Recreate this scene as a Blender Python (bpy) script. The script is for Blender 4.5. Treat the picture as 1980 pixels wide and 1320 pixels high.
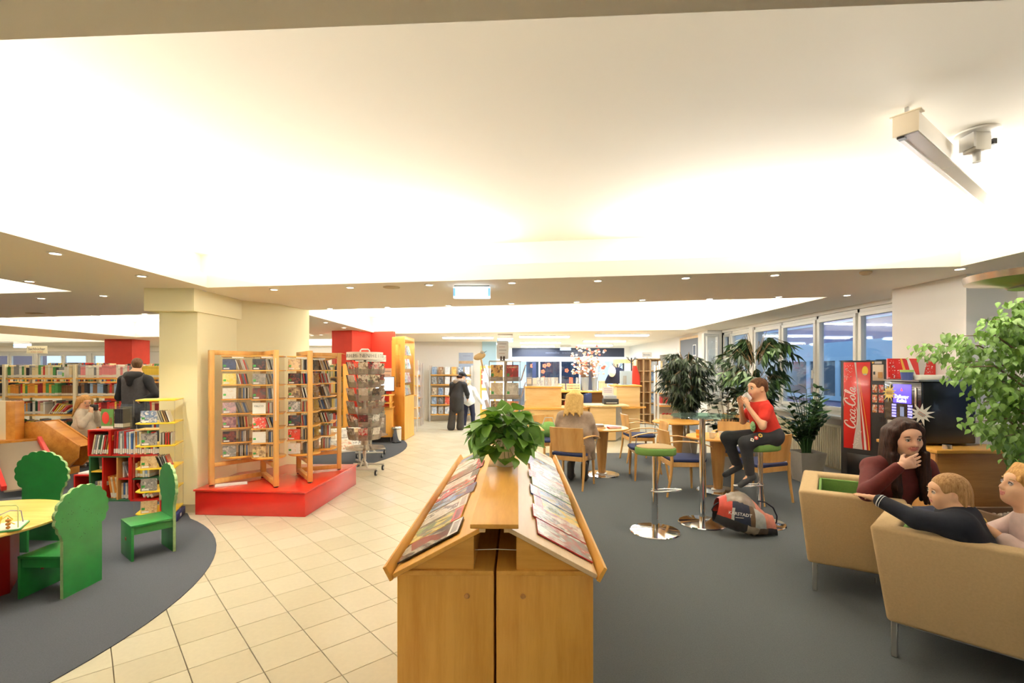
import bpy, bmesh, math, random
import numpy as np
from mathutils import Vector, Matrix
R = math.radians; PI = math.pi
rnd = random.Random(11)
for _o in list(bpy.data.objects): bpy.data.objects.remove(_o)
SC = bpy.context.scene; COL = SC.collection

# ---------------------------------------------------------------- camera, world, exposure
F0, EYE, HOR = 940.0, 1.60, 715.0          # focal length in pixels of the 1980 px frame, eye height, horizon row
cam = bpy.data.cameras.new('camera'); cam.sensor_width = 36.0; cam.lens = F0/1980*36.0
cam.shift_y = (HOR-660)/1980; cam.clip_end = 200; cam.clip_start = .05
cam_o = bpy.data.objects.new('camera', cam); COL.objects.link(cam_o)
cam_o.location = (0, 0, EYE); cam_o.rotation_euler = (PI/2, 0, 0); SC.camera = cam_o
W = bpy.data.worlds.new('world'); SC.world = W; W.use_nodes = True
_bg = W.node_tree.nodes['Background']; _bg.inputs[0].default_value = (.52, .74, 1.0, 1); _bg.inputs[1].default_value = 1.5
SC.view_settings.view_transform = 'Standard'; SC.view_settings.look = 'None'
SC.view_settings.gamma = 1; SC.view_settings.use_curve_mapping = False
SC.view_settings.exposure = 0.4
WARM = (1, .965, .90); NEUT = (1, .98, .94); COOL = (.86, .94, 1)
def area(loc, size, power, col, rot=(0,0,0), name='lamp_light', spread=PI):
    l = bpy.data.lights.new(name, 'AREA'); l.shape = 'RECTANGLE'; l.size, l.size_y = size
    l.energy = power; l.color = col; l.spread = spread
    o = bpy.data.objects.new(name, l); COL.objects.link(o); o.location = loc; o.rotation_euler = rot; return o
def aim_area(p, q, tgt, width, power, col):
    """a strip light from p to q shining towards the direction tgt"""
    p, q = Vector(p), Vector(q); x = (q-p).normalized(); z = -(Vector(tgt)).normalized(); z = (z-x*z.dot(x)).normalized(); y = z.cross(x)
    o = area((p+q)/2, ((q-p).length, width), power, col); o.rotation_euler = Matrix((x, y, z)).transposed().to_euler(); return o

# coffers (plan corners of the openings) and the cove strips hidden behind their lips
ZS, ZL, ZC = 2.5, 2.65, 2.94              # soffit, lip top, coffer ceiling
LN = {0:(1.25,-.055), 1:(4.816,-.151), 2:(6.75,-.19), 3:(11.56,-.17), 4:(13.3,-.17), 5:(17.9,0)}
def yl(k, x): a, b = LN[k]; return a+b*x
def coffer(x0, x1, k0, k1): return [(x0,yl(k0,x0)),(x1,yl(k0,x1)),(x1,yl(k1,x1)),(x0,yl(k1,x0))]
COFFERS = [coffer(-3.33,3.9,0,1), coffer(-10.3,-5.05,0,1), coffer(-3.33,3.9,2,3), coffer(-10.3,-5.05,2,3), coffer(-10.3,-5.05,4,5), coffer(-19.5,-12.65,2,4), [(-3.33,-6.6),(3.9,-6.6),(3.9,-.45),(-3.33,-.2)]]  # last coffer is unseen, added behind the camera for fill light
CP = 43.0                                 # watts per metre of cove strip
def cove(c, side, a, b, col=WARM, k=1.0):
    P = [Vector((x,y,0)) for x,y in c]; p, q = P[side], P[(side+1)%4]; n = (q-p).normalized(); inn = Vector((-n.y, n.x, 0))
    off = -inn*.15; s, e = p+(q-p)*a+off, p+(q-p)*b+off; s.z = e.z = 2.66
    aim_area(s, e, inn*3.0+Vector((0,0,1)), .05, CP*k*(e-s).length, col)
C0 = COFFERS[0]
cove(C0, 2, .03, .36, NEUT); cove(C0, 2, .60, .96, WARM); cove(C0, 3, .08, .93, WARM, 1.25); cove(C0, 1, .42, .95, NEUT, .9)
C1 = COFFERS[1]; cove(C1, 1, .3, .97); cove(C1, 2, .03, .97); cove(C1, 3, .1, .9)
C2 = COFFERS[2]; cove(C2, 0, .04, .96, NEUT, .6); cove(C2, 2, .06, .47, NEUT, .75); cove(C2, 2, .53, .94, NEUT, .75); cove(C2, 3, .1, .9, WARM, .7); cove(C2, 1, .1, .9, NEUT, .7)
for _c in COFFERS[3:]:
    for _s in range(4): cove(_c, _s, .05, .95, WARM, .2 if _c[0][1] < -1 else .4)  # weakest strips: the added fill in the unseen rear coffer

# ---------------------------------------------------------------- helpers
def gnd(u, v, z=0.0):
    """point of the plane at height z seen in row v, column u of the photograph"""
    d = F0*(EYE-z)/(v-HOR); return Vector(((u-990)/F0*d, d, z))
def lin(c):
    def f(x):
        x /= 255.0
        return x/12.92 if x <= .04045 else ((x+.055)/1.055)**2.4
    return (f(c[0]), f(c[1]), f(c[2]), 1)
MATS = {}
def _new(name):
    m = bpy.data.materials.new(name); m.use_nodes = True; nt = m.node_tree
    return m, nt, nt.nodes['Principled BSDF']
def _coord(nt, out='Object', scale=(1,1,1), rot=(0,0,0)):
    tc = nt.nodes.new('ShaderNodeTexCoord'); mp = nt.nodes.new('ShaderNodeMapping')
    nt.links.new(tc.outputs[out], mp.inputs[0]); mp.inputs['Scale'].default_value = scale; mp.inputs['Rotation'].default_value = rot
    return mp.outputs[0]
def _noise(nt, vec, scale, detail=3, rough=.55):
    n = nt.nodes.new('ShaderNodeTexNoise'); n.inputs['Scale'].default_value = scale; n.inputs['Detail'].default_value = detail
    n.inputs['Roughness'].default_value = rough
    if vec is not None: nt.links.new(vec, n.inputs['Vector'])
    return n
def _ramp(nt, fac, stops, mode='LINEAR'):
    r = nt.nodes.new('ShaderNodeValToRGB'); e = r.color_ramp.elements; r.color_ramp.interpolation = mode
    while len(e) < len(stops): e.new(.5)
    for el, (p, c) in zip(e, stops): el.position = p; el.color = c
    nt.links.new(fac, r.inputs[0]); return r.outputs[0]
def _bump(nt, b, h, strength, dist=.002):
    bp = nt.nodes.new('ShaderNodeBump'); bp.inputs['Strength'].default_value = strength; bp.inputs['Distance'].default_value = dist
    nt.links.new(h, bp.inputs['Height']); nt.links.new(bp.outputs[0], b.inputs['Normal'])
def _mul(c, k): return (min(1,c[0]*k), min(1,c[1]*k), min(1,c[2]*k), 1)
def mat(name, col, rough=.6, metal=0, var=0.0, scale=6, bump=0, bscale=80, emit=0, ecol=None, trans=0, ior=1.45, spec=.5, coat=0):
    if name in MATS: return MATS[name]
    m, nt, b = _new(name); c = lin(col)
    b.inputs['Base Color'].default_value = c; b.inputs['Roughness'].default_value = rough; b.inputs['Metallic'].default_value = metal
    b.inputs['Specular IOR Level'].default_value = spec; b.inputs['Coat Weight'].default_value = coat
    if trans: b.inputs['Transmission Weight'].default_value = trans; b.inputs['IOR'].default_value = ior
    if emit: b.inputs['Emission Color'].default_value = lin(ecol or col); b.inputs['Emission Strength'].default_value = emit
    if var or bump:
        v = _coord(nt)
        if var:
            n = _noise(nt, v, scale); o = _ramp(nt, n.outputs[0], [(.3,_mul(c,1-var)),(.7,_mul(c,1+var))]); nt.links.new(o, b.inputs['Base Color'])
        if bump:
            n2 = _noise(nt, v, bscale, 4); _bump(nt, b, n2.outputs[0], bump, .004)
    MATS[name] = m; return m
def wood(name, c1, c2, axis=2, scale=1.0, rough=.38, coat=.15):
    if name in MATS: return MATS[name]
    m, nt, b = _new(name); s = [9*scale]*3; s[axis] = .9*scale
    v = _coord(nt, 'Object', s); n = _noise(nt, v, 1.6, 6, .6); n2 = _noise(nt, v, 9, 3)
    mx = nt.nodes.new('ShaderNodeMath'); mx.operation = 'MULTIPLY_ADD'; nt.links.new(n2.outputs[0], mx.inputs[0]); mx.inputs[1].default_value = .25; nt.links.new(n.outputs[0], mx.inputs[2])
    o = _ramp(nt, mx.outputs[0], [(.42,lin(c2)),(.75,lin(c1))]); nt.links.new(o, b.inputs['Base Color'])
    b.inputs['Roughness'].default_value = rough; b.inputs['Coat Weight'].default_value = coat; b.inputs['Coat Roughness'].default_value = .25
    _bump(nt, b, n2.outputs[0], .08); MATS[name] = m; return m
def cover(name, pal, axes=(0,1), scale=3.5, band=.0, label=True, rough=.25):
    """printed cover: every object gets its own blotches and colours out of the palette"""
    if name in MATS: return MATS[name]
    m, nt, b = _new(name); tc = nt.nodes.new('ShaderNodeTexCoord'); oi = nt.nodes.new('ShaderNodeObjectInfo')
    sx = nt.nodes.new('ShaderNodeSeparateXYZ'); nt.links.new(tc.outputs['Generated'], sx.inputs[0])
    U, V = sx.outputs[axes[0]], sx.outputs[axes[1]]
    cb = nt.nodes.new('ShaderNodeCombineXYZ'); nt.links.new(U, cb.inputs[0]); nt.links.new(V, cb.inputs[1])
    rz = nt.nodes.new('ShaderNodeMath'); rz.operation = 'MULTIPLY'; rz.inputs[1].default_value = 97.0; nt.links.new(oi.outputs['Random'], rz.inputs[0]); nt.links.new(rz.outputs[0], cb.inputs[2])
    n = _noise(nt, cb.outputs[0], scale, 4, .65); n.inputs['Distortion'].default_value = .6
    vo = nt.nodes.new('ShaderNodeTexVoronoi'); vo.inputs['Scale'].default_value = scale*1.3; nt.links.new(cb.outputs[0], vo.inputs['Vector'])
    vs = nt.nodes.new('ShaderNodeSeparateColor'); nt.links.new(vo.outputs['Color'], vs.inputs[0])
    ad = nt.nodes.new('ShaderNodeMath'); ad.operation = 'MULTIPLY_ADD'; nt.links.new(vs.outputs[0], ad.inputs[0]); ad.inputs[1].default_value = .35; nt.links.new(n.outputs[0], ad.inputs[2])
    ad2 = nt.nodes.new('ShaderNodeMath'); ad2.operation = 'MULTIPLY_ADD'; nt.links.new(oi.outputs['Random'], ad2.inputs[0]); ad2.inputs[1].default_value = .9; nt.links.new(ad.outputs[0], ad2.inputs[2])
    fr = nt.nodes.new('ShaderNodeMath'); fr.operation = 'FRACT'; nt.links.new(ad2.outputs[0], fr.inputs[0])
    k = len(pal); col = _ramp(nt, fr.outputs[0], [((i+.5)/k, lin(c)) for i, c in enumerate(pal)])
    def step(src, lo, hi):
        a = nt.nodes.new('ShaderNodeMath'); a.operation = 'GREATER_THAN'; nt.links.new(src, a.inputs[0]); a.inputs[1].default_value = lo
        c = nt.nodes.new('ShaderNodeMath'); c.operation = 'LESS_THAN'; nt.links.new(src, c.inputs[0]); c.inputs[1].default_value = hi
        d = nt.nodes.new('ShaderNodeMath'); d.operation = 'MULTIPLY'; nt.links.new(a.outputs[0], d.inputs[0]); nt.links.new(c.outputs[0], d.inputs[1]); return d.outputs[0]
    def both(a, c):
        d = nt.nodes.new('ShaderNodeMath'); d.operation = 'MULTIPLY'; nt.links.new(a, d.inputs[0]); nt.links.new(c, d.inputs[1]); return d.outputs[0]
    def mix(fac, c):
        nonlocal col
        x = nt.nodes.new('ShaderNodeMix'); x.data_type = 'RGBA'; nt.links.new(fac, x.inputs['Factor']); nt.links.new(col, x.inputs[6])
        if isinstance(c, tuple): x.inputs[7].default_value = c
        else: nt.links.new(c, x.inputs[7])
        col = x.outputs[2]
    if band:
        ti = nt.nodes.new('ShaderNodeMath'); ti.operation = 'MULTIPLY_ADD'; nt.links.new(oi.outputs['Random'], ti.inputs[0]); ti.inputs[1].default_value = 7.3; ti.inputs[2].default_value = .2
        tf = nt.nodes.new('ShaderNodeMath'); tf.operation = 'FRACT'; nt.links.new(ti.outputs[0], tf.inputs[0])
        bc = _ramp(nt, tf.outputs[0], [(i/6, lin(c)) for i, c in enumerate([(235,232,225),(196,40,34),(240,238,230),(40,70,140),(232,200,70),(60,60,62)])], 'CONSTANT')
        mix(step(V, 1-band, 2), bc)
        wv = nt.nodes.new('ShaderNodeTexWave'); wv.inputs['Scale'].default_value = 6; wv.inputs['Distortion'].default_value = 4; nt.links.new(cb.outputs[0], wv.inputs['Vector'])
        mix(both(both(step(V, 1-band*.8, 1-band*.2), step(U, .1, .9)), step(wv.outputs[0], .55, 2)), lin((30,28,30)))
    if label: mix(both(step(U,.08,.5), step(V,.06,.18)), lin((225,222,214))); mix(both(step(U,.06,.26), step(V,.28,.46)), lin((60,140,60)))
    nt.links.new(col, b.inputs['Base Color']); b.inputs['Roughness'].default_value = rough; MATS[name] = m; return m
def spine(name, col, lo=.04, hi=.24, rough=.45, stripe=None):
    """book spine with the pale library sticker near its foot"""
    if name in MATS: return MATS[name]
    m, nt, b = _new(name); tc = nt.nodes.new('ShaderNodeTexCoord'); sx = nt.nodes.new('ShaderNodeSeparateXYZ'); nt.links.new(tc.outputs['Generated'], sx.inputs[0])
    c = lin(col); st = [(0,c),(lo,lin((228,222,206))),(hi,c),(.78,_mul(c,.8) if not stripe else lin(stripe)),(.9,c)]
    o = _ramp(nt, sx.outputs[2], st, 'CONSTANT'); nt.links.new(o, b.inputs['Base Color']); b.inputs['Roughness'].default_value = rough; MATS[name] = m; return m

class MB:
    """collects shapes and links them as ONE mesh object"""
    def __init__(s): s.v = []; s.f = []; s.m = []; s.T = Matrix()
    def add(s, vs, fs, mi=0, T=None):
        n = len(s.v); M = s.T @ T if T is not None else s.T
        s.v += [tuple(M @ Vector(p)) for p in vs]; s.f += [tuple(i+n for i in f) for f in fs]; s.m += [mi]*len(fs); return s
    def box(s, c, d, mi=0, rz=0, T=None):
        x, y, z = d[0]/2, d[1]/2, d[2]/2
        vs = [(-x,-y,-z),(x,-y,-z),(x,y,-z),(-x,y,-z),(-x,-y,z),(x,-y,z),(x,y,z),(-x,y,z)]
        M = Matrix.Translation(c) @ Matrix.Rotation(rz, 4, 'Z')
        if T is not None: M = M @ T
        return s.add(vs, [(3,2,1,0),(4,5,6,7),(0,1,5,4),(1,2,6,5),(2,3,7,6),(3,0,4,7)], mi, M)
    def b2(s, lo, hi, mi=0): return s.box([(a+b)/2 for a,b in zip(lo,hi)], [abs(b-a) for a,b in zip(lo,hi)], mi)
    def lathe(s, prof, c=(0,0,0), n=24, mi=0, T=None):
        vs = []; fs = []; k = len(prof)
        for i in range(n):
            a = 2*PI*i/n; vs += [(r*math.cos(a), r*math.sin(a), z) for r, z in prof]
        for i in range(n):
            j = (i+1) % n
            for q in range(k-1): fs.append((i*k+q, j*k+q, j*k+q+1, i*k+q+1))
        if prof[0][0] > 1e-6: fs.append(tuple(i*k for i in reversed(range(n))))
        if prof[-1][0] > 1e-6: fs.append(tuple(i*k+k-1 for i in range(n)))
        M = Matrix.Translation(c)
        return s.add(vs, fs, mi, M @ T if T is not None else M)
    def cyl(s, a, b, r, r2=None, n=12, mi=0):
        a, b = Vector(a), Vector(b); d = b-a; q = d.to_track_quat('Z','Y').to_matrix().to_4x4()
        return s.lathe([(r,0),(r if r2 is None else r2,d.length)], (0,0,0), n, mi, Matrix.Translation(a) @ q)
    def tube(s, pts, r, n=8, mi=0, closed=False):
        pts = [Vector(p) for p in pts]; k = len(pts); vs = []; fs = []; up = None
        for i, p in enumerate(pts):
            if closed: t = pts[(i+1)%k]-pts[i-1]
            else: t = pts[min(i+1,k-1)]-pts[max(i-1,0)]
            t.normalize()
            if up is None: up = Vector((0,0,1)) if abs(t.z) < .9 else Vector((1,0,0))
            x = t.cross(up).normalized(); up = x.cross(t).normalized(); rr = r[i] if isinstance(r,(list,tuple)) else r
            vs += [tuple(p+x*rr*math.cos(2*PI*j/n)+up*rr*math.sin(2*PI*j/n)) for j in range(n)]
        for i in range(k if closed else k-1):
            i2 = (i+1) % k
            for j in range(n): fs.append((i*n+j, i*n+(j+1)%n, i2*n+(j+1)%n, i2*n+j))
        if not closed: fs.append(tuple(reversed(range(n)))); fs.append(tuple((k-1)*n+j for j in range(n)))
        return s.add(vs, fs, mi)
    def prism(s, poly, z0, z1, mi=0, T=None):
        n = len(poly); a = sum(poly[i][0]*poly[(i+1)%n][1]-poly[(i+1)%n][0]*poly[i][1] for i in range(n))
        if a < 0: poly = poly[::-1]
        vs = [(x,y,z0) for x,y in poly]+[(x,y,z1) for x,y in poly]
        fs = [tuple(reversed(range(n))), tuple(range(n,2*n))]+[(i,(i+1)%n,n+(i+1)%n,n+i) for i in range(n)]
        return s.add(vs, fs, mi, T)
    def ell(s, c, r, n=12, mi=0, T=None):
        k = n//2; prof = [(math.sin(PI*i/k), -math.cos(PI*i/k)) for i in range(k+1)]
        prof[0] = (0,-1); prof[-1] = (0,1)
        M = Matrix.Translation(c)
        if T is not None: M = M @ T
        return s.lathe(prof, (0,0,0), n, mi, M @ Matrix.Diagonal((r[0],r[1],r[2],1)))
    def sheet(s, grid, th, mi=0):
        """grid of points thickened downwards along their normals"""
        ny, nx = len(grid), len(grid[0]); P = [[Vector(p) for p in r] for r in grid]; top = []; bot = []
        for j in range(ny):
            for i in range(nx):
                dx = P[j][min(i+1,nx-1)]-P[j][max(i-1,0)]; dy = P[min(j+1,ny-1)][i]-P[max(j-1,0)][i]; nn = dx.cross(dy)
                nn = nn.normalized() if nn.length > 1e-9 else Vector((0,0,1)); top.append(tuple(P[j][i])); bot.append(tuple(P[j][i]-nn*th))
        N = nx*ny; fs = []
        for j in range(ny-1):
            for i in range(nx-1):
                a = j*nx+i; q = (a,a+1,a+nx+1,a+nx); fs.append(q); fs.append(tuple(N+t for t in reversed(q)))
        ring = [i for i in range(nx)]+[j*nx+nx-1 for j in range(1,ny)]+[(ny-1)*nx+i for i in range(nx-2,-1,-1)]+[j*nx for j in range(ny-2,0,-1)]
        for a, b in zip(ring, ring[1:]+ring[:1]): fs.append((b,a,N+a,N+b))
        return s.add(top+bot, fs, mi)
    def mesh(s, name, mats, bevel=0, seg=2, smooth=None, weld=False):
        me = bpy.data.meshes.new(name); me.from_pydata(s.v, [], s.f)
        for m in (mats if isinstance(mats,(list,tuple)) else [mats]): me.materials.append(m)
        me.polygons.foreach_set('material_index', s.m)
        if bevel or weld:
            bm = bmesh.new(); bm.from_mesh(me)
            if weld: bmesh.ops.remove_doubles(bm, verts=bm.verts, dist=1e-5)
            bm.normal_update()
            if bevel:
                es = [e for e in bm.edges if len(e.link_faces)==2 and e.calc_face_angle(0) > .6]
                bmesh.ops.bevel(bm, geom=es, offset=bevel, offset_type='OFFSET', segments=seg, profile=.5, affect='EDGES', clamp_overlap=True)
            bm.to_mesh(me); bm.free()
        me.update()
        if smooth is None: smooth = 40 if (bevel or any(len(f)==4 for f in s.f)) else 0
        if smooth: me.shade_smooth() if smooth >= 180 else _autosmooth(me, smooth)
        return me
    def build(s, name, mats, parent=None, bevel=0, seg=2, smooth=None, loc=None, rz=0, weld=False):
        return link(name, s.mesh(name, mats, bevel, seg, smooth, weld), parent, loc, rz)
def _autosmooth(me, deg):
    me.polygons.foreach_set('use_smooth', [True]*len(me.polygons))
    try: me.set_sharp_from_angle(angle=R(deg))
    except Exception: pass
def link(name, me, parent=None, loc=None, rz=0):
    o = bpy.data.objects.new(name, me); COL.objects.link(o)
    if parent is not None: o.parent = parent
    if loc is not None: o.location = loc
    if rz: o.rotation_euler = (0,0,rz)
    return o
LABELS = {}
def tag(o, label, cat, group=None, kind=None):
    if label: o['label'] = label; LABELS.setdefault(label, []).append(group)
    if cat: o['category'] = cat
    if group: o['group'] = group
    if kind: o['kind'] = kind
    return o
def thing(name, label, cat, loc=(0,0,0), rz=0, group=None):
    o = bpy.data.objects.new(name, None); COL.objects.link(o); o.empty_display_size = .1
    o.location = loc; o.rotation_euler = (0,0,rz); return tag(o, label, cat, group)
def struct(o): o['kind'] = 'structure'; return o
KIDS = {}
def kids(o):
    return [c for c in bpy.data.objects if c.parent == o] if o.name not in KIDS else KIDS[o.name]
def dup(o, parent=None, loc=None, rz=None, label=None, group=None, _top=True):
    c = o.copy(); COL.objects.link(c)
    if parent is not None: c.parent = parent
    if _top:
        if loc is not None: c.location = loc
        if rz is not None: c.rotation_euler = (0,0,rz)
        if label: tag(c, label, None, group)
    for k in kids(o): dup(k, c, _top=False)
    return c
def setmat(o, m, i=0):
    o.material_slots[i].link = 'OBJECT'; o.material_slots[i].material = m; return o
def text(s, size, name='lettering', mats=None, parent=None, loc=None, rot=None, ext=.0008, align='CENTER', bold=0.0, sx=1.0):
    cu = bpy.data.curves.new(name, 'FONT'); cu.body = s; cu.size = size; cu.extrude = ext; cu.align_x = align; cu.align_y = 'CENTER'; cu.offset = bold; cu.resolution_u = 2
    t = bpy.data.objects.new(name, cu); COL.objects.link(t); dg = bpy.context.evaluated_depsgraph_get()
    me = bpy.data.meshes.new_from_object(t.evaluated_get(dg)); bpy.data.objects.remove(t); bpy.data.curves.remove(cu)
    if sx != 1: me.transform(Matrix.Diagonal((sx,1,1,1)))
    me.materials.clear(); me.materials.append(mats); me.name = name
    o = link(name, me, parent, loc)
    if rot is not None: o.rotation_euler = rot
    return o
def ordw(n): return ['first','second','third','fourth','fifth','sixth','seventh','eighth','ninth','tenth','eleventh','twelfth','thirteenth','fourteenth','fifteenth','sixteenth','seventeenth','eighteenth','nineteenth','twentieth'][n-1] if n <= 20 else str(n)+('st' if n%10==1 and n!=11 else 'nd' if n%10==2 and n!=12 else 'rd' if n%10==3 and n!=13 else 'th')
def circ(r, n, cx=0, cy=0, a0=0): return [(cx+r*math.cos(a0+2*PI*i/n), cy+r*math.sin(a0+2*PI*i/n)) for i in range(n)]
def rrect(w, d, r, n=4):
    out = []
    for sx, sy, a in ((1,1,0),(-1,1,90),(-1,-1,180),(1,-1,270)):
        for i in range(n+1):
            t = R(a+90*i/n); out.append((sx*(w/2-r)+r*math.cos(t), sy*(d/2-r)+r*math.sin(t)))
    return out

# ---------------------------------------------------------------- materials
PLASTER = mat('ceiling_plaster', (250,243,228), .9, bump=.03, bscale=40)
WALLW = mat('white_wall_paint', (240,236,228), .85, bump=.03, bscale=60)
YELLOW = mat('pale_yellow_paint', (250,242,200), .85, bump=.04, bscale=70)
REDW = mat('red_wall_paint', (208,58,40), .7, var=.05)
REDL = mat('red_lacquer', (198,34,24), .32, var=.05, coat=.3)
BEECH = wood('beech_veneer', (238,180,84), (220,154,62), 2)
BEECHX = wood('beech_veneer_along', (238,180,84), (220,154,62), 1)
BEECHH = wood('beech_veneer_across', (238,180,84), (220,154,62), 0)
CHAIRW = wood('chair_beech', (226,176,104), (206,150,80), 2, .8)
MAPLE = wood('pale_maple', (236,204,150), (224,188,130), 2)
DESKW = wood('desk_maple', (238,204,146), (226,188,126), 0)
PINE = wood('orange_pine', (216,148,62), (188,116,40), 1, .7)
CHROME = mat('chrome', (225,226,228), .08, 1)
STEEL = mat('brushed_steel', (200,200,200), .3, 1)
ALU = mat('aluminium', (190,190,188), .38, .9)
GREYM = mat('light_grey_metal', (214,210,200), .4, .2)
WHITEM = mat('white_lacquer', (238,236,228), .4)
CREAMM = mat('cream_metal', (238,226,192), .45)
BLACK = mat('black_plastic', (18,18,20), .4)
DARK = mat('dark_grey_plastic', (52,54,56), .5)
BLUEF = mat('navy_chair_fabric', (44,54,92), .95, var=.12, scale=60, bump=.25, bscale=400)
TANF = mat('tan_sofa_fabric', (196,168,124), .95, var=.05, scale=90, bump=.2, bscale=500)
GREENF = mat('green_sofa_fabric', (110,148,72), .95, var=.06, scale=90, bump=.2, bscale=500)
CARPET = mat('grey_carpet', (90,94,95), 1, var=.1, scale=140, bump=.5, bscale=500, spec=.1)
CARPETL = mat('grey_carpet_kids', (74,77,82), 1, var=.1, scale=140, bump=.5, bscale=500, spec=.1)
GROUT = mat('grey_grout', (120,104,76), .9)
TILES = [mat('beige_tile_%s'%n, c, .33, var=.03, scale=30, coat=.1) for n, c in (('warm',(204,197,172)),('pale',(208,201,178)),('sand',(198,190,164)))]
def clear(name, col, gloss=.06, body=0.0, rough=.03):
    """thin clear sheet: mostly lets light straight through, with a little gloss and body colour"""
    m, nt, b = _new(name); b.inputs['Base Color'].default_value = lin(col); b.inputs['Roughness'].default_value = .3
    tr = nt.nodes.new('ShaderNodeBsdfTransparent'); tr.inputs[0].default_value = lin(col); gl = nt.nodes.new('ShaderNodeBsdfGlossy'); gl.inputs['Roughness'].default_value = rough
    m1 = nt.nodes.new('ShaderNodeMixShader'); m2 = nt.nodes.new('ShaderNodeMixShader'); m2.inputs[0].default_value = body
    m1.inputs[0].default_value = gloss; nt.links.new(tr.outputs[0], m1.inputs[1]); nt.links.new(gl.outputs[0], m1.inputs[2]); nt.links.new(m1.outputs[0], m2.inputs[1]); nt.links.new(b.outputs[0], m2.inputs[2])
    out = [x for x in nt.nodes if x.type == 'OUTPUT_MATERIAL'][0]; nt.links.new(m2.outputs[0], out.inputs[0]); MATS[name] = m; return m
GLASS = clear('clear_glass', (246,250,252), .08)
SMOKE = clear('smoked_acrylic', (226,218,208), .08, .22)
ACRYL = clear('clear_acrylic', (250,249,246), .06, .03)
PAPER = mat('white_paper', (240,238,232), .8)
INK = mat('dark_ink', (48,48,54), .7)
GREENP = mat('green_paint', (30,118,48), .42, var=.16, scale=7, coat=.15)
GREENE = mat('worn_green_edge', (150,180,120), .6, var=.2, scale=20)
YELP = mat('yellow_acrylic', (244,206,40), .3)
LIGHTW = mat('lamp_diffuser', (255,255,255), .5, emit=6)
SPOTW = mat('spot_bulb', (255,250,235), .5, emit=14, ecol=(255,240,214))
# ================================================================ THE ROOM
def infloor(): pass
# floor: grout bed, single tiles, carpets
fl = struct(MB().b2((-21,-8,-.10),(5.2,18.6,-.012)).build('floor', GROUT))
TP = .2985; ca, sa = math.cos(R(41.6)), math.sin(R(41.6)); TO = (-1.337, 2.153)
def kids_carpet_outline():
    c, r = (-4.92,3.05), 2.62; pts = []
    a = R(-72)
    while a < R(57): pts.append((c[0]+r*math.cos(a), c[1]+r*math.sin(a))); a += R(4)
    return pts+[(-3.62,5.42),(-4.1,5.5),(-4.1,9.0),(-14,9.0),(-14,-.4),(-4.1,-.4)]
KC = kids_carpet_outline()
MC = [(-3.6+1.45*math.cos(t), 9.6+2.3*math.sin(t)) for t in [2*PI*i/48 for i in range(48)]]
RC = [(.02,-7.9),(4.74,-7.9),(4.74,9.34),(.02,9.34)]
def inside(p, poly):
    x, y = p; r = False; n = len(poly)
    for i in range(n):
        (x1,y1),(x2,y2) = poly[i], poly[i-1]
        if (y1 > y) != (y2 > y) and x < (x2-x1)*(y-y1)/(y2-y1)+x1: r = not r
    return r
cand = []
for i in range(-70, 90):
    for j in range(-70, 90):
        x = TO[0]+TP*(ca*(i+.5)-sa*(j+.5)); y = TO[1]+TP*(sa*(i+.5)+ca*(j+.5))
        if not (-20.8 < x < 4.6 and -2.2 < y < 18.4): continue
        cor = [(x+a*ca-b*sa, y+a*sa+b*ca) for a in (-.15,.15) for b in (-.15,.15)]
        if any(all(inside(q, P) for q in cor) for P in (KC, MC, RC)): continue
        cand.append((x, y))
def seen(p):
    x, y = p
    return y > 2.3 and -.95 < x/y < .95 and x < .1 and y < 9.6 and (y < 5.2 or x > -2.6-.0*y) and not (-.42 < x < .3 and 2.1 < y < 4.5) and not (x < -3.3)
near = sorted([p for p in cand if seen(p)], key=lambda p: p[0]**2+p[1]**2)[:296]; ns = set(near)
tb = MB().box((0,0,-.006),(.2945,.2945,.012)); TM = [tb.mesh('tile', t, bevel=.0015, seg=1) for t in TILES]
for p in near:
    o = link('tile', TM[rnd.choice((0,0,1,2))], fl, (p[0],p[1],0), R(41.6))
st = MB()
for p in cand:
    if p not in ns: st.box((p[0],p[1],-.006),(.2945,.2945,.012), rnd.choice((0,0,1,2)), R(41.6))
o = st.build('far_tiles', TILES, fl); o['kind'] = 'stuff'
def carpet(name, poly, m, z=.006): return struct(MB().prism(poly, -.004, z).build(name, m))
carpet('floor_carpet_kids', KC, CARPETL); carpet('floor_carpet_round', MC, CARPETL); carpet('floor_carpet_cafe', RC, CARPET)

# soffit with its openings
xs = [-21,-19.5,-12.65,-10.3,-5.05,-3.33,3.9,5.2]
def yb(x): return [-8.0]+[yl(k,x) for k in range(6)]+[18.6]
HOLES = {(5,1),(3,1),(5,3),(3,3),(3,5),(1,3)}
sf = MB()
for i in range(len(xs)-1):
    ya, yc = yb(xs[i]), yb(xs[i+1])
    for k in range(7):
        if (i,k) in HOLES or (i==1 and k==4): continue
        if (i,k) == (5,0):
            B = COFFERS[6]; n_, x0, x1 = 0, xs[i], xs[i+1]
            sf.add([(x0,-8,ZS),(x1,-8,ZS),(x1,-6.6,ZS),(x0,-6.6,ZS)], [(0,3,2,1)]); sf.add([(x0,-.2,ZS),(x1,-.45,ZS),(x1,yc[1],ZS),(x0,ya[1],ZS)], [(0,3,2,1)]); continue
        sf.add([(xs[i],ya[k],ZS),(xs[i+1],yc[k],ZS),(xs[i+1],yc[k+1],ZS),(xs[i],ya[k+1],ZS)], [(0,3,2,1)])
struct(sf.build('ceiling_soffit', PLASTER))
def grow(P, d):
    P = [Vector((x,y)) for x,y in P]; n = len(P); out = []
    for i in range(n):
        a, b, c = P[i-1], P[i], P[(i+1)%n]; e1 = (b-a).normalized(); e2 = (c-b).normalized(); n1 = Vector((e1.y,-e1.x)); n2 = Vector((e2.y,-e2.x))
        out.append(b+(n1+n2)/(1+n1.dot(n2))*d)
    return out
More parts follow.
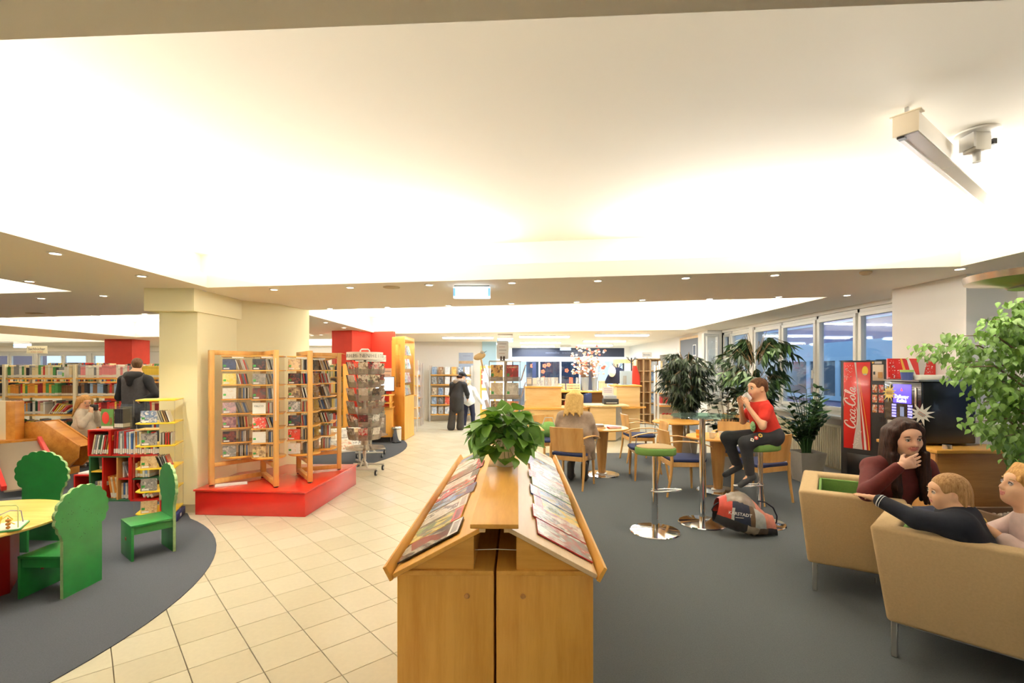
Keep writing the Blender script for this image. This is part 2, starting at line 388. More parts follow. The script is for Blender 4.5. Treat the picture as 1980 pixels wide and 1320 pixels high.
for ci, P in enumerate(COFFERS):
    if ci == 5: P = [(-19.5,yl(2,-19.5)),(-12.65,yl(2,-12.65)),(-12.65,yl(5,0)-2.4),(-19.5,yl(5,0)-2.4)]
    P = [tuple(p) for p in grow(P, 0)]; A = grow(P, .03); Q = grow(P, .30); m = MB()
    def ring(P1, z1, P2, z2):
        for i in range(4):
            j = (i+1)%4; m.add([(*P1[i],z1),(*P1[j],z1),(*P2[j],z2),(*P2[i],z2)], [(0,1,2,3)])
    ring(P,ZS,P,ZL); ring(P,ZL,A,ZL); ring(A,ZL,A,ZS+.01); ring(A,ZS+.01,Q,ZS+.01); ring(Q,ZS+.01,Q,ZC)
    m.add([(*q,ZC) for q in Q], [(0,1,2,3)])
    struct(m.build('ceiling_coffer', PLASTER))
struct(MB().b2((-21,-8,3.2),(5.2,18.6,3.25)).build('ceiling_roof_slab', PLASTER))

# walls
struct(MB().b2((-21,-8.1,-.1),(5.2,-8,3)).build('wall_rear', WALLW))
struct(MB().b2((-21.1,-8.1,-.1),(-21,18.7,3)).build('wall_left', WALLW))
WX = 4.75
def pane_window(n, axis, c, a, b, z0, z1, bars, depth=.09, wallm=None, handle=True, extra=()):
    """window in a wall plane; axis 'x': wall at x=c, spanning y a..b"""
    t = struct(bpy.data.objects.new('window_%d'%n, None)); COL.objects.link(t)
    def P(s, z, d): return (c+d, s, z) if axis == 'x' else (s, c+d, z)
    def bx(m, s0, s1, za, zb, d0, d1): return m.b2(P(s0,za,d0), P(s1,zb,d1))
    fr = MB(); f = .05
    bx(fr,a,b,z0,z0+f,-.02,.06); bx(fr,a,b,z1-f,z1,-.02,.06)
    edges = [a]+list(bars)+[b]
    for s in edges: bx(fr, max(a,s-f/2), min(b,s+f/2), z0, z1, -.02,.06)
    fr.build('window_frame', WHITEM, t, bevel=.004, seg=1)
    for k in range(len(edges)-1):
        s0, s1 = edges[k]+f/2, edges[k+1]-f/2; sh = MB(); w = .055
        bx(sh,s0,s1,z0+f,z0+f+w,-.045,.03); bx(sh,s0,s1,z1-f-w,z1-f,-.045,.03); bx(sh,s0,s0+w,z0+f+w,z1-f-w,-.045,.03); bx(sh,s1-w,s1,z0+f+w,z1-f-w,-.045,.03)
        so = sh.build('sash', WHITEM, t, bevel=.004, seg=1)
        bx(MB(),s0+w,s1-w,z0+f+w,z1-f-w,-.006,.006).build('pane', GLASS, so)
        if handle and k % 2 == 0:
            zc = (z0+z1)/2-.1; h = MB(); bx(h,s0+.015,s0+.04,zc-.05,zc+.03,-.06,-.045); bx(h,s0+.018,s0+.037,zc-.13,zc,-.085,-.062); h.build('handle', WHITEM, so, bevel=.003, seg=1)
    return t
def wall_with(name, axis, c0, c1, a, b, openings, m, z1=2.9):
    w = MB()
    def bx(s0, s1, za, zb):
        if s1-s0 < 1e-4 or zb-za < 1e-4: return
        if axis == 'x': w.b2((c0,s0,za),(c1,s1,zb))
        else: w.b2((s0,c0,za),(s1,c1,zb))
    s = a
    for (o0,o1,za,zb) in sorted(openings):
        bx(s,o0,-.1,z1); bx(o0,o1,-.1,za); bx(o0,o1,zb,z1); s = o1
    bx(s,b,-.1,z1); return struct(w.build(name, m))
WR = [(-6.5,-3.0,.95,2.44),(-2.6,.8,.95,2.44),(1.2,4.4,.95,2.44),(5.62,9.6,.95,2.44),(9.75,11.0,.95,2.44)]
wall_with('wall_right', 'x', WX, WX+.22, -8, 11.2, WR, WALLW)
pane_window(8, 'x', WX+.06, -6.5, -3.0, .95, 2.44, (-5.4,-4.2))
pane_window(9, 'x', WX+.06, -2.6, .8, .95, 2.44, (-1.5,-.4))
pane_window(1, 'x', WX+.06, 1.2, 4.4, .95, 2.44, (2.2,3.3))
pane_window(2, 'x', WX+.06, 5.62, 9.6, .95, 2.44, (6.72,7.62,8.62))
pane_window(3, 'x', WX+.06, 9.75, 11.0, .95, 2.44, (10.6,))
sl = MB().b2((WX-.16,5.6,.90),(WX+.03,11.1,.945)); struct(sl.build('trim_window_sill', WHITEM, bevel=.006))
# the casement that stands open into the room
cs = struct(bpy.data.objects.new('window_4', None)); COL.objects.link(cs); cs.location = (4.62,10.9,1.0); cs.rotation_euler = (0,0,R(-146))
m = MB(); m.b2((0,-.03,0),(.06,.03,1.4)); m.b2((.5,-.03,0),(.56,.03,1.4)); m.b2((.06,-.03,0),(.5,.03,.06)); m.b2((.06,-.03,1.34),(.5,.03,1.4)); m.build('sash', WHITEM, cs, bevel=.004, seg=1)
MB().b2((.06,-.005,.06),(.5,.005,1.34)).build('pane', GLASS, cs)
# pillar between the windows, wall stub at the far end, wall beyond
struct(MB().b2((4.27,4.57,0),(WX+.02,5.46,2.9)).build('wall_pillar_right', WALLW))
struct(MB().b2((4.42,11.0,0),(4.95,11.55,2.9)).build('wall_pillar_far_right', WALLW))
wall_with('wall_right_far', 'x', 4.5, 4.72, 11.5, 18.6, [(13.9,14.8,0,2.05)], WALLW)
struct(MB().b2((4.72,13.2,0),(7.4,13.25,2.6)).build('wall_passage', WALLW)); struct(MB().b2((7.35,13.2,0),(7.4,16.5,2.6)).build('wall_passage_end', WALLW))
struct(MB().b2((4.72,15.6,0),(7.4,15.65,2.6)).build('wall_passage_far', WALLW)); struct(MB().b2((4.6,13.2,2.5),(7.4,15.7,2.55)).build('ceiling_passage', PLASTER)); struct(MB().b2((4.6,13.2,-.05),(7.4,15.7,0)).build('floor_passage', TILES[1]))
# back wall with the glazed entrance and the high window strip on the left
GL = [(-20.2,-18.3),(-18.15,-16.25),(-16.1,-14.3)]
BW = [(a,b,1.25,2.24) for a,b in GL]+[(.0,4.3,0,2.44)]
wall_with('wall_back', 'y', 18.6, 18.8, -21, 5.2, BW, WALLW)
for k, (a,b) in enumerate(GL): pane_window(5+k, 'y', 18.66, a, b, 1.25, 2.24, ((a+b)/2,), handle=False)
struct(MB().b2((-20.6,18.3,2.30),(-13.0,18.6,2.5)).build('ceiling_bulkhead', PLASTER))
# pale yellow pillar with its capital, red columns
PIL = [(-3.97,5.47),(-3.54,5.47),(-3.54,6.25),(-3.2,6.62),(-3.07,7.36),(-3.97,7.36)]
struct(MB().prism(PIL, 0, 2.52).build('wall_pillar_yellow', YELLOW))
struct(MB().b2((-4.05,5.35,2.25),(-3.5,6.35,2.52)).build('wall_pillar_yellow_capital', YELLOW))
struct(MB().b2((-3.985,5.455,0),(-3.53,5.475,.09)).build('baseboard_pillar', mat('beige_skirting',(206,190,150),.6)))
struct(MB().b2((-11.9,14.2,0),(-11.1,14.9,2.52)).build('wall_column_red_far', REDW))
struct(MB().prism([(-4.15,11.2),(-3.62,11.0),(-3.4,11.6),(-3.4,12.3),(-4.15,12.3)], 0, 2.52).build('wall_column_red', REDW))
struct(MB().prism([(-3.45,11.75),(-2.83,11.57),(-2.81,11.7),(-3.4,11.9)], 0, 2.52).build('wall_red_panel', REDW))

# downlights: lens and ring, each with its own small spot
DL = [(107,489),(274,533),(389,562),(530,559),(677,555),(830,550),(990,546),(1156,542),(1326,536.5),(1498,531),(1856,519),
      (57,543),(200,571),(80,576),(8,614),(97,612),(186,610),(280,606),(638,596),(749,593.5),(867,590),(989,586),(1115,583),(1242,579),(1372,577),(1506,573),(1638,570),
      (630,623),(665,633),(694,640),(718,646),(603,648),(621,647)]
dl0 = thing('downlight', None, 'ceiling light')
MB().lathe([(.052,0),(.052,-.006),(.036,-.008),(.036,0)], n=20).build('ring', WHITEM, dl0)
MB().lathe([(.0,-.006),(.02,-.0055),(.035,-.002),(.035,0)], n=20).build('lens', SPOTW, dl0)
KIDS[dl0.name] = kids(dl0)
where = lambda u,v: ('front' if (v > 500 and ((u<400 and v<565) or (u>=400 and v < 566 and v < 566-.025*(u-400)))) else 'rear')
for k, (u,v) in enumerate(DL):
    p = gnd(u,v,ZS)
    if k < 11: lb = 'round recessed downlight, %s from left in the row along the near ceiling beam edge'%ordw(k+1)
    elif k < 18: lb = 'round recessed downlight, number %s of those left of the yellow pillar'%ordw(k-10)
    elif k < 27: lb = 'round recessed downlight, %s from left in the row along the beam far edge'%ordw(k-17)
    else: lb = 'small round downlight in the soffit beside the yellow pillar, %s in that cluster'%ordw(k-26)
    o = dl0 if k == 0 else dup(dl0, loc=p); o.location = p; tag(o, lb, 'ceiling light', 'recessed downlights')
    if k < 27:
        s = bpy.data.lights.new('downlight_beam','SPOT'); s.energy = 42 if (u < 420 and v < 575) else 10; s.color = (1,.97,.88); s.spot_size = R(100); s.spot_blend = .8; s.shadow_soft_size = .04
        so = bpy.data.objects.new('downlight_beam', s); COL.objects.link(so); so.location = (p.x,p.y,ZS-.03)
# fluorescent fittings over the desk
FL = [(855,955,653),(885,972,664.5),(1003,1102,651),(1005,1085,662.5),(1007,1073,670),(1150,1255,648),(1127,1210,660),(1115,1185,668)]
for k, (u0,u1,v) in enumerate(FL):
    a, b = gnd(u0,v,2.47), gnd(u1,v,2.47); y = min(a.y, 18.1); x0, x1 = (u0-990)/F0*y, (u1-990)/F0*y
    t = thing('strip_light', 'white fluorescent strip light over the desk area, %s counting rows from the near left'%ordw(k+1), 'ceiling light', ((x0+x1)/2,y,2.5), 0, 'fluorescent strip lights')
    w = (x1-x0); MB().b2((-w/2,-.09,-.02),(w/2,.09,0)).build('housing', WHITEM, t, bevel=.004, seg=1)
    for s in (-.05,.05): MB().cyl((-w/2+.02,s,-.035),(w/2-.02,s,-.035),.016,n=10).build('tube', mat('fluorescent_tube',(235,244,255),.5,emit=9,ecol=(224,238,255)), t)
    area(((x0+x1)/2,y,2.43), (w,.16), 40, COOL)
# exit signs
def exit_sign(u0,u1,v0,v1,y,label,col,blank=False):
    x0, x1 = (u0-990)/F0*y, (u1-990)/F0*y; z0, z1 = EYE-(v1-HOR)/F0*y, EYE-(v0-HOR)/F0*y; w = x1-x0
    t = thing('exit_sign', label, 'sign', ((x0+x1)/2,y,z1), 0, 'lit emergency signs')
    MB().b2((-w*.48,-.03,-.01),(w*.48,.03,ZS-z1)).build('mounting_box', GREYM, t, bevel=.004)
    MB().b2((-w/2,-.02,z0-z1),(w/2,.02,-.008)).build('light_panel', mat('exit_panel',(225,240,255),.4,emit=2.2,ecol=(220,238,255)), t, bevel=.008)
    h = z1-z0-.01
    for s in (-1,1): MB().b2((s*w*.47-.012,-.024,-h*.9),(s*w*.47+.012,-.021,-h*.2)).build('corner_mark', mat('exit_blue',(120,180,250),.4,emit=.7,ecol=(120,180,250)), t)
exit_sign(877,948,553,577,5.2,'lit white emergency exit sign hanging under the near ceiling beam',None)
exit_sign(962,992,653,661,12.2,'small lit emergency sign behind the sheet on the revolving stand',None)
exit_sign(1083,1104,671,677,17.4,'lit white sign in front of the entrance, above the vase of flowers',None)
exit_sign(27,60,664,672,15.5,'lit white sign above the non-fiction sign at the far left',None)
# ceiling speaker, smoke detectors
t = tag(MB().lathe([(.09,0),(.09,-.006),(.0,-.008)], n=24).build('ceiling_speaker', mat('speaker_grille',(206,190,150),.6), loc=gnd(757,555,ZS)), 'flat round speaker grille in the near beam left of the exit sign', 'speaker')
tag(MB().lathe([(.05,0),(.05,-.015),(.03,-.03),(0,-.03)], n=20).build('smoke_detector', mat('detector_tan',(196,170,130),.5), loc=gnd(1674,525,ZS)), 'brownish smoke detector in the beam edge above the windows', 'detector')
tag(MB().b2((-.11,-.06,-.012),(.11,.06,0)).build('ceiling_vent', mat('vent_tan',(190,165,125),.6), loc=gnd(69,605,ZS), bevel=.004), 'small tan vent plate in the soffit far left of the yellow pillar', 'vent')
# ================================================================ NEAR THINGS: magazine rack
RK = thing('magazine_rack', 'double-sided beech magazine rack with sloping sides in the middle foreground', 'rack', (-.07,2.0,0), R(-.65))
for s, sd in ((-1,'left'),(1,'right')):
    b = MB().b2((s*.404,.0,.02),(s*.005,2.58,.755)).build('cabinet', BEECH, RK, bevel=.004)
    MB().b2((s*.404,-.004,.755),(s*.005,2.58,.775)).build('cabinet_top', BEECHX, RK, bevel=.003)
    MB().lathe([(.0,0),(.009,.0),(.011,.006),(.008,.012),(0,.013)], n=16, T=Matrix.Rotation(PI/2,4,'X')).build('knob', wood('knob_beech',(206,150,84),(190,134,70)), b, loc=(s*.115,.0,.672))
    g = MB().prism([(s*.372,.776),(s*.088,.776),(s*.088,.925)], 0, .02, T=Matrix.Translation((0,.03,0)) @ Matrix.Rotation(PI/2,4,'X')); g.build('gable_panel', BEECHH, RK)
    MB().b2((s*.088,.012,.776),(s*.102,2.56,.928)).build('inner_board', BEECHX, RK)
    p0, p1 = Vector((s*.418,0,.768)), Vector((s*.062,0,.957)); e = (p1-p0).normalized(); n = Vector((-e.z*s,0,e.x*s)); n = n if n.z > 0 else -n
    m = MB(); m.sheet([[(p0.x,y,p0.z) for y in (-.025,2.6)],[(p1.x,y,p1.z) for y in (-.025,2.6)]] if s > 0 else [[(p1.x,y,p1.z) for y in (-.025,2.6)],[(p0.x,y,p0.z) for y in (-.025,2.6)]], .018)
    m.build('sloping_shelf', BEECHX if s < 0 else wood('paler_beech',(236,206,160),(226,192,142),1), RK, bevel=.002, seg=1)  # right slope gets a paler beech than the left
    q = p0-e*.006; a = [q-n*.02, q+n*.042]
    m = MB(); o3 = -e*.014
    c4 = [a[0]+o3, a[0], a[1], a[1]+o3]
    vs = [(c.x,y,c.z) for y in (-.03,2.6) for c in c4]; fs = [(0,1,2,3),(7,6,5,4)]+[(i,(i+1)%4+0,(i+1)%4+4,i+4) for i in range(4)]
    m.add(vs, fs); me = m.mesh('ledge', BEECHX, weld=True); bm = bmesh.new(); bm.from_mesh(me); bmesh.ops.recalc_face_normals(bm, faces=bm.faces); bm.to_mesh(me); bm.free()
    link('ledge', me, RK)
for y0, y1 in ((-.065,1.085),(1.09,2.62)): MB().b2((-.097,y0,.967),(.097,y1,.986)).build('top_board', BEECHX, RK, bevel=.003)
for x in (-.05,.05): MB().b2((x-.012,-.04,.945),(x+.012,2.58,.967)).build('batten', MAPLE, RK)
MB().tube([(-.088,.06,.838),(0,.058,.842),(.088,.06,.838)], .0022).build('wire', STEEL, RK)
MB().b2((-.1,2.54,.776),(.1,2.56,.94)).build('end_board', BEECH, RK)
# magazines on the slopes
PALN = [(206,196,180),(120,110,100),(232,226,214),(70,66,64),(176,150,120),(150,160,166),(236,232,224)]
CV = {'red': cover('cover_red', [(206,60,44),(60,56,54),(226,214,196),(150,44,36),(120,112,104),(236,230,220)], band=.0, label=False, scale=1.9),
 'blue': cover('cover_blue', [(60,92,160),(196,206,216),(40,60,110),(190,170,130),(120,150,200),(232,228,220)], band=.22, label=False, scale=1.9),
 'green': cover('cover_green', [(110,150,60),(226,220,200),(90,90,84),(160,180,120),(60,66,60),(190,150,110)], band=.2, label=False, scale=1.9),
 'yellow': cover('cover_yellow', [(226,186,60),(200,206,190),(90,110,70),(236,214,130),(110,100,90),(150,170,110)], band=.2, label=False, scale=1.9),
 'pale': cover('cover_pale', [(232,226,214),(200,186,168),(240,236,228),(150,140,130),(216,200,180),(120,114,110)], band=.2, label=False, scale=1.9),
 'dark': cover('cover_dark', [(46,44,44),(110,100,90),(70,66,60),(190,180,160),(30,30,32),(150,60,44)], band=.18, label=False, scale=1.9),
 'sky': cover('cover_sky', [(110,150,200),(226,226,222),(70,100,150),(200,190,170),(160,186,214),(90,84,80)], band=.2, label=False, scale=1.9)}
EDGE = {'red':(190,40,34),'blue':(50,80,150),'green':(104,160,52),'yellow':(226,196,90),'pale':(226,220,206),'dark':(60,56,52),'sky':(200,196,190)}
def magazine(side, k, y, kind, size, label, up=.012, tilt=0):
    w, h, th = size; m = MB()
    m.add([(0,0,0),(w,0,0),(w,h,0),(0,h,0),(0,0,th),(w,0,th),(w,h,th),(0,h,th)], [(4,5,6,7)], 0)
    m.f += [(3,2,1,0),(0,1,5,4),(1,2,6,5),(2,3,7,6),(3,0,4,7)]; m.m += [1]*5
    o = m.build('magazine', [CV[kind], mat('magazine_edge_'+kind, EDGE[kind], .6)])
    s = side; p0, p1 = Vector((s*.418,0,.768)), Vector((s*.062,0,.957)); e = (p1-p0).normalized(); n = Vector((-e.z*s,0,e.x*s)); n = n if n.z > 0 else -n
    X = Vector((0,-1,0)) if s < 0 else Vector((0,1,0))
    org = p0+e*up+n*(.003+abs(math.sin(R(tilt)))*w)+Vector((0,y+(w if s < 0 else 0),0))
    M = Matrix((X, e, n)).transposed().to_4x4(); M.translation = org
    o.matrix_basis = RK.matrix_basis @ M @ Matrix.Rotation(R(tilt),4,'Y'); tag(o, label, 'magazine', 'magazines on the sloping rack'); return o
LM = [('dark','open dark magazine lying nearest on the left slope of the magazine rack'),('yellow','yellow-green magazine, second from the near end of the rack left slope'),
 ('pale','pale magazine, third from the near end of the rack left slope'),('sky','magazine with blue photograph, fourth on the rack left slope'),('red','magazine with red title, fifth on the rack left slope'),
 ('pale','cream magazine, sixth from the near end of the rack left slope'),('dark','dark-edged magazine, seventh on the rack left slope'),('pale','pale magazine, eighth from the near end of the rack left slope'),
 ('pale','light magazine, ninth from the near end of the rack left slope'),('sky','bluish-white magazine farthest on the rack left slope')]
for k, (c, l) in enumerate(LM): magazine(-1, k, .05+k*.238, c, (.215,.27+.02*(k%3==0),.006), l, .008, rnd.uniform(-.6,1.6))
RM = [('red','red-bordered magazine lying nearest on the right slope of the magazine rack'),('red','magazine with a broad red band, second on the rack right slope'),('yellow','yellow-framed magazine, third on the rack right slope'),
 ('blue','blue magazine, fourth from the near end of the rack right slope'),('green','green-edged magazine, fifth from the near end of the rack right slope'),('pale','pale magazine, sixth on the rack right slope'),
 ('red','magazine with reddish cover, seventh on the rack right slope'),('pale','pale magazine, eighth on the rack right slope'),('sky','greyish-blue magazine, ninth on the rack right slope'),('pale','cream magazine, tenth on the rack right slope'),('pale','light magazine farthest on the rack right slope')]
for k, (c, l) in enumerate(RM): magazine(1, k, .08+k*.218, c, (.21,.265+.015*(k%2),.006), l, .008, rnd.uniform(-1.6,.6))

# ---------------------------------------------------------------- plants
def leaf_mesh(name, outline, fold, droop, m):
    """outline: half widths along the length 0..1"""
    k = len(outline); b = MB(); vs = []
    for i, w in enumerate(outline):
        y = i/(k-1); z = -droop*y*y; vs += [(-w, y, z+fold*w), (0, y, z), (w, y, z+fold*w)]
    fs = []
    for i in range(k-1):
        a = i*3; fs += [(a,a+1,a+4,a+3),(a+1,a+2,a+5,a+4)]
    b.add(vs, fs); me = b.mesh(name, m, weld=True); me.shade_smooth(); return me
def leafmat(name, c1, c2, rough=.45, tr=.25):
    if name in MATS: return MATS[name]
    m, nt, b = _new(name); oi = nt.nodes.new('ShaderNodeObjectInfo'); gm = _coord(nt,'Object'); n = _noise(nt, gm, 9)
    ad = nt.nodes.new('ShaderNodeMath'); ad.operation = 'MULTIPLY_ADD'; nt.links.new(oi.outputs['Random'], ad.inputs[0]); ad.inputs[1].default_value = .7; 
    sub = nt.nodes.new('ShaderNodeMath'); sub.operation = 'MULTIPLY'; sub.inputs[1].default_value = .35; nt.links.new(n.outputs[0], sub.inputs[0]); nt.links.new(sub.outputs[0], ad.inputs[2])
    nt.links.new(_ramp(nt, ad.outputs[0], [(.1,lin(c1)),(.9,lin(c2))]), b.inputs['Base Color']); b.inputs['Roughness'].default_value = rough
    b.inputs['Coat Weight'].default_value = .25; b.inputs['Coat Roughness'].default_value = .3
    tn = nt.nodes.new('ShaderNodeBsdfTranslucent'); tn.inputs[0].default_value = lin(c2); mx = nt.nodes.new('ShaderNodeMixShader'); mx.inputs[0].default_value = tr
    out = [x for x in nt.nodes if x.type == 'OUTPUT_MATERIAL'][0]; nt.links.new(b.outputs[0], mx.inputs[1]); nt.links.new(tn.outputs[0], mx.inputs[2]); nt.links.new(mx.outputs[0], out.inputs[0])
    MATS[name] = m; return m
SOIL = mat('dark_soil', (50,38,28), 1, var=.3, scale=60, bump=.6, bscale=90)
def leaf_matrix(p, d, s, roll, wide=1.0):
    d = Vector(d).normalized(); x = d.cross(Vector((0,0,1)))
    x = x.normalized() if x.length > 1e-3 else Vector((1,0,0)); z = x.cross(d)
    M = Matrix((x, d, z)).transposed().to_4x4() @ Matrix.Rotation(roll,4,'Y') @ Matrix.Diagonal((s*wide,s,s,1)); M.translation = p; return M
def leaf_part(me, M, parent):
    o = bpy.data.objects.new('leaf', me); COL.objects.link(o); o.parent = parent; o.matrix_basis = M; return o
def joined_leaves(name, me, Ms, parent, m):
    b = MB(); base = [tuple(v.co) for v in me.vertices]; fs = [tuple(p.vertices) for p in me.polygons]
    for M in Ms: b.add(base, fs, 0, M)
    o = b.build(name, m, parent, smooth=180); o['kind'] = 'stuff'; return o
# pothos on the rack
pc = Vector((-.045,3.12,.987))
t = thing('potted_pothos', 'leafy green pothos in a white pot standing on the magazine rack', 'plant', pc)
MB().lathe([(.0,0),(.052,0),(.054,.004),(.066,.165),(.069,.17),(.069,.178),(.06,.178),(.058,.15),(0,.15)], n=40).build('pot', mat('white_ceramic',(238,226,206),.3), t, smooth=50)
MB().lathe([(.0,.158),(.058,.156)], n=20).build('soil', SOIL, t)
HEART = [.02,.30,.42,.44,.40,.32,.22,.11,.0]
LM1 = leafmat('pothos_leaf', (48,96,30), (126,176,60)); lm = leaf_mesh('leaf', HEART, .22, .28, LM1); lm2 = leaf_mesh('leaf', HEART, .34, .12, LM1)
r2 = random.Random(5); stems = MB()
for k in range(165):
    a = r2.uniform(0, 2*PI); el = R(r2.choice((r2.uniform(-22,30), r2.uniform(10,85)))); rad = r2.uniform(.5,1)
    rx, rz = .205*rad, .19*rad
    p = Vector((rx*math.cos(a)*math.cos(el), rx*.85*math.sin(a)*math.cos(el), .165+rz*math.sin(el)+(.02 if el > 0 else -.01)))
    if k % 9 == 0: p.z -= .08; p.x *= 1.15
    if p.z < .03: p.z = .03
    d = Vector((math.cos(a)*r2.uniform(.4,1), math.sin(a)*r2.uniform(.3,1)-.25, r2.uniform(-1.0,.15) if el < R(45) else r2.uniform(-.5,.5)))
    s = r2.uniform(.08,.135); 
    if p.z + min(0,d.normalized().z)*s < .02: d.z = .05
    leaf_part(r2.choice((lm,lm2)), leaf_matrix(p, d, s, r2.uniform(-.6,.6)), t)
    q = Vector((r2.uniform(-.03,.03), r2.uniform(-.03,.03), .16)); stems.tube([q, (q+p)/2+Vector((0,0,.03)), p], [.0028,.0024,.0018], 5)
o = stems.build('stems', mat('green_stem',(110,140,60),.5), t); o['kind'] = 'stuff'

# weeping fine-leaved figs and the other cafe plants
LANCE = [.012,.07,.10,.105,.09,.06,.03,.0]
FIN = leafmat('fine_fig_leaf', (22,34,22), (62,84,50), tr=.12); WIDE = leafmat('alii_leaf', (26,48,28), (92,128,66), tr=.15)
BARK = mat('plant_bark', (120,98,70), .85, var=.2, scale=30, bump=.3)
def tall_fig(name, label, x, y, z0, z1, rad, lmat, nleaf, npart, llen, seed, potr, poth, potm, fan=1.0, top_bias=1.0):
    t = thing(name, label, 'plant', (x,y,0)); rr = random.Random(seed)
    MB().lathe([(0,0),(potr*.8,0),(potr,poth),(potr*1.04,poth),(potr*.93,poth-.01),(potr*.9,poth-.05),(0,poth-.05)], n=28).build('pot', potm, t, smooth=50)
    MB().lathe([(0,poth-.045),(potr*.91,poth-.048)], n=20).build('soil', SOIL, t)
    trunk = MB(); br = MB(); Ms = []; H = z1-z0
    for k in range(3):
        a = k*2.1; trunk.tube([(.04*math.cos(a),.04*math.sin(a),poth-.05),(.05*math.cos(a+.8),.05*math.sin(a+.8),z0*.7+.2),(.09*math.cos(a),.09*math.sin(a),z0+H*.55)], [.018,.015,.008], 7)
    trunk.build('trunk', BARK, t)
    nb = max(30, nleaf//26)
    for k in range(nb):
        u = rr.random()**.8; zc = z0+H*(.12+.8*u); a = rr.uniform(0,2*PI)
        prof = rad*math.sin(PI*min(1,max(.12,(1.06-u)**.85)))**.6; L = prof*rr.uniform(.55,1)
        p0 = Vector((.06*math.cos(a),.06*math.sin(a),zc-.12*H*.5)); p1 = Vector((L*math.cos(a),L*math.sin(a),min(z1-.03,zc+rr.uniform(-.02,.12)*H*fan))); mid = (p0+p1)/2+Vector((0,0,.1*H*fan))
        br.tube([p0,mid,p1], [.006,.004,.002], 5)
        for j in range(max(6, nleaf//nb)):
            f = rr.uniform(.12,1.0); q = (p0*(1-f)**2+mid*2*f*(1-f)+p1*f*f)
            d = Vector((math.cos(a)+rr.uniform(-.9,.9), math.sin(a)+rr.uniform(-.9,.9), rr.uniform(-1.9,-.15)))
            Ms.append(leaf_matrix(q, d, llen*rr.uniform(.7,1.15), rr.uniform(-.8,.8)))
    o = br.build('branches', BARK, t); o['kind'] = 'stuff'
    me = leaf_mesh('leaf', LANCE, .2, .22, lmat); rr.shuffle(Ms)
    Ms.sort(key=lambda M: (M.translation.y+y)); parts = Ms[:npart]
    for M in parts: leaf_part(me, M, t)
    if Ms[npart:]: joined_leaves('inner_leaves', me, Ms[npart:], t, lmat)
    return t
POTG = mat('grey_planter', (170,164,154), .6, var=.04, scale=20)
tall_fig('weeping_fig', 'dense dark weeping fig with fine leaves, left of the other cafe plants', 3.22, 8.95, .66, 1.92, .60, FIN, 3000, 220, .17, 3, .2, .4, POTG)
tall_fig('alii_fig', 'tall fig with long drooping leaves behind the boy in front of windows', 3.98, 7.95, .62, 2.12, .74, WIDE, 1500, 270, .22, 9, .2, .4, POTG, fan=1.5)
# small dark round-leaved plant and the ZZ plant in the square planter
ROUND = [.02,.28,.4,.42,.36,.2,.0]
t = thing('rubber_plant', 'low very dark round-leaved plant between fig and seated boy', 'plant', (3.42,7.72,0))
MB().lathe([(0,0),(.14,0),(.17,.3),(.15,.3),(.14,.26),(0,.26)], n=24).build('pot', POTG, t, smooth=50)
lm = leaf_mesh('leaf', ROUND, .15, .12, leafmat('dark_round_leaf', (14,24,16), (46,66,36), tr=.08)); st = MB(); rr = random.Random(21)
for k in range(210):
    a = rr.uniform(0,2*PI); z = .5+.86*rr.random(); rd = .34*math.sin(PI*min(.95,max(.1,(1.42-z))))*rr.uniform(.4,1)
    p = Vector((rd*math.cos(a),rd*math.sin(a),z)); leaf_part(lm, leaf_matrix(p,(math.cos(a),math.sin(a),rr.uniform(-.5,.4)),rr.uniform(.09,.14),rr.uniform(-.5,.5)),t)
    if k%6==0: st.tube([(0,0,.26),(p.x*.4,p.y*.4,z*.7),p],[.008,.005,.003],5)
o = st.build('stems', BARK, t); o['kind'] = 'stuff'
t = thing('zz_plant', 'bushy dark green ZZ plant in a square grey planter by the radiator', 'plant', (4.24,7.0,0))
pl = MB(); pl.add([(-.13,-.13,0),(.13,-.13,0),(.13,.13,0),(-.13,.13,0),(-.18,-.18,.43),(.18,-.18,.43),(.18,.18,.43),(-.18,.18,.43)],[(3,2,1,0),(0,1,5,4),(1,2,6,5),(2,3,7,6),(3,0,4,7)])
pl.add([(-.18,-.18,.43),(.18,-.18,.43),(.18,.18,.43),(-.18,.18,.43),(-.16,-.16,.43),(.16,-.16,.43),(.16,.16,.43),(-.16,.16,.43),(-.15,-.15,.39),(.15,-.15,.39),(.15,.15,.39),(-.15,.15,.39)],[(0,1,5,4),(1,2,6,5),(2,3,7,6),(3,0,4,7),(4,5,9,8),(5,6,10,9),(6,7,11,10),(7,4,8,11)])
pl.build('planter', POTG, t, weld=True); MB().box((0,0,.385),(.3,.3,.012)).build('soil', SOIL, t)
lm = leaf_mesh('leaf', [.02,.16,.22,.22,.17,.09,0], .18, .1, leafmat('zz_leaf', (18,44,22), (64,104,44), tr=.1, rough=.3)); st = MB(); rr = random.Random(8)
for k in range(34):
    a = 2*PI*k/34*3.4+rr.uniform(-.2,.2); L = rr.uniform(.5,1.0); out = rr.uniform(.15,.68)*(.45 if math.cos(a) > .2 else 1); P = []
    for i in range(9):
        f = i/8; P.append(Vector((math.cos(a)*(.05+out*f*f*.9), math.sin(a)*(.05+out*f*f*.8)*.9, .38+L*f-.28*out*f*f)))
    st.tube(P, [.009-.0007*i for i in range(9)], 5)
    for i in range(3,9):
        for sgn in (-1,1):
            tn = (P[i]-P[i-1]).normalized(); sd = tn.cross(Vector((math.cos(a+PI/2),math.sin(a+PI/2),.3))).normalized()
            leaf_part(lm, leaf_matrix(P[i], tn*.6+Vector((-math.sin(a),math.cos(a),.2))*sgn, rr.uniform(.11,.15), rr.uniform(-.3,.3)), t)
o = st.build('stems', mat('zz_stem',(50,84,40),.5), t); o['kind'] = 'stuff'
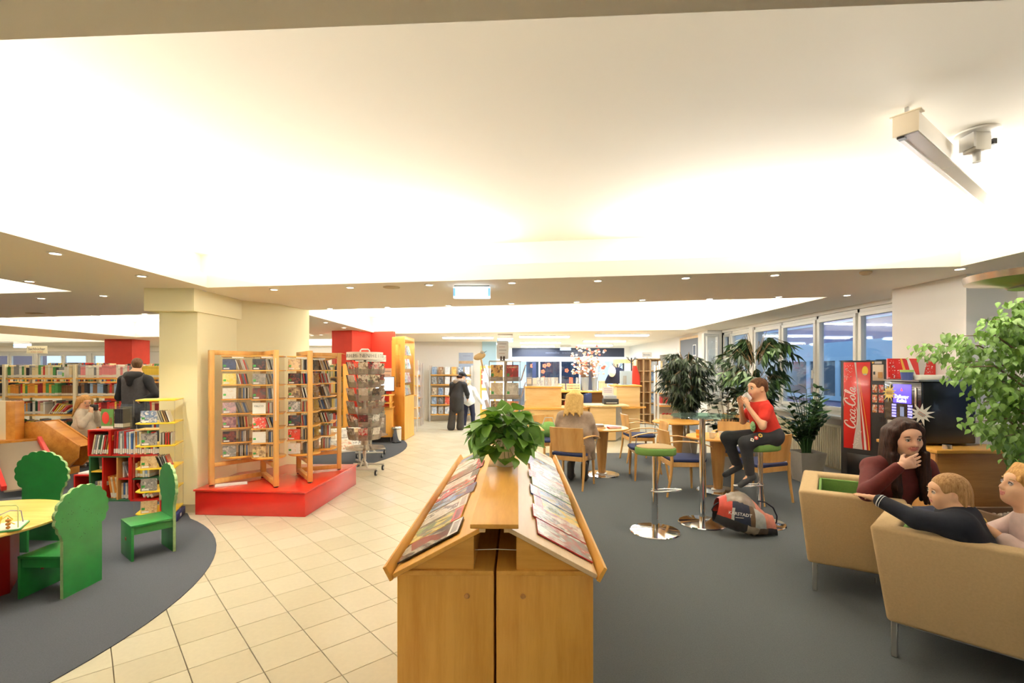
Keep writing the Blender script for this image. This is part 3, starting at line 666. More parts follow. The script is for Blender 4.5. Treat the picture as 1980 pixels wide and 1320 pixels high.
# big weeping fig at the right, in a planter topped with pebbles
t = thing('benjamin_fig', 'large bright green weeping fig in a pebble-topped planter at far right', 'plant', (4.12,3.82,0))
pl = MB(); 
for a,b in (((-.3,-.27),(-.265,.27)),((.265,-.27),(.3,.27)),((-.265,-.27),(.265,-.235)),((-.265,.235),(.265,.27))): pl.b2((*a,0),(*b,.45))
pl.b2((-.265,-.235,0),(.265,.235,.40)); pl.build('planter', mat('brown_planter',(120,92,66),.6), t)
rr = random.Random(4); pb = MB()
for k in range(260): pb.ell((rr.uniform(-.25,.25),rr.uniform(-.22,.22),.405+rr.uniform(0,.012)),(rr.uniform(.012,.02),rr.uniform(.01,.018),.009),6)
o = pb.build('pebbles', mat('beige_pebbles',(196,178,160),.7,var=.2,scale=40), t, smooth=180); o['kind'] = 'stuff'
tr = MB(); tr.tube([(0,0,.4),(.02,.02,.9),(-.02,.0,1.4),(.02,.02,1.9),(.03,0,2.1)],[.03,.027,.024,.016,.008],9); tr.tube([(.06,.03,.4),(.05,-.03,1.0),(.08,.0,1.7)],[.02,.018,.008],8); tr.build('trunk', BARK, t)
BEN = leafmat('benjamin_leaf', (44,84,24), (112,152,56), tr=.2)
lm = leaf_mesh('leaf', [.02,.2,.28,.29,.25,.17,.08,0], .22, .25, BEN); Ms = []; br = MB()
ends = [(-.95,-.05,1.78),(-.75,-.1,1.86),(-.85,-.2,1.62),(-.5,-.15,1.98),(-.25,-.1,2.12),(.05,-.1,2.2),(.1,-.2,2.0),(-.35,-.2,1.75),(-.6,-.15,1.5),(-.62,-.2,1.36),(-.4,-.25,1.45),(-.72,-.25,1.22),(-.55,-.3,1.12),(-.3,-.3,1.28),(-.15,-.3,1.6),(-.1,-.3,1.12),(-.45,-.3,.98),(-.25,-.3,.9),(-.1,-.3,.82),(.15,-.3,1.4),(.2,-.3,1.75),(.2,-.2,1.05),(-.62,0,1.66),(-.15,.1,1.9),(-.35,-.1,1.15),(0,.15,1.5),(.3,.1,1.9),(.35,-.1,1.5),(-.3,.05,2.0),(-.05,-.35,1.9),(.05,-.35,1.3),(-.2,-.35,1.75)]
for e in ends:
    e = Vector(e); p0 = Vector((0,0,min(1.9,max(.8,e.z-.22)))); mid = (p0+e)/2+Vector((0,0,.12)); br.tube([p0,mid,e],[.009,.006,.002],5)
    for j in range(125):
        f = rr.uniform(.3,1.03); q = p0*(1-f)**2+mid*2*f*(1-f)+e*f*f+Vector((rr.uniform(-.09,.09),rr.uniform(-.09,.09),rr.uniform(-.1,.03)))
        Ms.append(leaf_matrix(q,(e.x*.8+rr.uniform(-.7,.7), e.y*.5-.3+rr.uniform(-.6,.6), rr.uniform(-1.3,-.2)), rr.uniform(.044,.070), rr.uniform(-.7,.7)))
o = br.build('branches', BARK, t); o['kind'] = 'stuff'
Ms.sort(key=lambda M: M.translation.y)
Ms = [M for M in Ms if not (M.translation.y+3.82 > 4.15 and M.translation.z < 1.62)]
for M in Ms[:290]: leaf_part(lm, M, t)
joined_leaves('inner_leaves', lm, Ms[290:], t, BEN)
# ================================================================ CAFE: chairs, tables, stools
def make_chair(name, label):
    t = thing(name, label, 'chair', group='cafe chairs')
    m = MB(); poly = [(-.235,-.21),(.235,-.21),(.25,.12),(.22,.235),(.12,.265),(-.12,.265),(-.22,.235),(-.25,.12)]
    m.prism(poly, .435, .475); m.build('seat', BLUEF, t, bevel=.014, seg=3)
    fr = MB(); fr.b2((-.215,.19,.375),(.215,.215,.435)); fr.b2((-.215,-.215,.375),(.215,-.19,.435)); fr.b2((-.235,-.2,.375),(-.21,.2,.435)); fr.b2((.21,-.2,.375),(.235,.2,.435))
    fr.build('seat_frame', CHAIRW, t, bevel=.004, seg=1)
    g = [[(x, -.235-.05*(z-.5)/.33+.045*(x/.24)**2*1.0-.0, z) for x in [-.235+.47*i/10 for i in range(11)]] for z in (.50,.56,.62,.68,.74,.79,.825)]
    for row in g: row.reverse()
    m = MB(); m.sheet(g, .014); m.build('backrest', CHAIRW, t, smooth=50)
    g2 = [[(x*.95, y+.004, z) for x, y, z in row[::-1]] for row in g[1:]]
    m = MB(); m.sheet([[(x,y+.02,z) for x,y,z in r] for r in g2], .022); bp = m.build('back_pad', BLUEF, t, smooth=50)
    for sx in (-1,1):
        m = MB(); m.tube([(sx*.232,.215,0),(sx*.228,.208,.2),(sx*.222,.2,.43)],[.013,.018,.02],10); m.build('leg', CHAIRW, t, smooth=60)
        m = MB(); m.tube([(sx*.236,-.265,0),(sx*.238,-.22,.25),(sx*.238,-.205,.45),(sx*.236,-.215,.60)],[.013,.018,.021,.016],10); m.build('leg', CHAIRW, t, smooth=60)
        P = [(sx*.225,-.235,.675),(sx*.262,-.12,.695),(sx*.288,.05,.69),(sx*.292,.18,.665),(sx*.285,.27,.63)]; m = MB()
        vs = []; n = len(P)
        for (x,y,z), w in zip(P,(.018,.022,.026,.027,.022)): vs += [(x-w,y,z),(x+w,y,z),(x+w,y,z+.014),(x-w,y,z+.014)]
        fs = [(3,2,1,0),((n-1)*4,(n-1)*4+1,(n-1)*4+2,(n-1)*4+3)]
        for i in range(n-1):
            for j in range(4): fs.append((i*4+j,i*4+(j+1)%4,i*4+4+(j+1)%4,i*4+4+j))
        m.add(vs,fs); m.build('armrest', CHAIRW, t, bevel=.005, seg=2, smooth=60)
        m = MB(); m.tube([(sx*.226,.205,.43),(sx*.25,.215,.5),(sx*.286,.2,.655)],.0065,8); m.build('arm_post', STEEL, t, smooth=60)
    KIDS[t.name] = kids(t); return t, bp
ch0, bp0 = make_chair('cafe_chair', None)
CH = [ # x, y, facing degrees, pad on the back, label
 ((.84,6.72), 62, False, 'beech armchair with navy seat and bare back, holding the blond woman in grey cardigan'),
 ((.62,8.05), -62, True, 'navy padded armchair beyond the blond woman, with a green bag on it'),
 ((2.0,7.2), 176, True, 'navy padded armchair behind the empty green bar stool, facing left'),
 ((2.22,8.55), 2, True, 'navy padded armchair at the far table, seen from its left side'),
 ((2.21,6.33), 0, False, 'beech armchair with bare wooden back between bar stool and bar table'),
 ((3.62,8.4), 200, True, 'navy padded armchair on the right side of the far round table'),
 ((3.2,6.98), 245, True, 'navy padded armchair facing the camera beside the seated boy'),
 ((3.06,6.0), 112, False, 'beech armchair with bare wooden back right of the seated boy')]
for k, (p, deg, pad, lb) in enumerate(CH):
    o = ch0 if k == 0 else dup(ch0, loc=(*p,.006)); o.location = (*p,.006); o.rotation_euler = (0,0,R(deg-90)); tag(o, lb, 'chair', 'cafe chairs')
    if not pad:
        for c in [c for c in bpy.data.objects if c.parent == o and c.name.startswith('back_pad')]: c['_drop'] = 1
for c in [c for c in bpy.data.objects if c.get('_drop')]: bpy.data.objects.remove(c)
KIDS.pop(ch0.name, None)
def round_table(label, x, y, r, z=.72):
    t = thing('cafe_table', label, 'table', (x,y,.006), 0, 'round cafe tables')
    MB().lathe([(0,z-.026),(r-.012,z-.026),(r,z-.018),(r,z-.006),(r-.006,z),(0,z)], n=56).build('tabletop', BEECHH, t, smooth=40)
    MB().lathe([(.055,.03),(.075,.3),(.105,z-.03),(0,z-.03)], n=24).build('column', wood('table_column',(206,156,92),(184,130,70),2), t, smooth=40)
    MB().lathe([(.085,.012),(.085,.024),(.07,.034),(0,.034)], n=24).build('collar', STEEL, t, smooth=40)
    MB().lathe([(0,0),(.262,0),(.268,.004),(.262,.012),(0,.014)], n=48).build('base_plate', CHROME, t, smooth=40); return t
round_table('round beech table with books where the blond woman sits', 1.37, 7.42, .40)
round_table('round beech table farthest back, in front of the weeping fig', 2.83, 8.3, .42)
round_table('round beech table with cups beside the seated boy', 2.72, 6.42, .40)
def cup(label, x, y, z, handle=True, col=(244,240,232), rz=0):
    t = thing('cup', label, 'cup', (x,y,z), rz)
    MB().lathe([(0,0),(.026,0),(.03,.006),(.042,.075),(.044,.078),(.040,.078),(.028,.01),(0,.008)], n=24).build('body', mat('porcelain',col,.25), t, smooth=50)
    if handle: MB().tube([(.038,0,.062),(.06,0,.06),(.064,0,.04),(.05,0,.022),(.033,0,.02)],.0045,8).build('handle', MATS['porcelain'], t, smooth=60)
    return t
zt = .727
cup('white mug with handle on the boy table, left of the other mug', 2.56, 6.22, zt)
cup('white handleless-looking mug on the boy table, right of the other mug', 2.70, 6.26, zt, rz=R(100))
t = thing('tumbler', 'orange and yellow plastic tumbler on the boy table', 'tumbler', (2.41,6.28,zt)); MB().lathe([(0,0),(.028,0),(.036,.1),(.033,.1),(.026,.006),(0,.006)], n=20).build('body', mat('orange_plastic',(244,150,50),.3), t, smooth=50); MB().lathe([(.0306,.03),(.0325,.055)], n=20).build('printed_band', mat('yellow_print',(250,214,70),.4), t, smooth=50)
# books on the woman's table
def book_flat(label, x, y, z, w, d, h, col, rz, name='book'):
    t = thing(name, label, 'book', (x,y,z), rz); c = mat('book_%d_%d_%d'%col, col, .5)
    m = MB(); m.b2((-w/2,-d/2,0),(w/2,d/2,.003)); m.b2((-w/2,-d/2,h-.003),(w/2,d/2,h)); m.b2((-w/2,-d/2,.003),(-w/2+.004,d/2,h-.003)); m.build('book_cover', c, t)
    MB().b2((-w/2+.004,-d/2+.004,.003),(w/2-.004,d/2-.004,h-.003)).build('pages', PAPER, t); return t
z = zt
for (w,d,h,c,rz,lb) in ((.25,.18,.02,(226,190,120),.2,'tan hardback at the bottom of the pile before the blond woman'),(.21,.15,.022,(214,176,110),.5,'ochre hardback in the middle of the pile before the blond woman'),(.22,.16,.015,(196,206,214),-.1,'pale grey hardback on top of the pile before the blond woman')):
    book_flat(lb, 1.26, 7.3, z, w, d, h, c, rz); z += h
book_flat('red paperback lying alone on the right of the blond woman table', 1.53, 7.28, zt, .19, .13, .022, (190,70,60), .1)
# bar stools and bar table
def stool(label, x, y, rz, foot):
    t = thing('bar_stool', label, 'stool', (x,y,.006), rz, 'chrome bar stools')
    MB().lathe([(0,0),(.238,0),(.242,.005),(.236,.013),(.12,.022),(.035,.028),(0,.028)], n=56).build('base_plate', CHROME, t, smooth=40)
    MB().lathe([(.031,.02),(.031,.42),(.025,.42),(.025,.77),(0,.77)], n=24).build('column', CHROME, t, smooth=40)
    sh = [(.19,.0),(.175,.11),(.11,.17),(-.02,.155),(-.12,.12),(-.18,.07),(-.2,0),(-.18,-.07),(-.12,-.12),(-.02,-.155),(.11,-.17),(.175,-.11)]
    MB().prism(sh, .765, .838).build('seat', GREENF, t, bevel=.018, seg=3)
    MB().prism([(a*.93,b*.93) for a,b in sh], .834, .846).build('seat_top', TANF, t, bevel=.005, seg=2)
    f = foot; MB().tube([(0,.036,.40),(f*.12,.05,.40),(f*.27,.02,.40),(f*.285,0,.40),(f*.27,-.02,.40),(f*.12,-.05,.40),(0,-.036,.40),(-f*.036,0,.40)],.0085,8,closed=True).build('footrest', CHROME, t, smooth=60); return t
stool('chrome bar stool with empty green seat standing left of the bar table', 1.41, 4.8, R(10), 1)
stool('chrome bar stool with green seat on which the boy sits', 2.58, 5.05, R(184), 1)
t = thing('bar_table', 'tall chrome bar table with a round glass top', 'table', (1.98,5.06,.006))
MB().lathe([(0,0),(.235,0),(.24,.005),(.232,.014),(.1,.024),(.034,.03),(0,.03)], n=56).build('base_plate', CHROME, t, smooth=40)
MB().lathe([(.03,.02),(.03,1.1),(0,1.1)], n=24).build('column', CHROME, t, smooth=40)
MB().lathe([(0,1.112),(.31,1.112),(.315,1.117),(.31,1.124),(0,1.124)], n=64).build('glass_top', clear('green_glass',(196,222,212),.1,.06), t, smooth=40)
MB().lathe([(.0,1.1),(.06,1.1),(.06,1.111),(0,1.111)], n=24).build('top_bracket', STEEL, t, smooth=40)

# ---------------------------------------------------------------- club armchairs
def club(name, label, loc, rz, w, d, arm=.115, hi=.73):
    t = thing(name, label, 'armchair', loc, rz); ins = .07
    U = [(-w/2,0),(w/2,0),(w/2,d),(w/2-arm,d),(w/2-arm,arm),(-w/2+arm,arm),(-w/2+arm,d),(-w/2,d)]
    def bot(x,y): return (x*(1-ins*2/w) if abs(x) > w/2-arm*.5 else x, y+ins*.8 if y < .01 else y-(.05 if y > d-.01 else 0))
    m = MB(); n = 8; vs = [(*bot(x,y),.2) for x,y in U]+[(x,y,hi) for x,y in U]
    fs = [tuple(reversed(range(n))), tuple(range(n,2*n))]+[(i,(i+1)%n,n+(i+1)%n,n+i) for i in range(n)]
    m.add(vs, fs); m.build('shell', TANF, t, bevel=.03, seg=4)
    m = MB(); e = .004; x0, x1 = -w/2+arm+e, w/2-arm-e; m.b2((x0,arm+e,.43),(x0+.02,d-.03,hi-.035)); m.b2((x1-.02,arm+e,.43),(x1,d-.03,hi-.035)); m.b2((x0+.02,arm+e,.43),(x1-.02,arm+e+.02,hi-.035))
    m.build('lining', GREENF, t, bevel=.004, seg=1)
    MB().b2((x0,arm+.005,.30),(x1,d-.01,.43)).build('seat_cushion', GREENF, t, bevel=.025, seg=3)
    MB().b2((x0-.02,arm-.02,.205),(x1+.02,d-.06,.298)).build('seat_base', TANF, t, bevel=.01)
    for sx in (-1,1):
        for y in (ins+.03, d-.09):
            m = MB(); m.b2((sx*(w/2-ins-.03)-.014,y-.014,0),(sx*(w/2-ins-.03)+.014,y+.014,.205)); m.build('leg', ALU, t, bevel=.003, seg=1)
    MB().b2((-w/2+ins+.02,ins+.02,.188),(w/2-ins-.02,ins+.05,.2)).build('frame_rail', ALU, t)
    MB().box((-w/2+.025,-.001+.03,.42),(.004,.012,.03)).build('fabric_tag', BLACK, t)
    return t
club('club_sofa', 'tan two-seat club sofa with green lining holding both children, right foreground', (2.467,2.226,.006), R(-45.6), 1.36, .72)
club('club_armchair', 'tan club armchair with green lining holding the dark-haired woman', (2.297,3.865,.006), R(-123), .87, .62)

# ---------------------------------------------------------------- drinks corner
RED = mat('vending_red', (206,36,30), .3, var=.06, scale=5, coat=.3)
def ribbon(m, pts, w, z=0.0, th=.0012, mi=0, taper=True, closed=False, n=6):
    """flat pen stroke along a smoothed line"""
    P = [Vector((x,y,0)) for x,y in pts]; Q = []
    k = len(P)
    for i in range(k if closed else k-1):
        p0 = P[i-1] if (i > 0 or closed) else P[0]; p1 = P[i]; p2 = P[(i+1)%k]; p3 = P[(i+2)%k] if (closed or i+2 < k) else P[-1]
        for j in range(n):
            t = j/n; Q.append(.5*((2*p1)+(p2-p0)*t+(2*p0-5*p1+4*p2-p3)*t*t+(3*p1-p0-3*p2+p3)*t**3))
    if not closed: Q.append(P[-1])
    k = len(Q); vs = []; fs = []
    for i, q in enumerate(Q):
        tn = (Q[(i+1)%k]-Q[i-1]) if closed else (Q[min(i+1,k-1)]-Q[max(i-1,0)]); tn.normalize(); nn = Vector((-tn.y,tn.x,0))
        f = 1 if not taper else .35+.65*math.sin(PI*(i+.5)/k)**.6
        f *= .55+.6*abs(tn.y)            # thick downstrokes
        vs += [tuple(q+nn*w*f+Vector((0,0,z))), tuple(q-nn*w*f+Vector((0,0,z)))]
    for i in range(k if closed else k-1):
        a, b = 2*i, 2*((i+1)%k); fs.append((a,a+1,b+1,b))
    m.add(vs, fs, mi); return m
def script_logo(parent, M, h, material):
    """the flowing white script along local x, cap height h"""
    m = MB(); sh = .32
    def S(pts, w=.055, ox=0, closed=False, taper=True, z=0): ribbon(m, [((ox+x+y*sh)*h, y*h) for x,y in pts], w*h, z, closed=closed, taper=taper)
    bigC = [(.62,.66),(.60,.86),(.44,.98),(.22,.84),(.08,.5),(.12,.16),(.32,.02),(.52,.12),(.66,.34)]
    o = [(.22,.46),(.06,.34),(.06,.12),(.2,.0),(.36,.1),(.36,.36)]; a_ = [(.36,.4),(.2,.46),(.05,.3),(.08,.06),(.24,.02),(.36,.22)]
    S(bigC,.075); S(o,.05,.66,True,False); S([(.36,.36),(.22,.46),(.06,.3),(.1,.06),(.26,.0),(.42,.14)],.055,1.1); S(a_,.05,1.52,True,False); S([(.38,.44),(.35,.12),(.44,.0),(.56,.1)],.05,1.52)
    S([(0,.26),(.16,.29)],.05,2.14,taper=False); S([(.1,-.1),(.9,-.22),(1.7,-.16),(2.1,-.02)],.04,.25)
    S([(-.9,1.02),(-.4,1.1),(.2,.98),(.9,.9)],.035,2.95); S(bigC,.075,2.3); S(o,.05,2.98,True,False)
    S([(.0,.1),(.2,.5),(.3,.86),(.2,.98),(.12,.8),(.1,.2),(.18,.0),(.32,.1)],.05,3.44); S(a_,.05,3.78,True,False); S([(.38,.44),(.35,.12),(.44,.0),(.6,.14)],.05,3.78)
    o_ = m.build('lettering', material, parent); o_.matrix_basis = M; return o_
VW = mat('vending_white', (240,234,224), .4); VG = mat('vending_gold', (236,180,70), .4); VS = mat('vending_silver',(206,200,192),.4)
t = thing('vending_machine', 'tall black drinks vending machine with a red panel and white script lettering', 'vending machine', (3.99,5.9,.006), R(-57.9))
MB().b2((0,0,.02),(.52,.42,1.705)).build('body', mat('vending_black',(34,33,33),.45), t, bevel=.008)
pn = MB().b2((.035,-.012,.66),(.315,.001,1.685)).build('red_panel', RED, t, bevel=.004)
def front(x, z, d=-.0135): return Matrix.Translation((x,d,z)) @ Matrix.Rotation(PI/2,4,'X')
script_logo(pn, front(.163,.89) @ Matrix.Rotation(PI/2,4,'Z') @ Matrix.Diagonal((.98,1,1,1)), .118, VW)
def wave(pts_l, pts_r, m_, d):
    mb = MB(); L = len(pts_l); vs = [(x,d,z) for x,z in pts_l]+[(x,d,z) for x,z in pts_r]; fs = [(i,L+i,L+i+1,i+1) for i in range(L-1)]; mb.add(vs,fs); return mb.build('printed_wave', m_, pn)
zz = [1.684,1.5,1.3,1.12,.95,.8,.662]
wave([(x,z) for x,z in zip((.150,.172,.185,.182,.172,.150,.135),zz)],[(x,z) for x,z in zip((.17,.181,.20,.212,.218,.225,.238),zz)], VS, -.0128)
wave([(x,z) for x,z in zip((.190,.208,.222,.236,.248,.255),zz[1:])],[(x,z) for x,z in zip((.191,.212,.232,.252,.268,.280),zz[1:])], VW, -.0128)
wave([(x,z) for x,z in zip((.20,.226,.252,.272,.290,.298),zz[1:])],[(x,z) for x,z in zip((.2015,.231,.258,.280,.299,.311),zz[1:])], VG, -.0128)
bub = MB(); rr = random.Random(3)
for k in range(70):
    u = rr.random(); z = (.68+.2*u) if k%2 else (1.45+.22*u); x = (.13+.05*rr.random()+.05*(u) if k%2 else .045+.09*rr.random()); bub.lathe([(rr.uniform(.0015,.005),0),(0,.0006)], n=8, T=front(x,z,-.0128))
o = bub.build('printed_bubbles', VW, pn); o['kind'] = 'stuff'
MB().lathe([(.036,0),(.036,.001),(0,.001)], n=32, T=front(.262,1.585,-.0135) @ Matrix.Diagonal((.85,1.5,1,1))).build('yellow_sticker', mat('sticker_yellow',(246,214,50),.5), pn)
MB().b2((.245,-.0148,1.535),(.28,-.014,1.55)).build('sticker_foot', VS, pn)
cu = MB().b2((.335,-.01,1.47),(.445,.001,1.655)).build('coin_unit', mat('coin_plate',(206,190,166),.4,.3), t, bevel=.004)
MB().b2((.39,-.014,1.5),(.435,-.0101,1.57)).build('banknote_slot', mat('slot_gold',(150,110,60),.35,.6), cu); MB().b2((.345,-.014,1.54),(.362,-.0101,1.575)).build('coin_slot', BLACK, cu)
MB().b2((.355,-.006,1.665),(.425,.001,1.69)).build('name_plate', VS, t); MB().lathe([(.012,0),(.01,.005),(0,.006)], n=16, T=front(.337,1.678,.001)).build('lock', mat('brass',(200,160,80),.3,.8), t)
dc = cover('drink_cards', [(206,60,50),(226,220,210),(180,40,36),(210,170,90),(230,230,230),(150,60,50)], (0,2), 3, 0, False)
for r_ in range(3):
    for c_ in range(2): MB().b2((.332+.063*c_,-.008,1.335-.115*r_),(.381+.063*c_,.001,1.425-.115*r_)).build('drink_button', dc, t, bevel=.003)
MB().b2((.40,-.006,1.0),(.43,.001,1.06)).build('coin_return', BLACK, t); MB().b2((.07,-.004,.34),(.45,.001,.60)).build('delivery_flap', mat('flap_black',(12,12,12),.3), t, bevel=.006)
for sx in (.04,.48):
    for y in (.05,.37): MB().lathe([(0,0),(.02,0),(.016,.02),(0,.02)],c=(sx,y,0),n=12).build('foot', BLACK, t)
# counter
t = thing('counter', 'wooden counter carrying the black coffee machine', 'counter', (3.69,4.2,.006))
MB().b2((0,.02,.0),(.74,.36,.87)).build('body', wood('counter_oak',(186,130,70),(158,104,52),0), t, bevel=.003)
MB().b2((-.006,.03,.02),(-.001,.35,.86)).build('side_panel', wood('counter_side',(222,164,96),(206,146,80),2), t)
MB().b2((-.02,0,.87),(.76,.365,.90)).build('worktop', BEECHH, t, bevel=.004)
t2 = thing('counter', 'rear wooden counter section under the coffee machine, next to the pillar', 'counter', (3.69,4.57,.006))
MB().b2((0,0,0),(.56,.32,.87)).build('body', MATS['counter_oak'], t2, bevel=.003); MB().b2((-.02,0,.87),(.57,.33,.90)).build('worktop', BEECHH, t2, bevel=.004)
# coffee machine: front looks to the left
t = thing('coffee_machine', 'black coffee machine with a lit blue display on the counter', 'coffee machine', (3.73,4.87,.907), R(-90))
MB().b2((0,.012,.02),(.44,.50,.585)).build('body', mat('coffee_black',(16,16,18),.3,coat=.3), t, bevel=.012, seg=3)
MB().b2((.0,0,.21),(.44,.014,.58)).build('upper_door', mat('coffee_door',(22,22,30),.25,coat=.4), t, bevel=.005)
dsp = MB().b2((.115,-.004,.375),(.33,.001,.555)).build('display', mat('blue_display',(70,60,226),.3,emit=1.5,ecol=(84,66,240)), t, bevel=.004)
CW = mat('display_letters',(225,228,255),.4,emit=2.0,ecol=(220,226,255))
text('Dallmayr', .046, 'lettering', CW, dsp, (.222,-.006,.437), (PI/2,0,0), bold=.0007, sx=1.0); text('Kaffee', .046, 'lettering', CW, dsp, (.222,-.006,.398), (PI/2,0,0), bold=.0007)
MB().lathe([(.0,0),(.016,.002),(.0,.034)],n=4,T=Matrix.Translation((.222,-.005,.49)) @ Matrix.Diagonal((1,.15,1,1))).build('flame_mark', mat('display_red',(240,90,70),.4,emit=.9,ecol=(240,80,60)), dsp)
for i in range(5):
    for x in (.10,.29): MB().b2((x,-.003,.345-.027*i),(x+.05,.001,.363-.027*i)).build('selection_button', mat('blue_button',(150,150,250),.4,emit=1.6,ecol=(130,126,255)), t)
MB().b2((.2,-.003,.25),(.245,.001,.34)).build('info_panel', mat('grey_blue_panel',(130,146,186),.4,emit=.25,ecol=(130,146,186)), t)
MB().b2((.375,-.01,.345),(.395,.001,.53)).build('handle', mat('pale_metal',(196,186,180),.25,.7), t, bevel=.006)
MB().b2((.04,-.003,.02),(.40,.012,.20)).build('cup_bay', mat('bay_grey',(160,154,148),.4,.4), t, bevel=.006); MB().b2((.405,-.004,.03),(.435,.012,.21)).build('side_trim', mat('pale_metal',(196,186,180),.25,.7), t)
def star(name, label, M, r0, r1, n, m, lines):
    t = thing(name, label, 'note'); t.matrix_basis = M; rr = random.Random(n)
    P = []
    for i in range(2*n):
        a = PI*i/n+.1; r = (r1*rr.uniform(.8,1.15) if i%2 else r0); P.append((r*math.cos(a)*1.1, r*math.sin(a)))
    MB().prism(P, 0, .0015).build('paper', m, t)
    for i,(w,y) in enumerate(lines): MB().b2((-w,y-.0022,.0016),(w,y+.0022,.0021)).build('text_line', INK if i%2 else mat('red_ink',(170,60,40),.7), t)
    return t
star('star_note', 'yellow star-shaped paper note at the left edge of the coffee machine display', Matrix.Translation((3.726,4.80,1.375)) @ Matrix.Rotation(R(-90),4,'Z') @ Matrix.Rotation(PI/2,4,'X'), .045, .088, 12, mat('yellow_paper',(246,220,130),.8), ((.034,.014),(.036,0),(.036,-.014)))
star('star_note', 'white star-shaped paper note at the right front corner of the coffee machine', Matrix.Translation((3.70,4.395,1.20)) @ Matrix.Rotation(R(-28),4,'Z') @ Matrix.Rotation(PI/2,4,'X') @ Matrix.Rotation(R(-38),4,'Z'), .042, .098, 11, PAPER, ((.03,.01),(.032,0),(.026,-.01)))
# things on the coffee machine
t = thing('tray', 'thin grey metal tray lying on top of the coffee machine', 'tray', (4.0,4.64,1.493)); MB().b2((-.3,-.22,0),(.27,.2,.006)).build('plate', ALU, t, bevel=.002); 
for a,b in (((-.3,-.22),(.27,-.214)),((-.3,.194),(.27,.2))): MB().b2((*a,.006),(*b,.018)).build('rim', ALU, t)
t = thing('flowerpot', 'small blue pot with a light green rim on the coffee machine tray', 'pot', (3.785,4.66,1.503)); MB().lathe([(0,0),(.042,0),(.052,.075),(0,.075)], n=24).build('pot', mat('blue_pot',(64,80,140),.5), t, smooth=40); MB().lathe([(.053,.075),(.056,.098),(.048,.098),(.046,.08)], n=24).build('rim', mat('lime_rim',(168,200,110),.5), t, smooth=40)
t = tag(MB().prism(rrect(.27,.18,.03), 0, .05).build('serviette_pack', mat('white_tissue',(238,230,214),.8), loc=(3.97,4.66,1.503), bevel=.012, seg=2), 'white pack of folded serviettes on the tray, beside the blue pot', 'serviettes')
for k in range(3): tag(MB().lathe([(0,0),(.06,0),(.105,.012),(.108,.014),(.06,.006),(0,.006)], n=32, T=Matrix.Diagonal((.9,.8,1,1))).build('plate', mat('white_plate',(240,236,228),.4), loc=(4.165,4.63,1.503+k*.012), smooth=50), ['bottom white plate of the small stack on the tray','middle white plate of the small stack on the tray','top white plate of the small stack on the tray'][k], 'plate', 'plates on the tray')
t = thing('poster_board', 'red and white drinks poster board leaning behind the coffee machine tray', 'poster', (4.03,4.905,1.0))
MB().b2((-.245,-.012,-.1),(.235,.012,.715)).build('board', RED, t, bevel=.003)
for (xa,xb,xc,xd,mm) in ((-.125,-.105,-.07,-.035,VG),(-.06,-.035,.0,.06,VW),(.05,.15,.08,.105,VS)):
    mb = MB(); mb.add([(xa,-.0128,.714),(xb,-.0128,.714),(xd,-.0128,.5),(xc,-.0128,.5)],[(0,3,2,1)]); mb.build('printed_wave', mm, t)
bub = MB()
for k in range(60): bub.lathe([(rr.uniform(.002,.007),0),(0,.0006)], n=8, T=front(rr.choice((rr.uniform(-.24,-.13),rr.uniform(.12,.23))),rr.uniform(.5,.7),-.0128))
o = bub.build('printed_bubbles', VW, t); o['kind'] = 'stuff'
tag(MB().lathe([(0,0),(.033,0),(.033,.035),(0,.035)], n=24).build('metal_tin', STEEL, loc=(3.83,4.28,.907), smooth=40), 'small steel tin on the front edge of the wooden counter', 'tin')
# radiator under the windows
t = thing('radiator', 'cream ribbed radiator under the windows beside the vending machine', 'radiator', (4.66,7.2,.006))
m = MB(); m.b2((-.0,-1.4,.16),(.04,1.6,.80)); m.build('panel', CREAMM, t, bevel=.006); rb = MB()
for k in range(60): rb.b2((-.022,-1.38+k*.049,.19),(0,-1.352+k*.049,.77))
o = rb.build('ribs', CREAMM, t); o['kind'] = 'stuff'
for y in (-1.2,1.4): MB().b2((.005,y-.03,0),(.035,y+.03,.16)).build('bracket', CREAMM, t)
# uplighter dish cut by the right edge of the picture
t = thing('uplighter', 'steel floor uplighter with a wide flat dish at the right edge', 'lamp', (3.24,3.0,.006))
MB().lathe([(0,2.115),(.05,2.10),(.13,2.10),(.15,2.118),(.335,2.15),(.345,2.19),(.337,2.19),(.31,2.155),(0,2.13)], n=56).build('dish', mat('warm_steel',(206,190,170),.25,1), t, smooth=40)
MB().lathe([(.02,.02),(.02,2.115),(0,2.115)], n=16).build('pole', STEEL, t, smooth=40); MB().lathe([(0,0),(.16,0),(.16,.02),(0,.03)], n=40).build('base', STEEL, t, smooth=40)
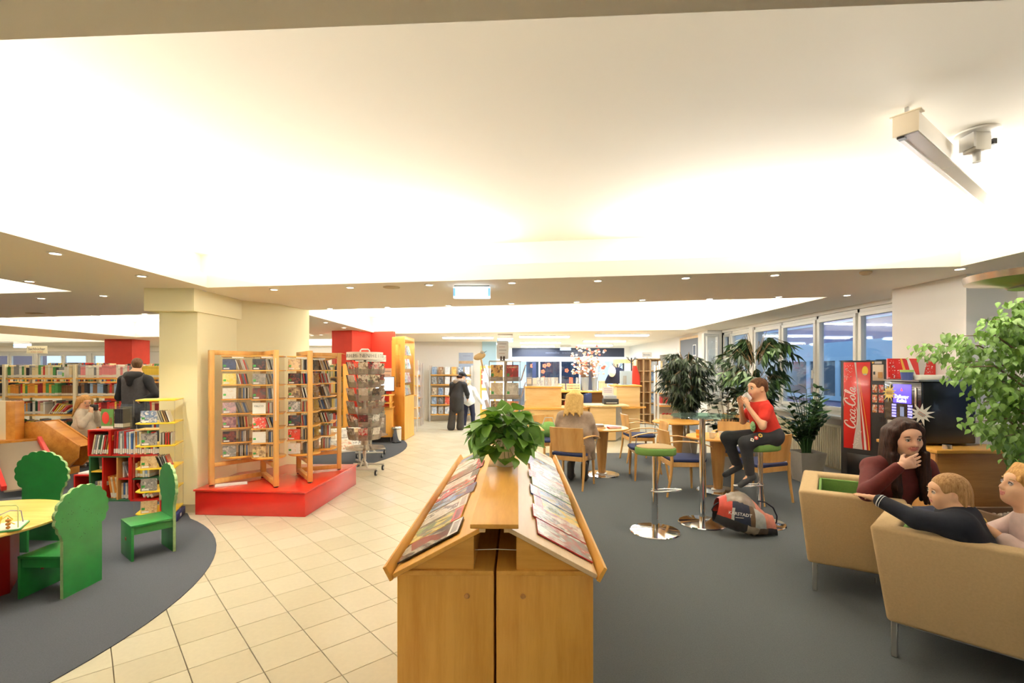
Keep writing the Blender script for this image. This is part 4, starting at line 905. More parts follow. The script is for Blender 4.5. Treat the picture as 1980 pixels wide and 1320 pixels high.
# projection screen housing and projector mount inside the coffer
a, b = Vector((2.0,2.47,0)), Vector((4.02,3.93,0)); L = (b-a).length; ang = math.atan2((b-a).y,(b-a).x)
t = thing('screen_housing', 'long white projection screen housing hanging below the ceiling at upper right', 'projection screen', ((a+b)/2+Vector((0,0,2.80))), ang)
MB().b2((-L/2,-.05,.0),(L/2,.05,.1)).build('housing', mat('housing_white',(226,218,204),.4), t, bevel=.003)
MB().b2((-L/2+.01,-.046,-.0035),(L/2-.01,.02,-.0005)).build('underside_panel', mat('housing_grey',(170,164,156),.25,.6), t); MB().b2((-L/2+.02,.024,-.006),(L/2-.02,.044,-.0005)).build('screen_bar', mat('bar_white',(230,226,220),.3,.3), t)
for s in (-1,1):
    MB().b2((s*L/2-.006,-.054,-.004),(s*L/2+.006,.054,.104)).build('end_cap', mat('housing_cream',(220,204,176),.5), t, bevel=.002)
    MB().b2((s*(L/2-.02)-.03,-.065,.1),(s*(L/2-.02)+.03,.065,.106)).build('bracket_plate', mat('housing_cream',(220,204,176),.5), t); MB().b2((s*(L/2-.02)-.008,-.008,.106),(s*(L/2-.02)+.008,.008,ZC-2.80-.001)).build('hanger', STEEL, t)
MB().b2((-L/2+.012,-.052+.06,-.012),(-L/2+.05,-.02+.06,-.0005)).build('latch', BLACK, t); MB().tube([(.32,.03,-.006),(.33,.03,-.025),(.36,.03,-.025),(.37,.03,-.006)],.003,6).build('pull_loop', VW, t)
t = thing('projector_mount', 'grey metal projector mount fixed to the ceiling behind the screen housing', 'mount', (2.62,2.74,ZC))
MB().lathe([(.1,-.002),(.1,-.012),(.085,-.016),(0,-.016)], n=36).build('ceiling_plate', GREYM, t, smooth=40); MB().b2((-.045,-.04,-.115),(.045,.04,-.016)).build('block', GREYM, t, bevel=.004); MB().b2((-.06,-.045,-.1),(-.046,.045,-.018)).build('cheek', ALU, t)
MB().lathe([(.02,-.17),(.02,-.115)], n=16).build('rod', ALU, t); k_ = MB(); k_.cyl((.045,0,-.06),(.085,0,-.055),.006); k_.box((.09,0,-.055),(.02,.03,.03)); k_.build('wing_screw', BLACK, t)
# ================================================================ CHILDREN'S CORNER (left)
def tree_chair(label, x, y, rz, sx=1.0, sz=1.0):
    t = thing('tree_chair', label, 'chair', (x,y,.006), rz, 'green tree-shaped chairs'); t.scale = (sx,1,sz)
    w = .16; P = [(-w,0),(w,0),(w,.40)]; n = 13
    for i in range(n):                                   # scalloped crown
        for f in (0,.25,.5,.75):
            a = R(-42)+(R(264))*(i+f)/n; k = 1+.065*math.sin(PI*f); P.append((.212*k*math.cos(a), .565+.185*k*math.sin(a)))
    P.append((-w,.40)); m = MB(); N = len(P); vs = [(px,-.155,pz) for px,pz in P]+[(px,-.133,pz) for px,pz in P]
    m.add(vs, [tuple(range(N)), tuple(reversed(range(N,2*N)))]); m.add(vs, [(i,i+N,(i+1)%N+N,(i+1)%N) for i in range(N)], 1)
    m.build('back_panel', [GREENP, GREENE], t, smooth=0)
    MB().b2((-w,-.133,.278),(w,.165,.298)).build('seat', GREENP, t, bevel=.003)
    MB().b2((-w,.143,0),(w,.163,.278)).build('front_panel', GREENP, t, bevel=.002)
    MB().b2((-w+.012,-.133,.215),(-w+.032,.143,.278)).build('rail', GREENP, t); MB().b2((w-.032,-.133,.215),(w-.012,.143,.278)).build('rail', GREENP, t)
    rd = mat('red_dot_paint',(170,30,24),.5); MB().lathe([(.016,0),(.014,.003),(0,.003)], n=18, T=Matrix.Translation((0,.164,.16)) @ Matrix.Rotation(-PI/2,4,'X')).build('red_dot', rd, t)
    MB().lathe([(.016,0),(.014,.003),(0,.003)], n=18, T=Matrix.Translation((0,.142,.16)) @ Matrix.Rotation(PI/2,4,'X')).build('red_dot', rd, t)
    hl = MB(); rr = random.Random(2)
    for k in range(26):
        a = rr.uniform(0,6.28); r = .17*rr.random()**.5; hl.lathe([(.0028,0),(0,.0005)], n=6, T=Matrix.Translation((r*math.cos(a),-.1552,.55+r*math.sin(a))) @ Matrix.Rotation(PI/2,4,'X'))
    o = hl.build('peg_holes', mat('hole_dark',(12,40,18),.9), t); o['kind'] = 'stuff'
tree_chair('green tree-shaped chair nearest the camera, its back towards us', -3.275, 3.54, R(90))
tree_chair('green tree-shaped chair seen side-on beside the pillar', -3.18, 4.26, R(140.7))
tree_chair('green tree-shaped chair behind the round play table', -4.42, 4.42, R(176), 1.22, 1.1)
t = thing('play_table', 'round wooden play table with a red base at the left edge', 'table', (-3.95,3.42,.006))
MB().lathe([(0,.49),(.625,.49),(.64,.498),(.64,.51),(.628,.518),(0,.518)], n=64).build('tabletop', wood('table_yellow_wood',(244,206,110),(232,180,80),0), t, smooth=40)
MB().prism(circ(.37,6,0,0,R(8)), 0, .49).build('base', mat('dark_red_lacquer',(150,20,14),.4,coat=.2), t, bevel=.006)
# bead maze
t = thing('bead_maze', 'wooden bead maze toy on the round play table', 'toy', (-3.51,3.26,.5245), R(33))
MB().prism(rrect(.36,.24,.02), 0, .012).build('board', mat('maze_green',(70,150,80),.4), t, bevel=.003); MB().prism(rrect(.345,.225,.015), .012, .0135).build('board_top', mat('maze_white',(240,236,220),.4), t)
def wire(pts, m): return MB().tube(pts, .0035, 7).build('wire', m, t, smooth=60)
wire([(.16,-.08,.013),(.16,-.08,.15),(.15,-.075,.163),(.0,-.02,.165),(-.12,.03,.15),(-.14,.04,.013)], mat('wire_lime',(206,220,150),.35)); wire([(.15,.08,.013),(.14,.08,.09),(.09,.06,.105),(.05,.03,.09),(.04,.02,.013)], mat('wire_grey',(150,150,160),.3,.5))
wire([(.06,-.06,.013),(.07,-.05,.07),(.1,-.04,.095),(.12,-.02,.06),(.1,.0,.04),(.12,.03,.013)], mat('wire_yellow',(240,206,60),.35)); wire([(-.02,.09,.013),(-.02,.08,.1),(-.08,.05,.13),(-.15,-.02,.1),(-.16,-.06,.013)], mat('wire_grey',(150,150,160),.3,.5))
bd = [(.115,-.095,.025,.012),(.115,-.095,.048,.014),(.115,-.095,.072,.014)]; BRN = mat('bead_brown',(200,130,50),.35)
for (x,y,z,r) in bd: MB().ell((x,y,z),(r,r,r*.8),14).build('bead', BRN, t, smooth=60)
for (x,y,z,r,c) in ((-.08,.0,.12,.018,(206,50,50)),(.02,-.03,.06,.02,(180,100,40)),(-.05,-.04,.055,.02,(230,150,60)),(.05,.0,.075,.017,(236,196,40)),(-.02,-.07,.03,.022,(80,150,70)),(.0,.05,.03,.017,(236,200,50))): MB().ell((x,y,z),(r,r,r),14).build('bead', mat('bead_%d_%d_%d'%c,c,.35), t, smooth=60)
MB().cyl((.115,-.095,.0),(.115,-.095,.09),.003).build('peg', MATS['maze_green'], t); MB().cyl((.06,-.09,.012),(.06,-.09,.075),.006).build('peg', BRN, t)
# slide and its wooden side
t = thing('play_slide', 'low wooden play slide with grey-brown ramp and red rails at left', 'slide', (0,0,.006))
def bar(mb, a, b, w, h):
    a, b = Vector(a), Vector(b); d = (b-a).normalized(); s = d.cross(Vector((0,0,1))).normalized()*w/2; u = s.cross(d).normalized()*h/2
    vs = [tuple(p+i*s+j*u) for p in (a,b) for i,j in ((-1,-1),(1,-1),(1,1),(-1,1))]
    mb.add(vs, [(3,2,1,0),(4,5,6,7)]+[(i,(i+1)%4,(i+1)%4+4,i+4) for i in range(4)]); return mb
TR, BR, TL, BL = (-7.0,7.2,.55),(-5.95,6.43,.10),(-7.32,6.78,.55),(-6.27,6.0,.10)
m = MB(); m.add([TL,TR,BR,BL]+[(x,y,z-.02) for x,y,z in (TL,TR,BR,BL)], [(3,2,1,0),(4,5,6,7),(0,1,5,4),(1,2,6,5),(2,3,7,6),(3,0,4,7)]); m.build('ramp', mat('ramp_brown',(128,112,90),.6), t)
RR = mat('rail_red',(206,44,36),.4)
bar(MB(),(TR[0],TR[1],TR[2]+.03),(BR[0],BR[1],BR[2]+.03),.05,.07).build('rail', RR, t, bevel=.006); bar(MB(),(TL[0],TL[1],TL[2]+.03),(BL[0],BL[1],BL[2]+.03),.05,.07).build('rail', RR, t, bevel=.006)
bar(MB(),(-6.0,6.25,.0),(-6.0,6.25,.11),.35,.06).build('foot', PINE, t)
MB().b2((-8.5,7.22,.56),(-7.50,7.30,1.13)).build('end_panel', mat('slide_cream',(240,220,180),.6), t, bevel=.004); MB().b2((-7.50,7.2,0),(-7.36,7.34,1.13)).build('post', PINE, t, bevel=.004); MB().b2((-8.3,7.1,.5),(-7.15,7.34,.56)).build('platform', PINE, t)
side = [(-7.48,.10),(-6.74,.10),(-6.58,.26),(-6.56,.45),(-7.12,.82),(-7.5,.78)]
for y in (7.36,7.62): MB().prism(side, 0, .03, T=Matrix.Translation((0,y+.03,0)) @ Matrix.Rotation(PI/2,4,'X')).build('side_board', PINE, t, bevel=.003)
m = MB(); m.add([(-7.5,7.37,.765),(-7.12,7.37,.80),(-6.56,7.37,.43),(-7.5,7.62,.765),(-7.12,7.62,.80),(-6.56,7.62,.43)], [(0,1,4,3),(1,2,5,4)]); m.build('top_board', PINE, t)
MB().b2((-7.46,7.37,0),(-6.76,7.6,.1)).build('base', PINE, t)

# ---------------------------------------------------------------- books
SP = [('white',(232,226,212)),('cream',(226,206,160)),('red',(196,46,40)),('dark red',(132,30,32)),('blue',(66,104,158)),('pale blue',(150,176,204)),('green',(70,132,66)),('dark green',(34,72,46)),('yellow',(232,196,70)),('orange',(218,140,56)),('black',(40,38,40)),('grey',(136,134,132)),('brown',(120,80,48)),('pink',(214,130,130))]
SPM = {n: spine('spine_'+n.replace(' ','_'), c) for n, c in SP}; SPN = [n for n,_ in SP]
BOOKM = MB().b2((-.5,0,0),(.5,1,1)).mesh('book', SPM['white'], bevel=0)
def book(x, y, z, th, d, h, colname, label, group, lean=0, rz=0, name='book', m=None, cat='book'):
    """upright book, spine towards -y of its own frame"""
    if 'picture book' in label: name, cat = 'picture_book', 'picture book'
    if ' file,' in label: name, cat = 'file_folder', 'file'
    o = bpy.data.objects.new(name, BOOKM); COL.objects.link(o)
    o.matrix_basis = Matrix.Translation((x,y,z+.002+abs(math.sin(lean))*th*.5)) @ Matrix.Rotation(rz,4,'Z') @ Matrix.Rotation(lean,4,'Y') @ Matrix.Diagonal((th,d,h,1))
    setmat(o, m or SPM[colname]); return tag(o, label, cat, group)
def book_stuff(name, rows, parent=None, seed=1):
    """books nobody could pick apart: one object"""
    rr = random.Random(seed); m = MB(); mats = [SPM[n] for n in SPN]
    for (x0,x1,y,z,h0,h1,d) in rows:
        x = x0
        while x < x1:
            th = rr.uniform(.018,.045); h = rr.uniform(h0,h1)
            if rr.random() < .93: m.b2((x,y,z),(min(x+th-.001,x1),y+d,z+h), rr.choice([0,0,1,1,2,3,4,5,6,8,10,10,11,12]))
            x += th
    ob = m.build(name, [mat('plain_'+n.replace(' ','_'), c, .5) for n, c in SP], parent); ob['kind'] = 'stuff'; return ob
# the run of double bookcases at the back left
YB = 9.3; UP = [-11.05,-9.72,-8.37,-6.72]; ZB = [1.448,1.10,.75,.385,.08]
for b in range(3):
    x0, x1 = UP[b], UP[b+1]
    t = thing('bookcase', ['cream-framed bookcase bay at the far left edge behind the slide','cream-framed bookcase bay between the left edge and the blond girl','cream-framed bookcase bay behind the man in the quilted vest'][b], 'bookcase', ((x0+x1)/2,YB,.006), 0, 'library bookcases at the back left'); w = (x1-x0)/2
    for sx in ((-1,1) if b == 2 else (-1,)): MB().b2((sx*w-.028,-.01,0),(sx*w+.028,.06,1.70)).build('upright', CREAMM, t, bevel=.004, seg=1); MB().b2((sx*w-.028,.52,0),(sx*w+.028,.58,1.70)).build('upright', CREAMM, t)
    for z in ZB: MB().b2((-w+.03,0,z-.035),(w-.03,.25,z-.006)).build('shelf', BEECHH, t); MB().b2((-w+.03,.32,z-.035),(w-.03,.56,z-.006)).build('shelf', BEECHH, t)
    rows = [(-w+.04,w-.04,.33,z-.006,.17,.25,.16) for z in ZB]; book_stuff('back_row_books', rows, t, 30+b)
rb = random.Random(77); BAYN = ['far left bookcase','left bookcase','bookcase behind the man']; SHN = ['top','second','third','fourth','bottom']
themes = {(2,0):['white','grey','white','grey','pink','white'], (2,1):['black','black','blue','pale blue','red','grey','brown'], (1,1):['red','brown','dark red','orange','cream','green','yellow'], (2,2):['red','red','yellow','cream','dark red'],(1,0):['cream','white','red','black','cream','green','grey'],(0,0):['black','black'],(0,1):['black','brown','black']}
nb = 0
for b in range(3):
    for s in range(4):
        if b == 0 and s > 1: continue
        x0, x1 = UP[b]+.05, UP[b+1]-.05; x = x0 if b else -10.1
        if b == 1 and s == 2: x1 = -8.95
        k = 0
        while True:
            th = rb.uniform(.036,.062); h = rb.uniform(.19,.255)
            if x+th > x1 or nb >= 232: break
            if b == 1 and s == 1 and x > -8.75: break
            k += 1; nb += 1; cn = rb.choice(themes.get((b,s), SPN))
            if b == 2 and s == 0 and x > -7.3: cn = 'yellow'; h = .225; th = .05
            if b == 2 and s == 0 and -7.95 < x < -7.6: cn = 'pink'
            book(x+th/2, YB+.02, ZB[s], th-.002, .17, h, cn, '%s book, %s from left on the %s shelf, %s'%(cn, ordw(k), SHN[s], BAYN[b]), 'books in the back left bookcases'); x += th
lean = [('white',.62),('red',.6),('yellow',.65),('cream',.7),('yellow',.72),('pink',.78),('red',.82),('cream',1.0),('blue',1.1)]
for k, (cn, a) in enumerate(lean): book(-8.88+k*.038, YB+.02, ZB[2]+.002, .02, .17, .24-.004*k, cn, '%s book leaning over, %s of the slanting books beside the blond girl'%(cn, ordw(k+1)), 'books in the back left bookcases', lean=min(a,1.05))
for k in range(7): book(-8.70+k*.045+.0, YB+.1, ZB[1], .04, .12, .2, 'brown', 'brown box-like book spine, %s of the plain brown run left of the girl'%ordw(k+1), 'books in the back left bookcases') if k < 6 else None
t = thing('display_book', 'white picture book shown face-on at the right end of the top left shelf', 'book', (-8.62,YB-.01,1.449)); MB().b2((-.08,0,0),(.08,.012,.15)).build('front_cover', mat('book_white',(236,230,220),.5), t); MB().b2((-.06,-.001,.06),(.03,.0,.12)).build('printed_picture', mat('pale_print',(170,196,214),.6), t); MB().b2((.02,-.001,.03),(.06,.0,.10)).build('printed_picture', mat('green_print',(110,170,90),.6), t)
t = thing('shelf_sign', 'cream sign reading Sachbücher standing above the left bookcases', 'sign', (-9.33,9.55,1.692))
MB().b2((-.2,-.006,.23),(.2,.006,.38)).build('board', mat('sign_cream',(246,238,206),.6), t, bevel=.002); MB().cyl((0,.0,0),(0,0,.23),.008).build('rod', GREYM, t)
text('Sachbücher', .072, 'lettering', mat('sign_grey',(104,86,80),.7), t, (0,-.008,.32), (PI/2,0,0)); text('für Kinder und Jugend', .026, 'lettering', mat('sign_red',(190,120,90),.7), t, (0,-.008,.265), (PI/2,0,0))
# second run of shelves behind
t = thing('bookcase', 'second bookcase run behind, only its top showing below the windows', 'bookcase', (-11.5,12.4,.006))
for sx in (-3,-1.5,0,1.5,3): MB().b2((sx-.02,0,0),(sx+.02,.5,1.66)).build('upright', CREAMM, t)
for z in (.1,.5,.9,1.3,1.62): MB().b2((-3,0,z-.03),(3,.5,z)).build('shelf', BEECHH, t)
book_stuff('far_books', [(-2.9,2.9,.05,z,.17,.26,.2) for z in (.5,.9,1.3)]+[(-.4,.05,.05,1.62,.1,.16,.2),(.45,1.2,.05,1.62,.1,.16,.2),(1.6,2.9,.05,1.62,.08,.14,.2)], t, 9)
tag(MB().b2((-.14,-.1,0),(.14,.1,.16)).build('grey_box', mat('box_grey',(140,136,126),.6), loc=(-11.25,12.55,1.632), bevel=.004), 'grey box standing on top of the rear bookcase under the bright window', 'box')

# ---------------------------------------------------------------- coloured cube shelves
GRN = mat('shelf_green',(44,96,58),.45); YEL = mat('shelf_yellow',(240,196,60),.45); WDC = mat('shelf_wood',(206,150,84),.5)
t = thing('cube_shelf', 'low green-framed cube shelf with picture books beside the girl', 'shelf', (-4.886,5.9,.006)); L, Rr = -.248, .248
MB().b2((L,0,0),(L+.018,.32,.55)).build('side_panel', GRN, t); MB().b2((Rr-.018,0,.018),(Rr,.32,.532)).build('side_panel', REDL, t); MB().b2((L+.018,0,0),(Rr,.32,.018)).build('bottom_panel', GRN, t); MB().b2((L+.018,0,.532),(Rr,.32,.55)).build('top_panel', GRN, t)
MB().b2((L+.018,.31,.018),(Rr-.018,.32,.532)).build('back_panel', mat('shelf_back',(90,70,50),.7), t)
MB().b2((-.09,0,.018),(-.074,.31,.532)).build('divider', REDL, t); MB().b2((.085,0,.018),(.101,.31,.532)).build('divider', WDC, t); MB().b2((L+.018,.01,.35),(-.09,.31,.365)).build('shelf', YEL, t); MB().b2((.101,.01,.26),(Rr-.018,.31,.275)).build('shelf', REDL, t)
t = thing('cube_shelf', 'low red-framed cube shelf half hidden by the yellow CD tower', 'shelf', (-4.43,5.9,.006))
MB().b2((-.205,0,0),(-.187,.32,.55)).build('side_panel', REDL, t); MB().b2((.187,0,0),(.205,.32,.55)).build('side_panel', REDL, t); MB().b2((-.187,0,0),(.187,.32,.018)).build('bottom_panel', REDL, t); MB().b2((-.187,0,.532),(.187,.32,.55)).build('top_panel', REDL, t); MB().b2((-.187,.31,.018),(.187,.32,.532)).build('back_panel', REDL, t); MB().b2((-.187,.01,.26),(.187,.31,.275)).build('shelf', GRN, t)
t = thing('book_box', 'red open book box standing on the green cube shelf', 'book box', (-5.0,5.9,.557)); L, Rr = -.15, .13
MB().b2((L,0,0),(L+.016,.3,.30)).build('side_panel', REDL, t); MB().b2((Rr-.03,0,0),(Rr,.3,.30)).build('side_panel', REDL, t); MB().b2((L,0,.30),(Rr,.3,.316)).build('top_panel', REDL, t); MB().b2((L+.016,.0,0),(Rr-.03,.3,.012)).build('bottom_panel', REDL, t); MB().b2((L+.016,.285,.012),(Rr-.03,.3,.30)).build('back_panel', REDL, t)
t = thing('book_crate', 'low red crate of books on the cube shelves, right of the book box', 'book box', (-4.60,5.9,.557)); MB().b2((-.26,.0,0),(.36,.3,.014)).build('bottom_panel', REDL, t); MB().b2((-.26,.285,.014),(.36,.3,.26)).build('back_panel', REDL, t); MB().b2((.345,0,.014),(.36,.285,.12)).build('side_panel', REDL, t)
t = thing('step_shelf', 'small red step shelf with slanted side left of the cube shelves', 'shelf', (-5.34,6.1,.006)); MB().b2((-.16,0,.26),(.16,.3,.28)).build('top_panel', REDL, t, bevel=.003); MB().b2((-.16,0,0),(-.142,.3,.26)).build('side_panel', REDL, t); MB().b2((.142,0,0),(.16,.3,.26)).build('side_panel', REDL, t); MB().b2((-.142,.28,0),(.142,.3,.26)).build('back_panel', REDL, t)
MB().prism([(-.14,.281),(.06,.281),(.14,.56)], 0, .018, T=Matrix.Translation((0,.29,0)) @ Matrix.Rotation(PI/2,4,'X')).build('slanted_panel', REDL, t); tag(MB().b2((-.1,-.08,0),(.12,.08,.02)).build('book', [PAPER], loc=(-5.36,6.2,.287)), 'white book lying on the red step shelf', 'book')
G2 = 'picture books in the coloured cube shelves'; rb = random.Random(5)
for k, cn in enumerate(['cream','grey','white','dark green','white','red','brown','yellow','orange']): book(-5.115+k*.026, 5.92, .571, .017, .2, .24-.004*(k%3), cn, '%s picture book, %s of the leaning ones inside the red book box'%(cn,ordw(k+1)), G2, lean=.17)
seq = ['dark red','red','grey','white','grey','red','pale blue','white','blue','white','orange','grey','cream','dark red','cream','green','dark green','red','white','grey','black']
for k, cn in enumerate(seq): book(-4.845+k*.0265, 5.925, .572, .021, .22, rb.uniform(.25,.285), cn, '%s picture book, %s from left in the red crate on the cube shelves'%(cn,ordw(k+1)), G2, lean=rb.uniform(-.04,.05))
for k, cn in enumerate(['grey','cream','white','green','white']): book(-5.10+k*.03, 5.95, .026, .024, .2, .21, cn, '%s picture book, %s from left in the lowest left cube'%(cn,ordw(k+1)), G2, lean=.05)
book(-5.06, 6.0, .372, .06, .2, .16, 'grey', 'grey picture book leaning in the upper left green cube', G2, lean=-.1)
for k, cn in enumerate(['orange','cream','orange','cream']): book(-4.902+k*.027, 5.96, .026, .023, .2, .27-.01*(k%2), cn, '%s picture book, %s from left in the middle red cube'%(cn,ordw(k+1)), G2, lean=-.16)
for k, cn in enumerate(['cream','blue','white','grey','white']): book(-4.77+k*.024, 5.95, .026, .019, .2, .19, cn, '%s picture book, %s from left in the lower right green cube'%(cn,ordw(k+1)), G2)
for k, (cn,l) in enumerate((('white',0),('grey',-.45))): book(-4.755+k*.07, 5.95, .285, .018, .2, .19, cn, '%s picture book in the upper cube over the red board'%cn, G2, lean=l)
for k, cn in enumerate(['cream','orange','yellow','white','pale blue','cream']): book(-4.6+k*.03, 5.95, .287, .024, .2, .17+.02*(k%2), cn, '%s picture book, %s from left in the upper red cube'%(cn,ordw(k+1)), G2)
for k, (cn,l) in enumerate((('red',-.5),('green',-.5),('orange',-.42))): book(-4.49+k*.045, 5.95, .03, .03, .2, .2, cn, '%s picture book slanting in the lower red cube'%cn, G2, lean=l)
# face-on picture book in an acrylic stand on top
t = thing('book_stand', 'clear acrylic stand holding the green picture book on the red box', 'stand', (-4.86,5.97,.874)); MB().b2((-.2,-.01,0),(.09,.14,.006)).build('base_plate', ACRYL, t); MB().b2((-.2,.134,.006),(.09,.14,.27)).build('back_plate', ACRYL, t); MB().b2((.085,-.01,.006),(.09,.134,.27)).build('side_plate', ACRYL, t)
t = thing('picture_book', 'green picture book with a big red strawberry, face-on above the cubes', 'book', (-4.975,5.975,.881)); MB().b2((-.075,0,0),(.075,.012,.24)).build('front_cover', mat('cover_forest',(96,140,70),.4), t); MB().ell((-.02,-.001,.13),(.045,.004,.075),16).build('printed_strawberry', mat('berry_red',(206,60,50),.5), t, smooth=60); MB().ell((.045,-.001,.09),(.018,.003,.05),12).build('printed_stem', mat('berry_brown',(130,90,50),.6), t, smooth=60); MB().b2((-.075,-.0015,0),(.075,0,.03)).build('library_sticker', mat('sticker_pale',(226,220,206),.6), t)
for k in range(5): book(-4.885+k*.022, 5.985, .881, .018, .11, .235, 'black', 'dark thin picture book, %s beside the strawberry book'%ordw(k+1), G2)
tag(MB().b2((-.12,-.1,0),(.22,.1,.012)).build('book', mat('tan_cover',(226,180,100),.5), loc=(-4.50,6.05,.86), rz=.1), 'tan open picture book lying across the books in the red crate', 'book')
# ---------------------------------------------------------------- CDs
CDM = MB().b2((-.5,0,0),(.5,1,1)).mesh('cd_case', PAPER)
CDC = [('white',(228,224,214)),('grey',(150,146,138)),('black',(34,32,34)),('dark grey',(80,76,74)),('red',(184,44,44)),('blue',(70,96,140)),('tan',(200,170,120)),('silver',(186,184,178)),('brown',(110,80,56))]
CDS = {n: mat('cd_spine_'+n.replace(' ','_'), c, .2, coat=.4) for n, c in CDC}
FC = {'navy':[(30,40,64),(60,70,100),(40,46,70),(150,110,80)], 'yellow':[(240,206,80),(236,220,150),(228,190,60),(200,180,120)], 'white':[(234,228,216),(228,222,210),(210,170,100),(236,230,220)], 'pinkish':[(190,150,150),(170,140,140),(200,170,160),(140,120,124)], 'maroon':[(120,40,60),(90,60,70),(170,120,120),(60,40,50)], 'grey':[(120,116,110),(160,150,140),(80,76,74),(190,180,168)], 'red':[(206,60,46),(220,80,60),(160,40,36),(230,200,180)], 'dark':[(40,38,40),(80,70,66),(120,60,50),(30,30,34)], 'tan':[(196,160,110),(220,190,140),(150,120,84),(90,70,56)], 'blue':[(110,140,170),(150,170,190),(80,100,130),(210,206,200)]}
FCM = {n: cover('cd_front_'+n, p, (0,2), 4, .0, True, .15) for n, p in FC.items()}
NCD = [0]
def cd_shelf(M, shelf_txt, tower_txt, front, nsp, x_front, x0, seed, lean=None, group='CDs in the revolving towers', step=.0118, deep=-.155, fx=.142):
    rr = random.Random(seed); 
    o = bpy.data.objects.new('cd_case', CDM); COL.objects.link(o); o.matrix_basis = M @ Matrix.Translation((x_front,deep-.004,.003)) @ Matrix.Rotation(R(-6),4,'X') @ Matrix.Diagonal((fx,.0105,.125,1)); setmat(o, FCM[front])
    tag(o, '%s CD shown face-on, %s shelf of the %s'%(front, shelf_txt, tower_txt), 'CD', group); NCD[0] += 1
    ln = rr.choice((0,-.08,-.22,-.3)) if lean is None else lean
    for k in range(nsp):
        cn = rr.choice(CDC)[0]; o = bpy.data.objects.new('cd_case', CDM); COL.objects.link(o)
        o.matrix_basis = M @ Matrix.Translation((x0+k*step,deep+.002,.0025+abs(ln)*.006)) @ Matrix.Rotation(ln,4,'Y') @ Matrix.Diagonal((.0098,.135,.123,1)); setmat(o, CDS[cn])
        tag(o, '%s CD spine, %s from left on the %s shelf of the %s'%(cn, ordw(k+1), shelf_txt, tower_txt), 'CD', group); NCD[0] += 1
t = thing('cd_tower', 'clear CD tower with yellow shelves on a blue base by the pillar', 'CD tower', (-3.77,5.2,.006), R(22))
MB().prism(rrect(.40,.36,.02), 0, .075).build('base_box', mat('blue_base',(40,50,104),.5), t, bevel=.006); MB().b2((.201,-.07,.025),(.203,-.02,.055)).build('label_plate', PAPER, t); MB().lathe([(0,.075),(.19,.075),(.185,.092),(0,.092)], n=40).build('turntable', mat('blue_disc',(70,84,140),.4), t, smooth=40)
YZ = [.095,.325,.56,.795,1.03,1.27]
for z in YZ: MB().prism([(-.18,-.12),(-.12,-.18),(.18,-.18),(.18,.18),(-.18,.18)], z, z+.014).build('shelf', YELP, t, bevel=.003)
for sx in (-1,1):
    for sy in (-1,1):
        m = MB(); m.b2((sx*.176-.003,sy*.176-.003,.095),(sx*.176+.003,sy*.176+.003,1.284)); m.build('post', ACRYL, t)
KM = Matrix.Translation((-3.77,5.2,.006)) @ Matrix.Rotation(R(22),4,'Z')
for k, z in enumerate(YZ[:5]): cd_shelf(KM @ Matrix.Translation((0,0,z+.0145)), ['lowest','second','third','fourth','highest'][k], 'yellow tower', ['tan','grey','tan','grey','blue'][k], 5, -.055, .045, 60+k, lean=(0,-.0,-.33,0,-.3)[k], group='CDs in the yellow tower', step=.021 if k in (2,4) else .024)
# ================================================================ MUSIC RACKS ON THE RED PODIUM
t = thing('podium', 'bright red lacquered podium carrying the CD racks at the yellow pillar', 'podium', (0,0,.0))
PO = [(-3.50,5.37),(-2.25,5.285),(-2.18,6.80),(-3.16,6.80),(-3.185,6.64),(-3.525,6.27),(-3.525,5.46)]
MB().prism(PO, .001, .262).build('body', REDL, t, bevel=.003); MB().prism([(-3.515,5.355),(-2.24,5.27),(-2.165,6.81),(-3.15,6.81),(-3.18,6.635),(-3.52,6.265),(-3.52,5.45)], .262, .282).build('top_panel', mat('red_lacquer_top',(214,50,36),.25,var=.05,coat=.4), t, bevel=.004)
RW = wood('rack_beech', (226,176,100), (208,152,78), 2)
def cd_rack(label, P, ztop=1.825):
    """folding frame over three posts"""
    c = Vector((P[1][0],P[1][1],.283)); t = thing('cd_rack', label, 'rack', c); Q = [Vector((x-c.x,y-c.y,0)) for x,y in P]; H = ztop-.283
    for q, (a,b) in zip(Q, ((0,1),(0,1),(1,2))):
        d = (Q[b]-Q[a]); MB().box((q.x,q.y,H/2+.006),(.052,.052,H-.012),0,math.atan2(d.y,d.x)).build('post', RW, t, bevel=.004); MB().box((q.x,q.y,.003),(.035,.035,.006)).build('foot', BLACK, t)
    for a,b in ((0,1),(1,2)):
        d = Q[b]-Q[a]; m = (Q[a]+Q[b])/2; L = d.length-.055; an = math.atan2(d.y,d.x)
        MB().box((m.x,m.y,H-.027),(L,.05,.052),0,an).build('top_beam', RW, t, bevel=.003); MB().box((m.x,m.y,.045),(L,.05,.05),0,an).build('bottom_beam', RW, t, bevel=.003); MB().box((m.x,m.y,.235),(L,.04,.045),0,an).build('tower_beam', RW, t, bevel=.003)
    return t
cd_rack('beech folding CD rack on the podium nearest the yellow pillar', [(-3.42,5.53),(-3.06,5.98),(-2.65,5.46)])
cd_rack('beech folding CD rack on the podium right, nearer the film stand', [(-2.36,5.68),(-2.72,6.2),(-2.29,6.44)])
MB().b2((-.014,-.0275,.75),(.014,-.0265,1.45)).build('paper_strip', PAPER, None)
o = bpy.data.objects['paper_strip']; o.parent = bpy.data.objects['cd_rack']; o.location = (.41,-.52,.0); o.rotation_euler = (0,0,0)
TOW = [((-3.235,5.755),26,'left tower'),((-2.85,5.705),20,'second tower'),((-2.535,5.94),12,'third tower'),((-2.33,6.06),20,'right tower')]
TOW[3] = ((-2.32,6.06),14,'right tower')
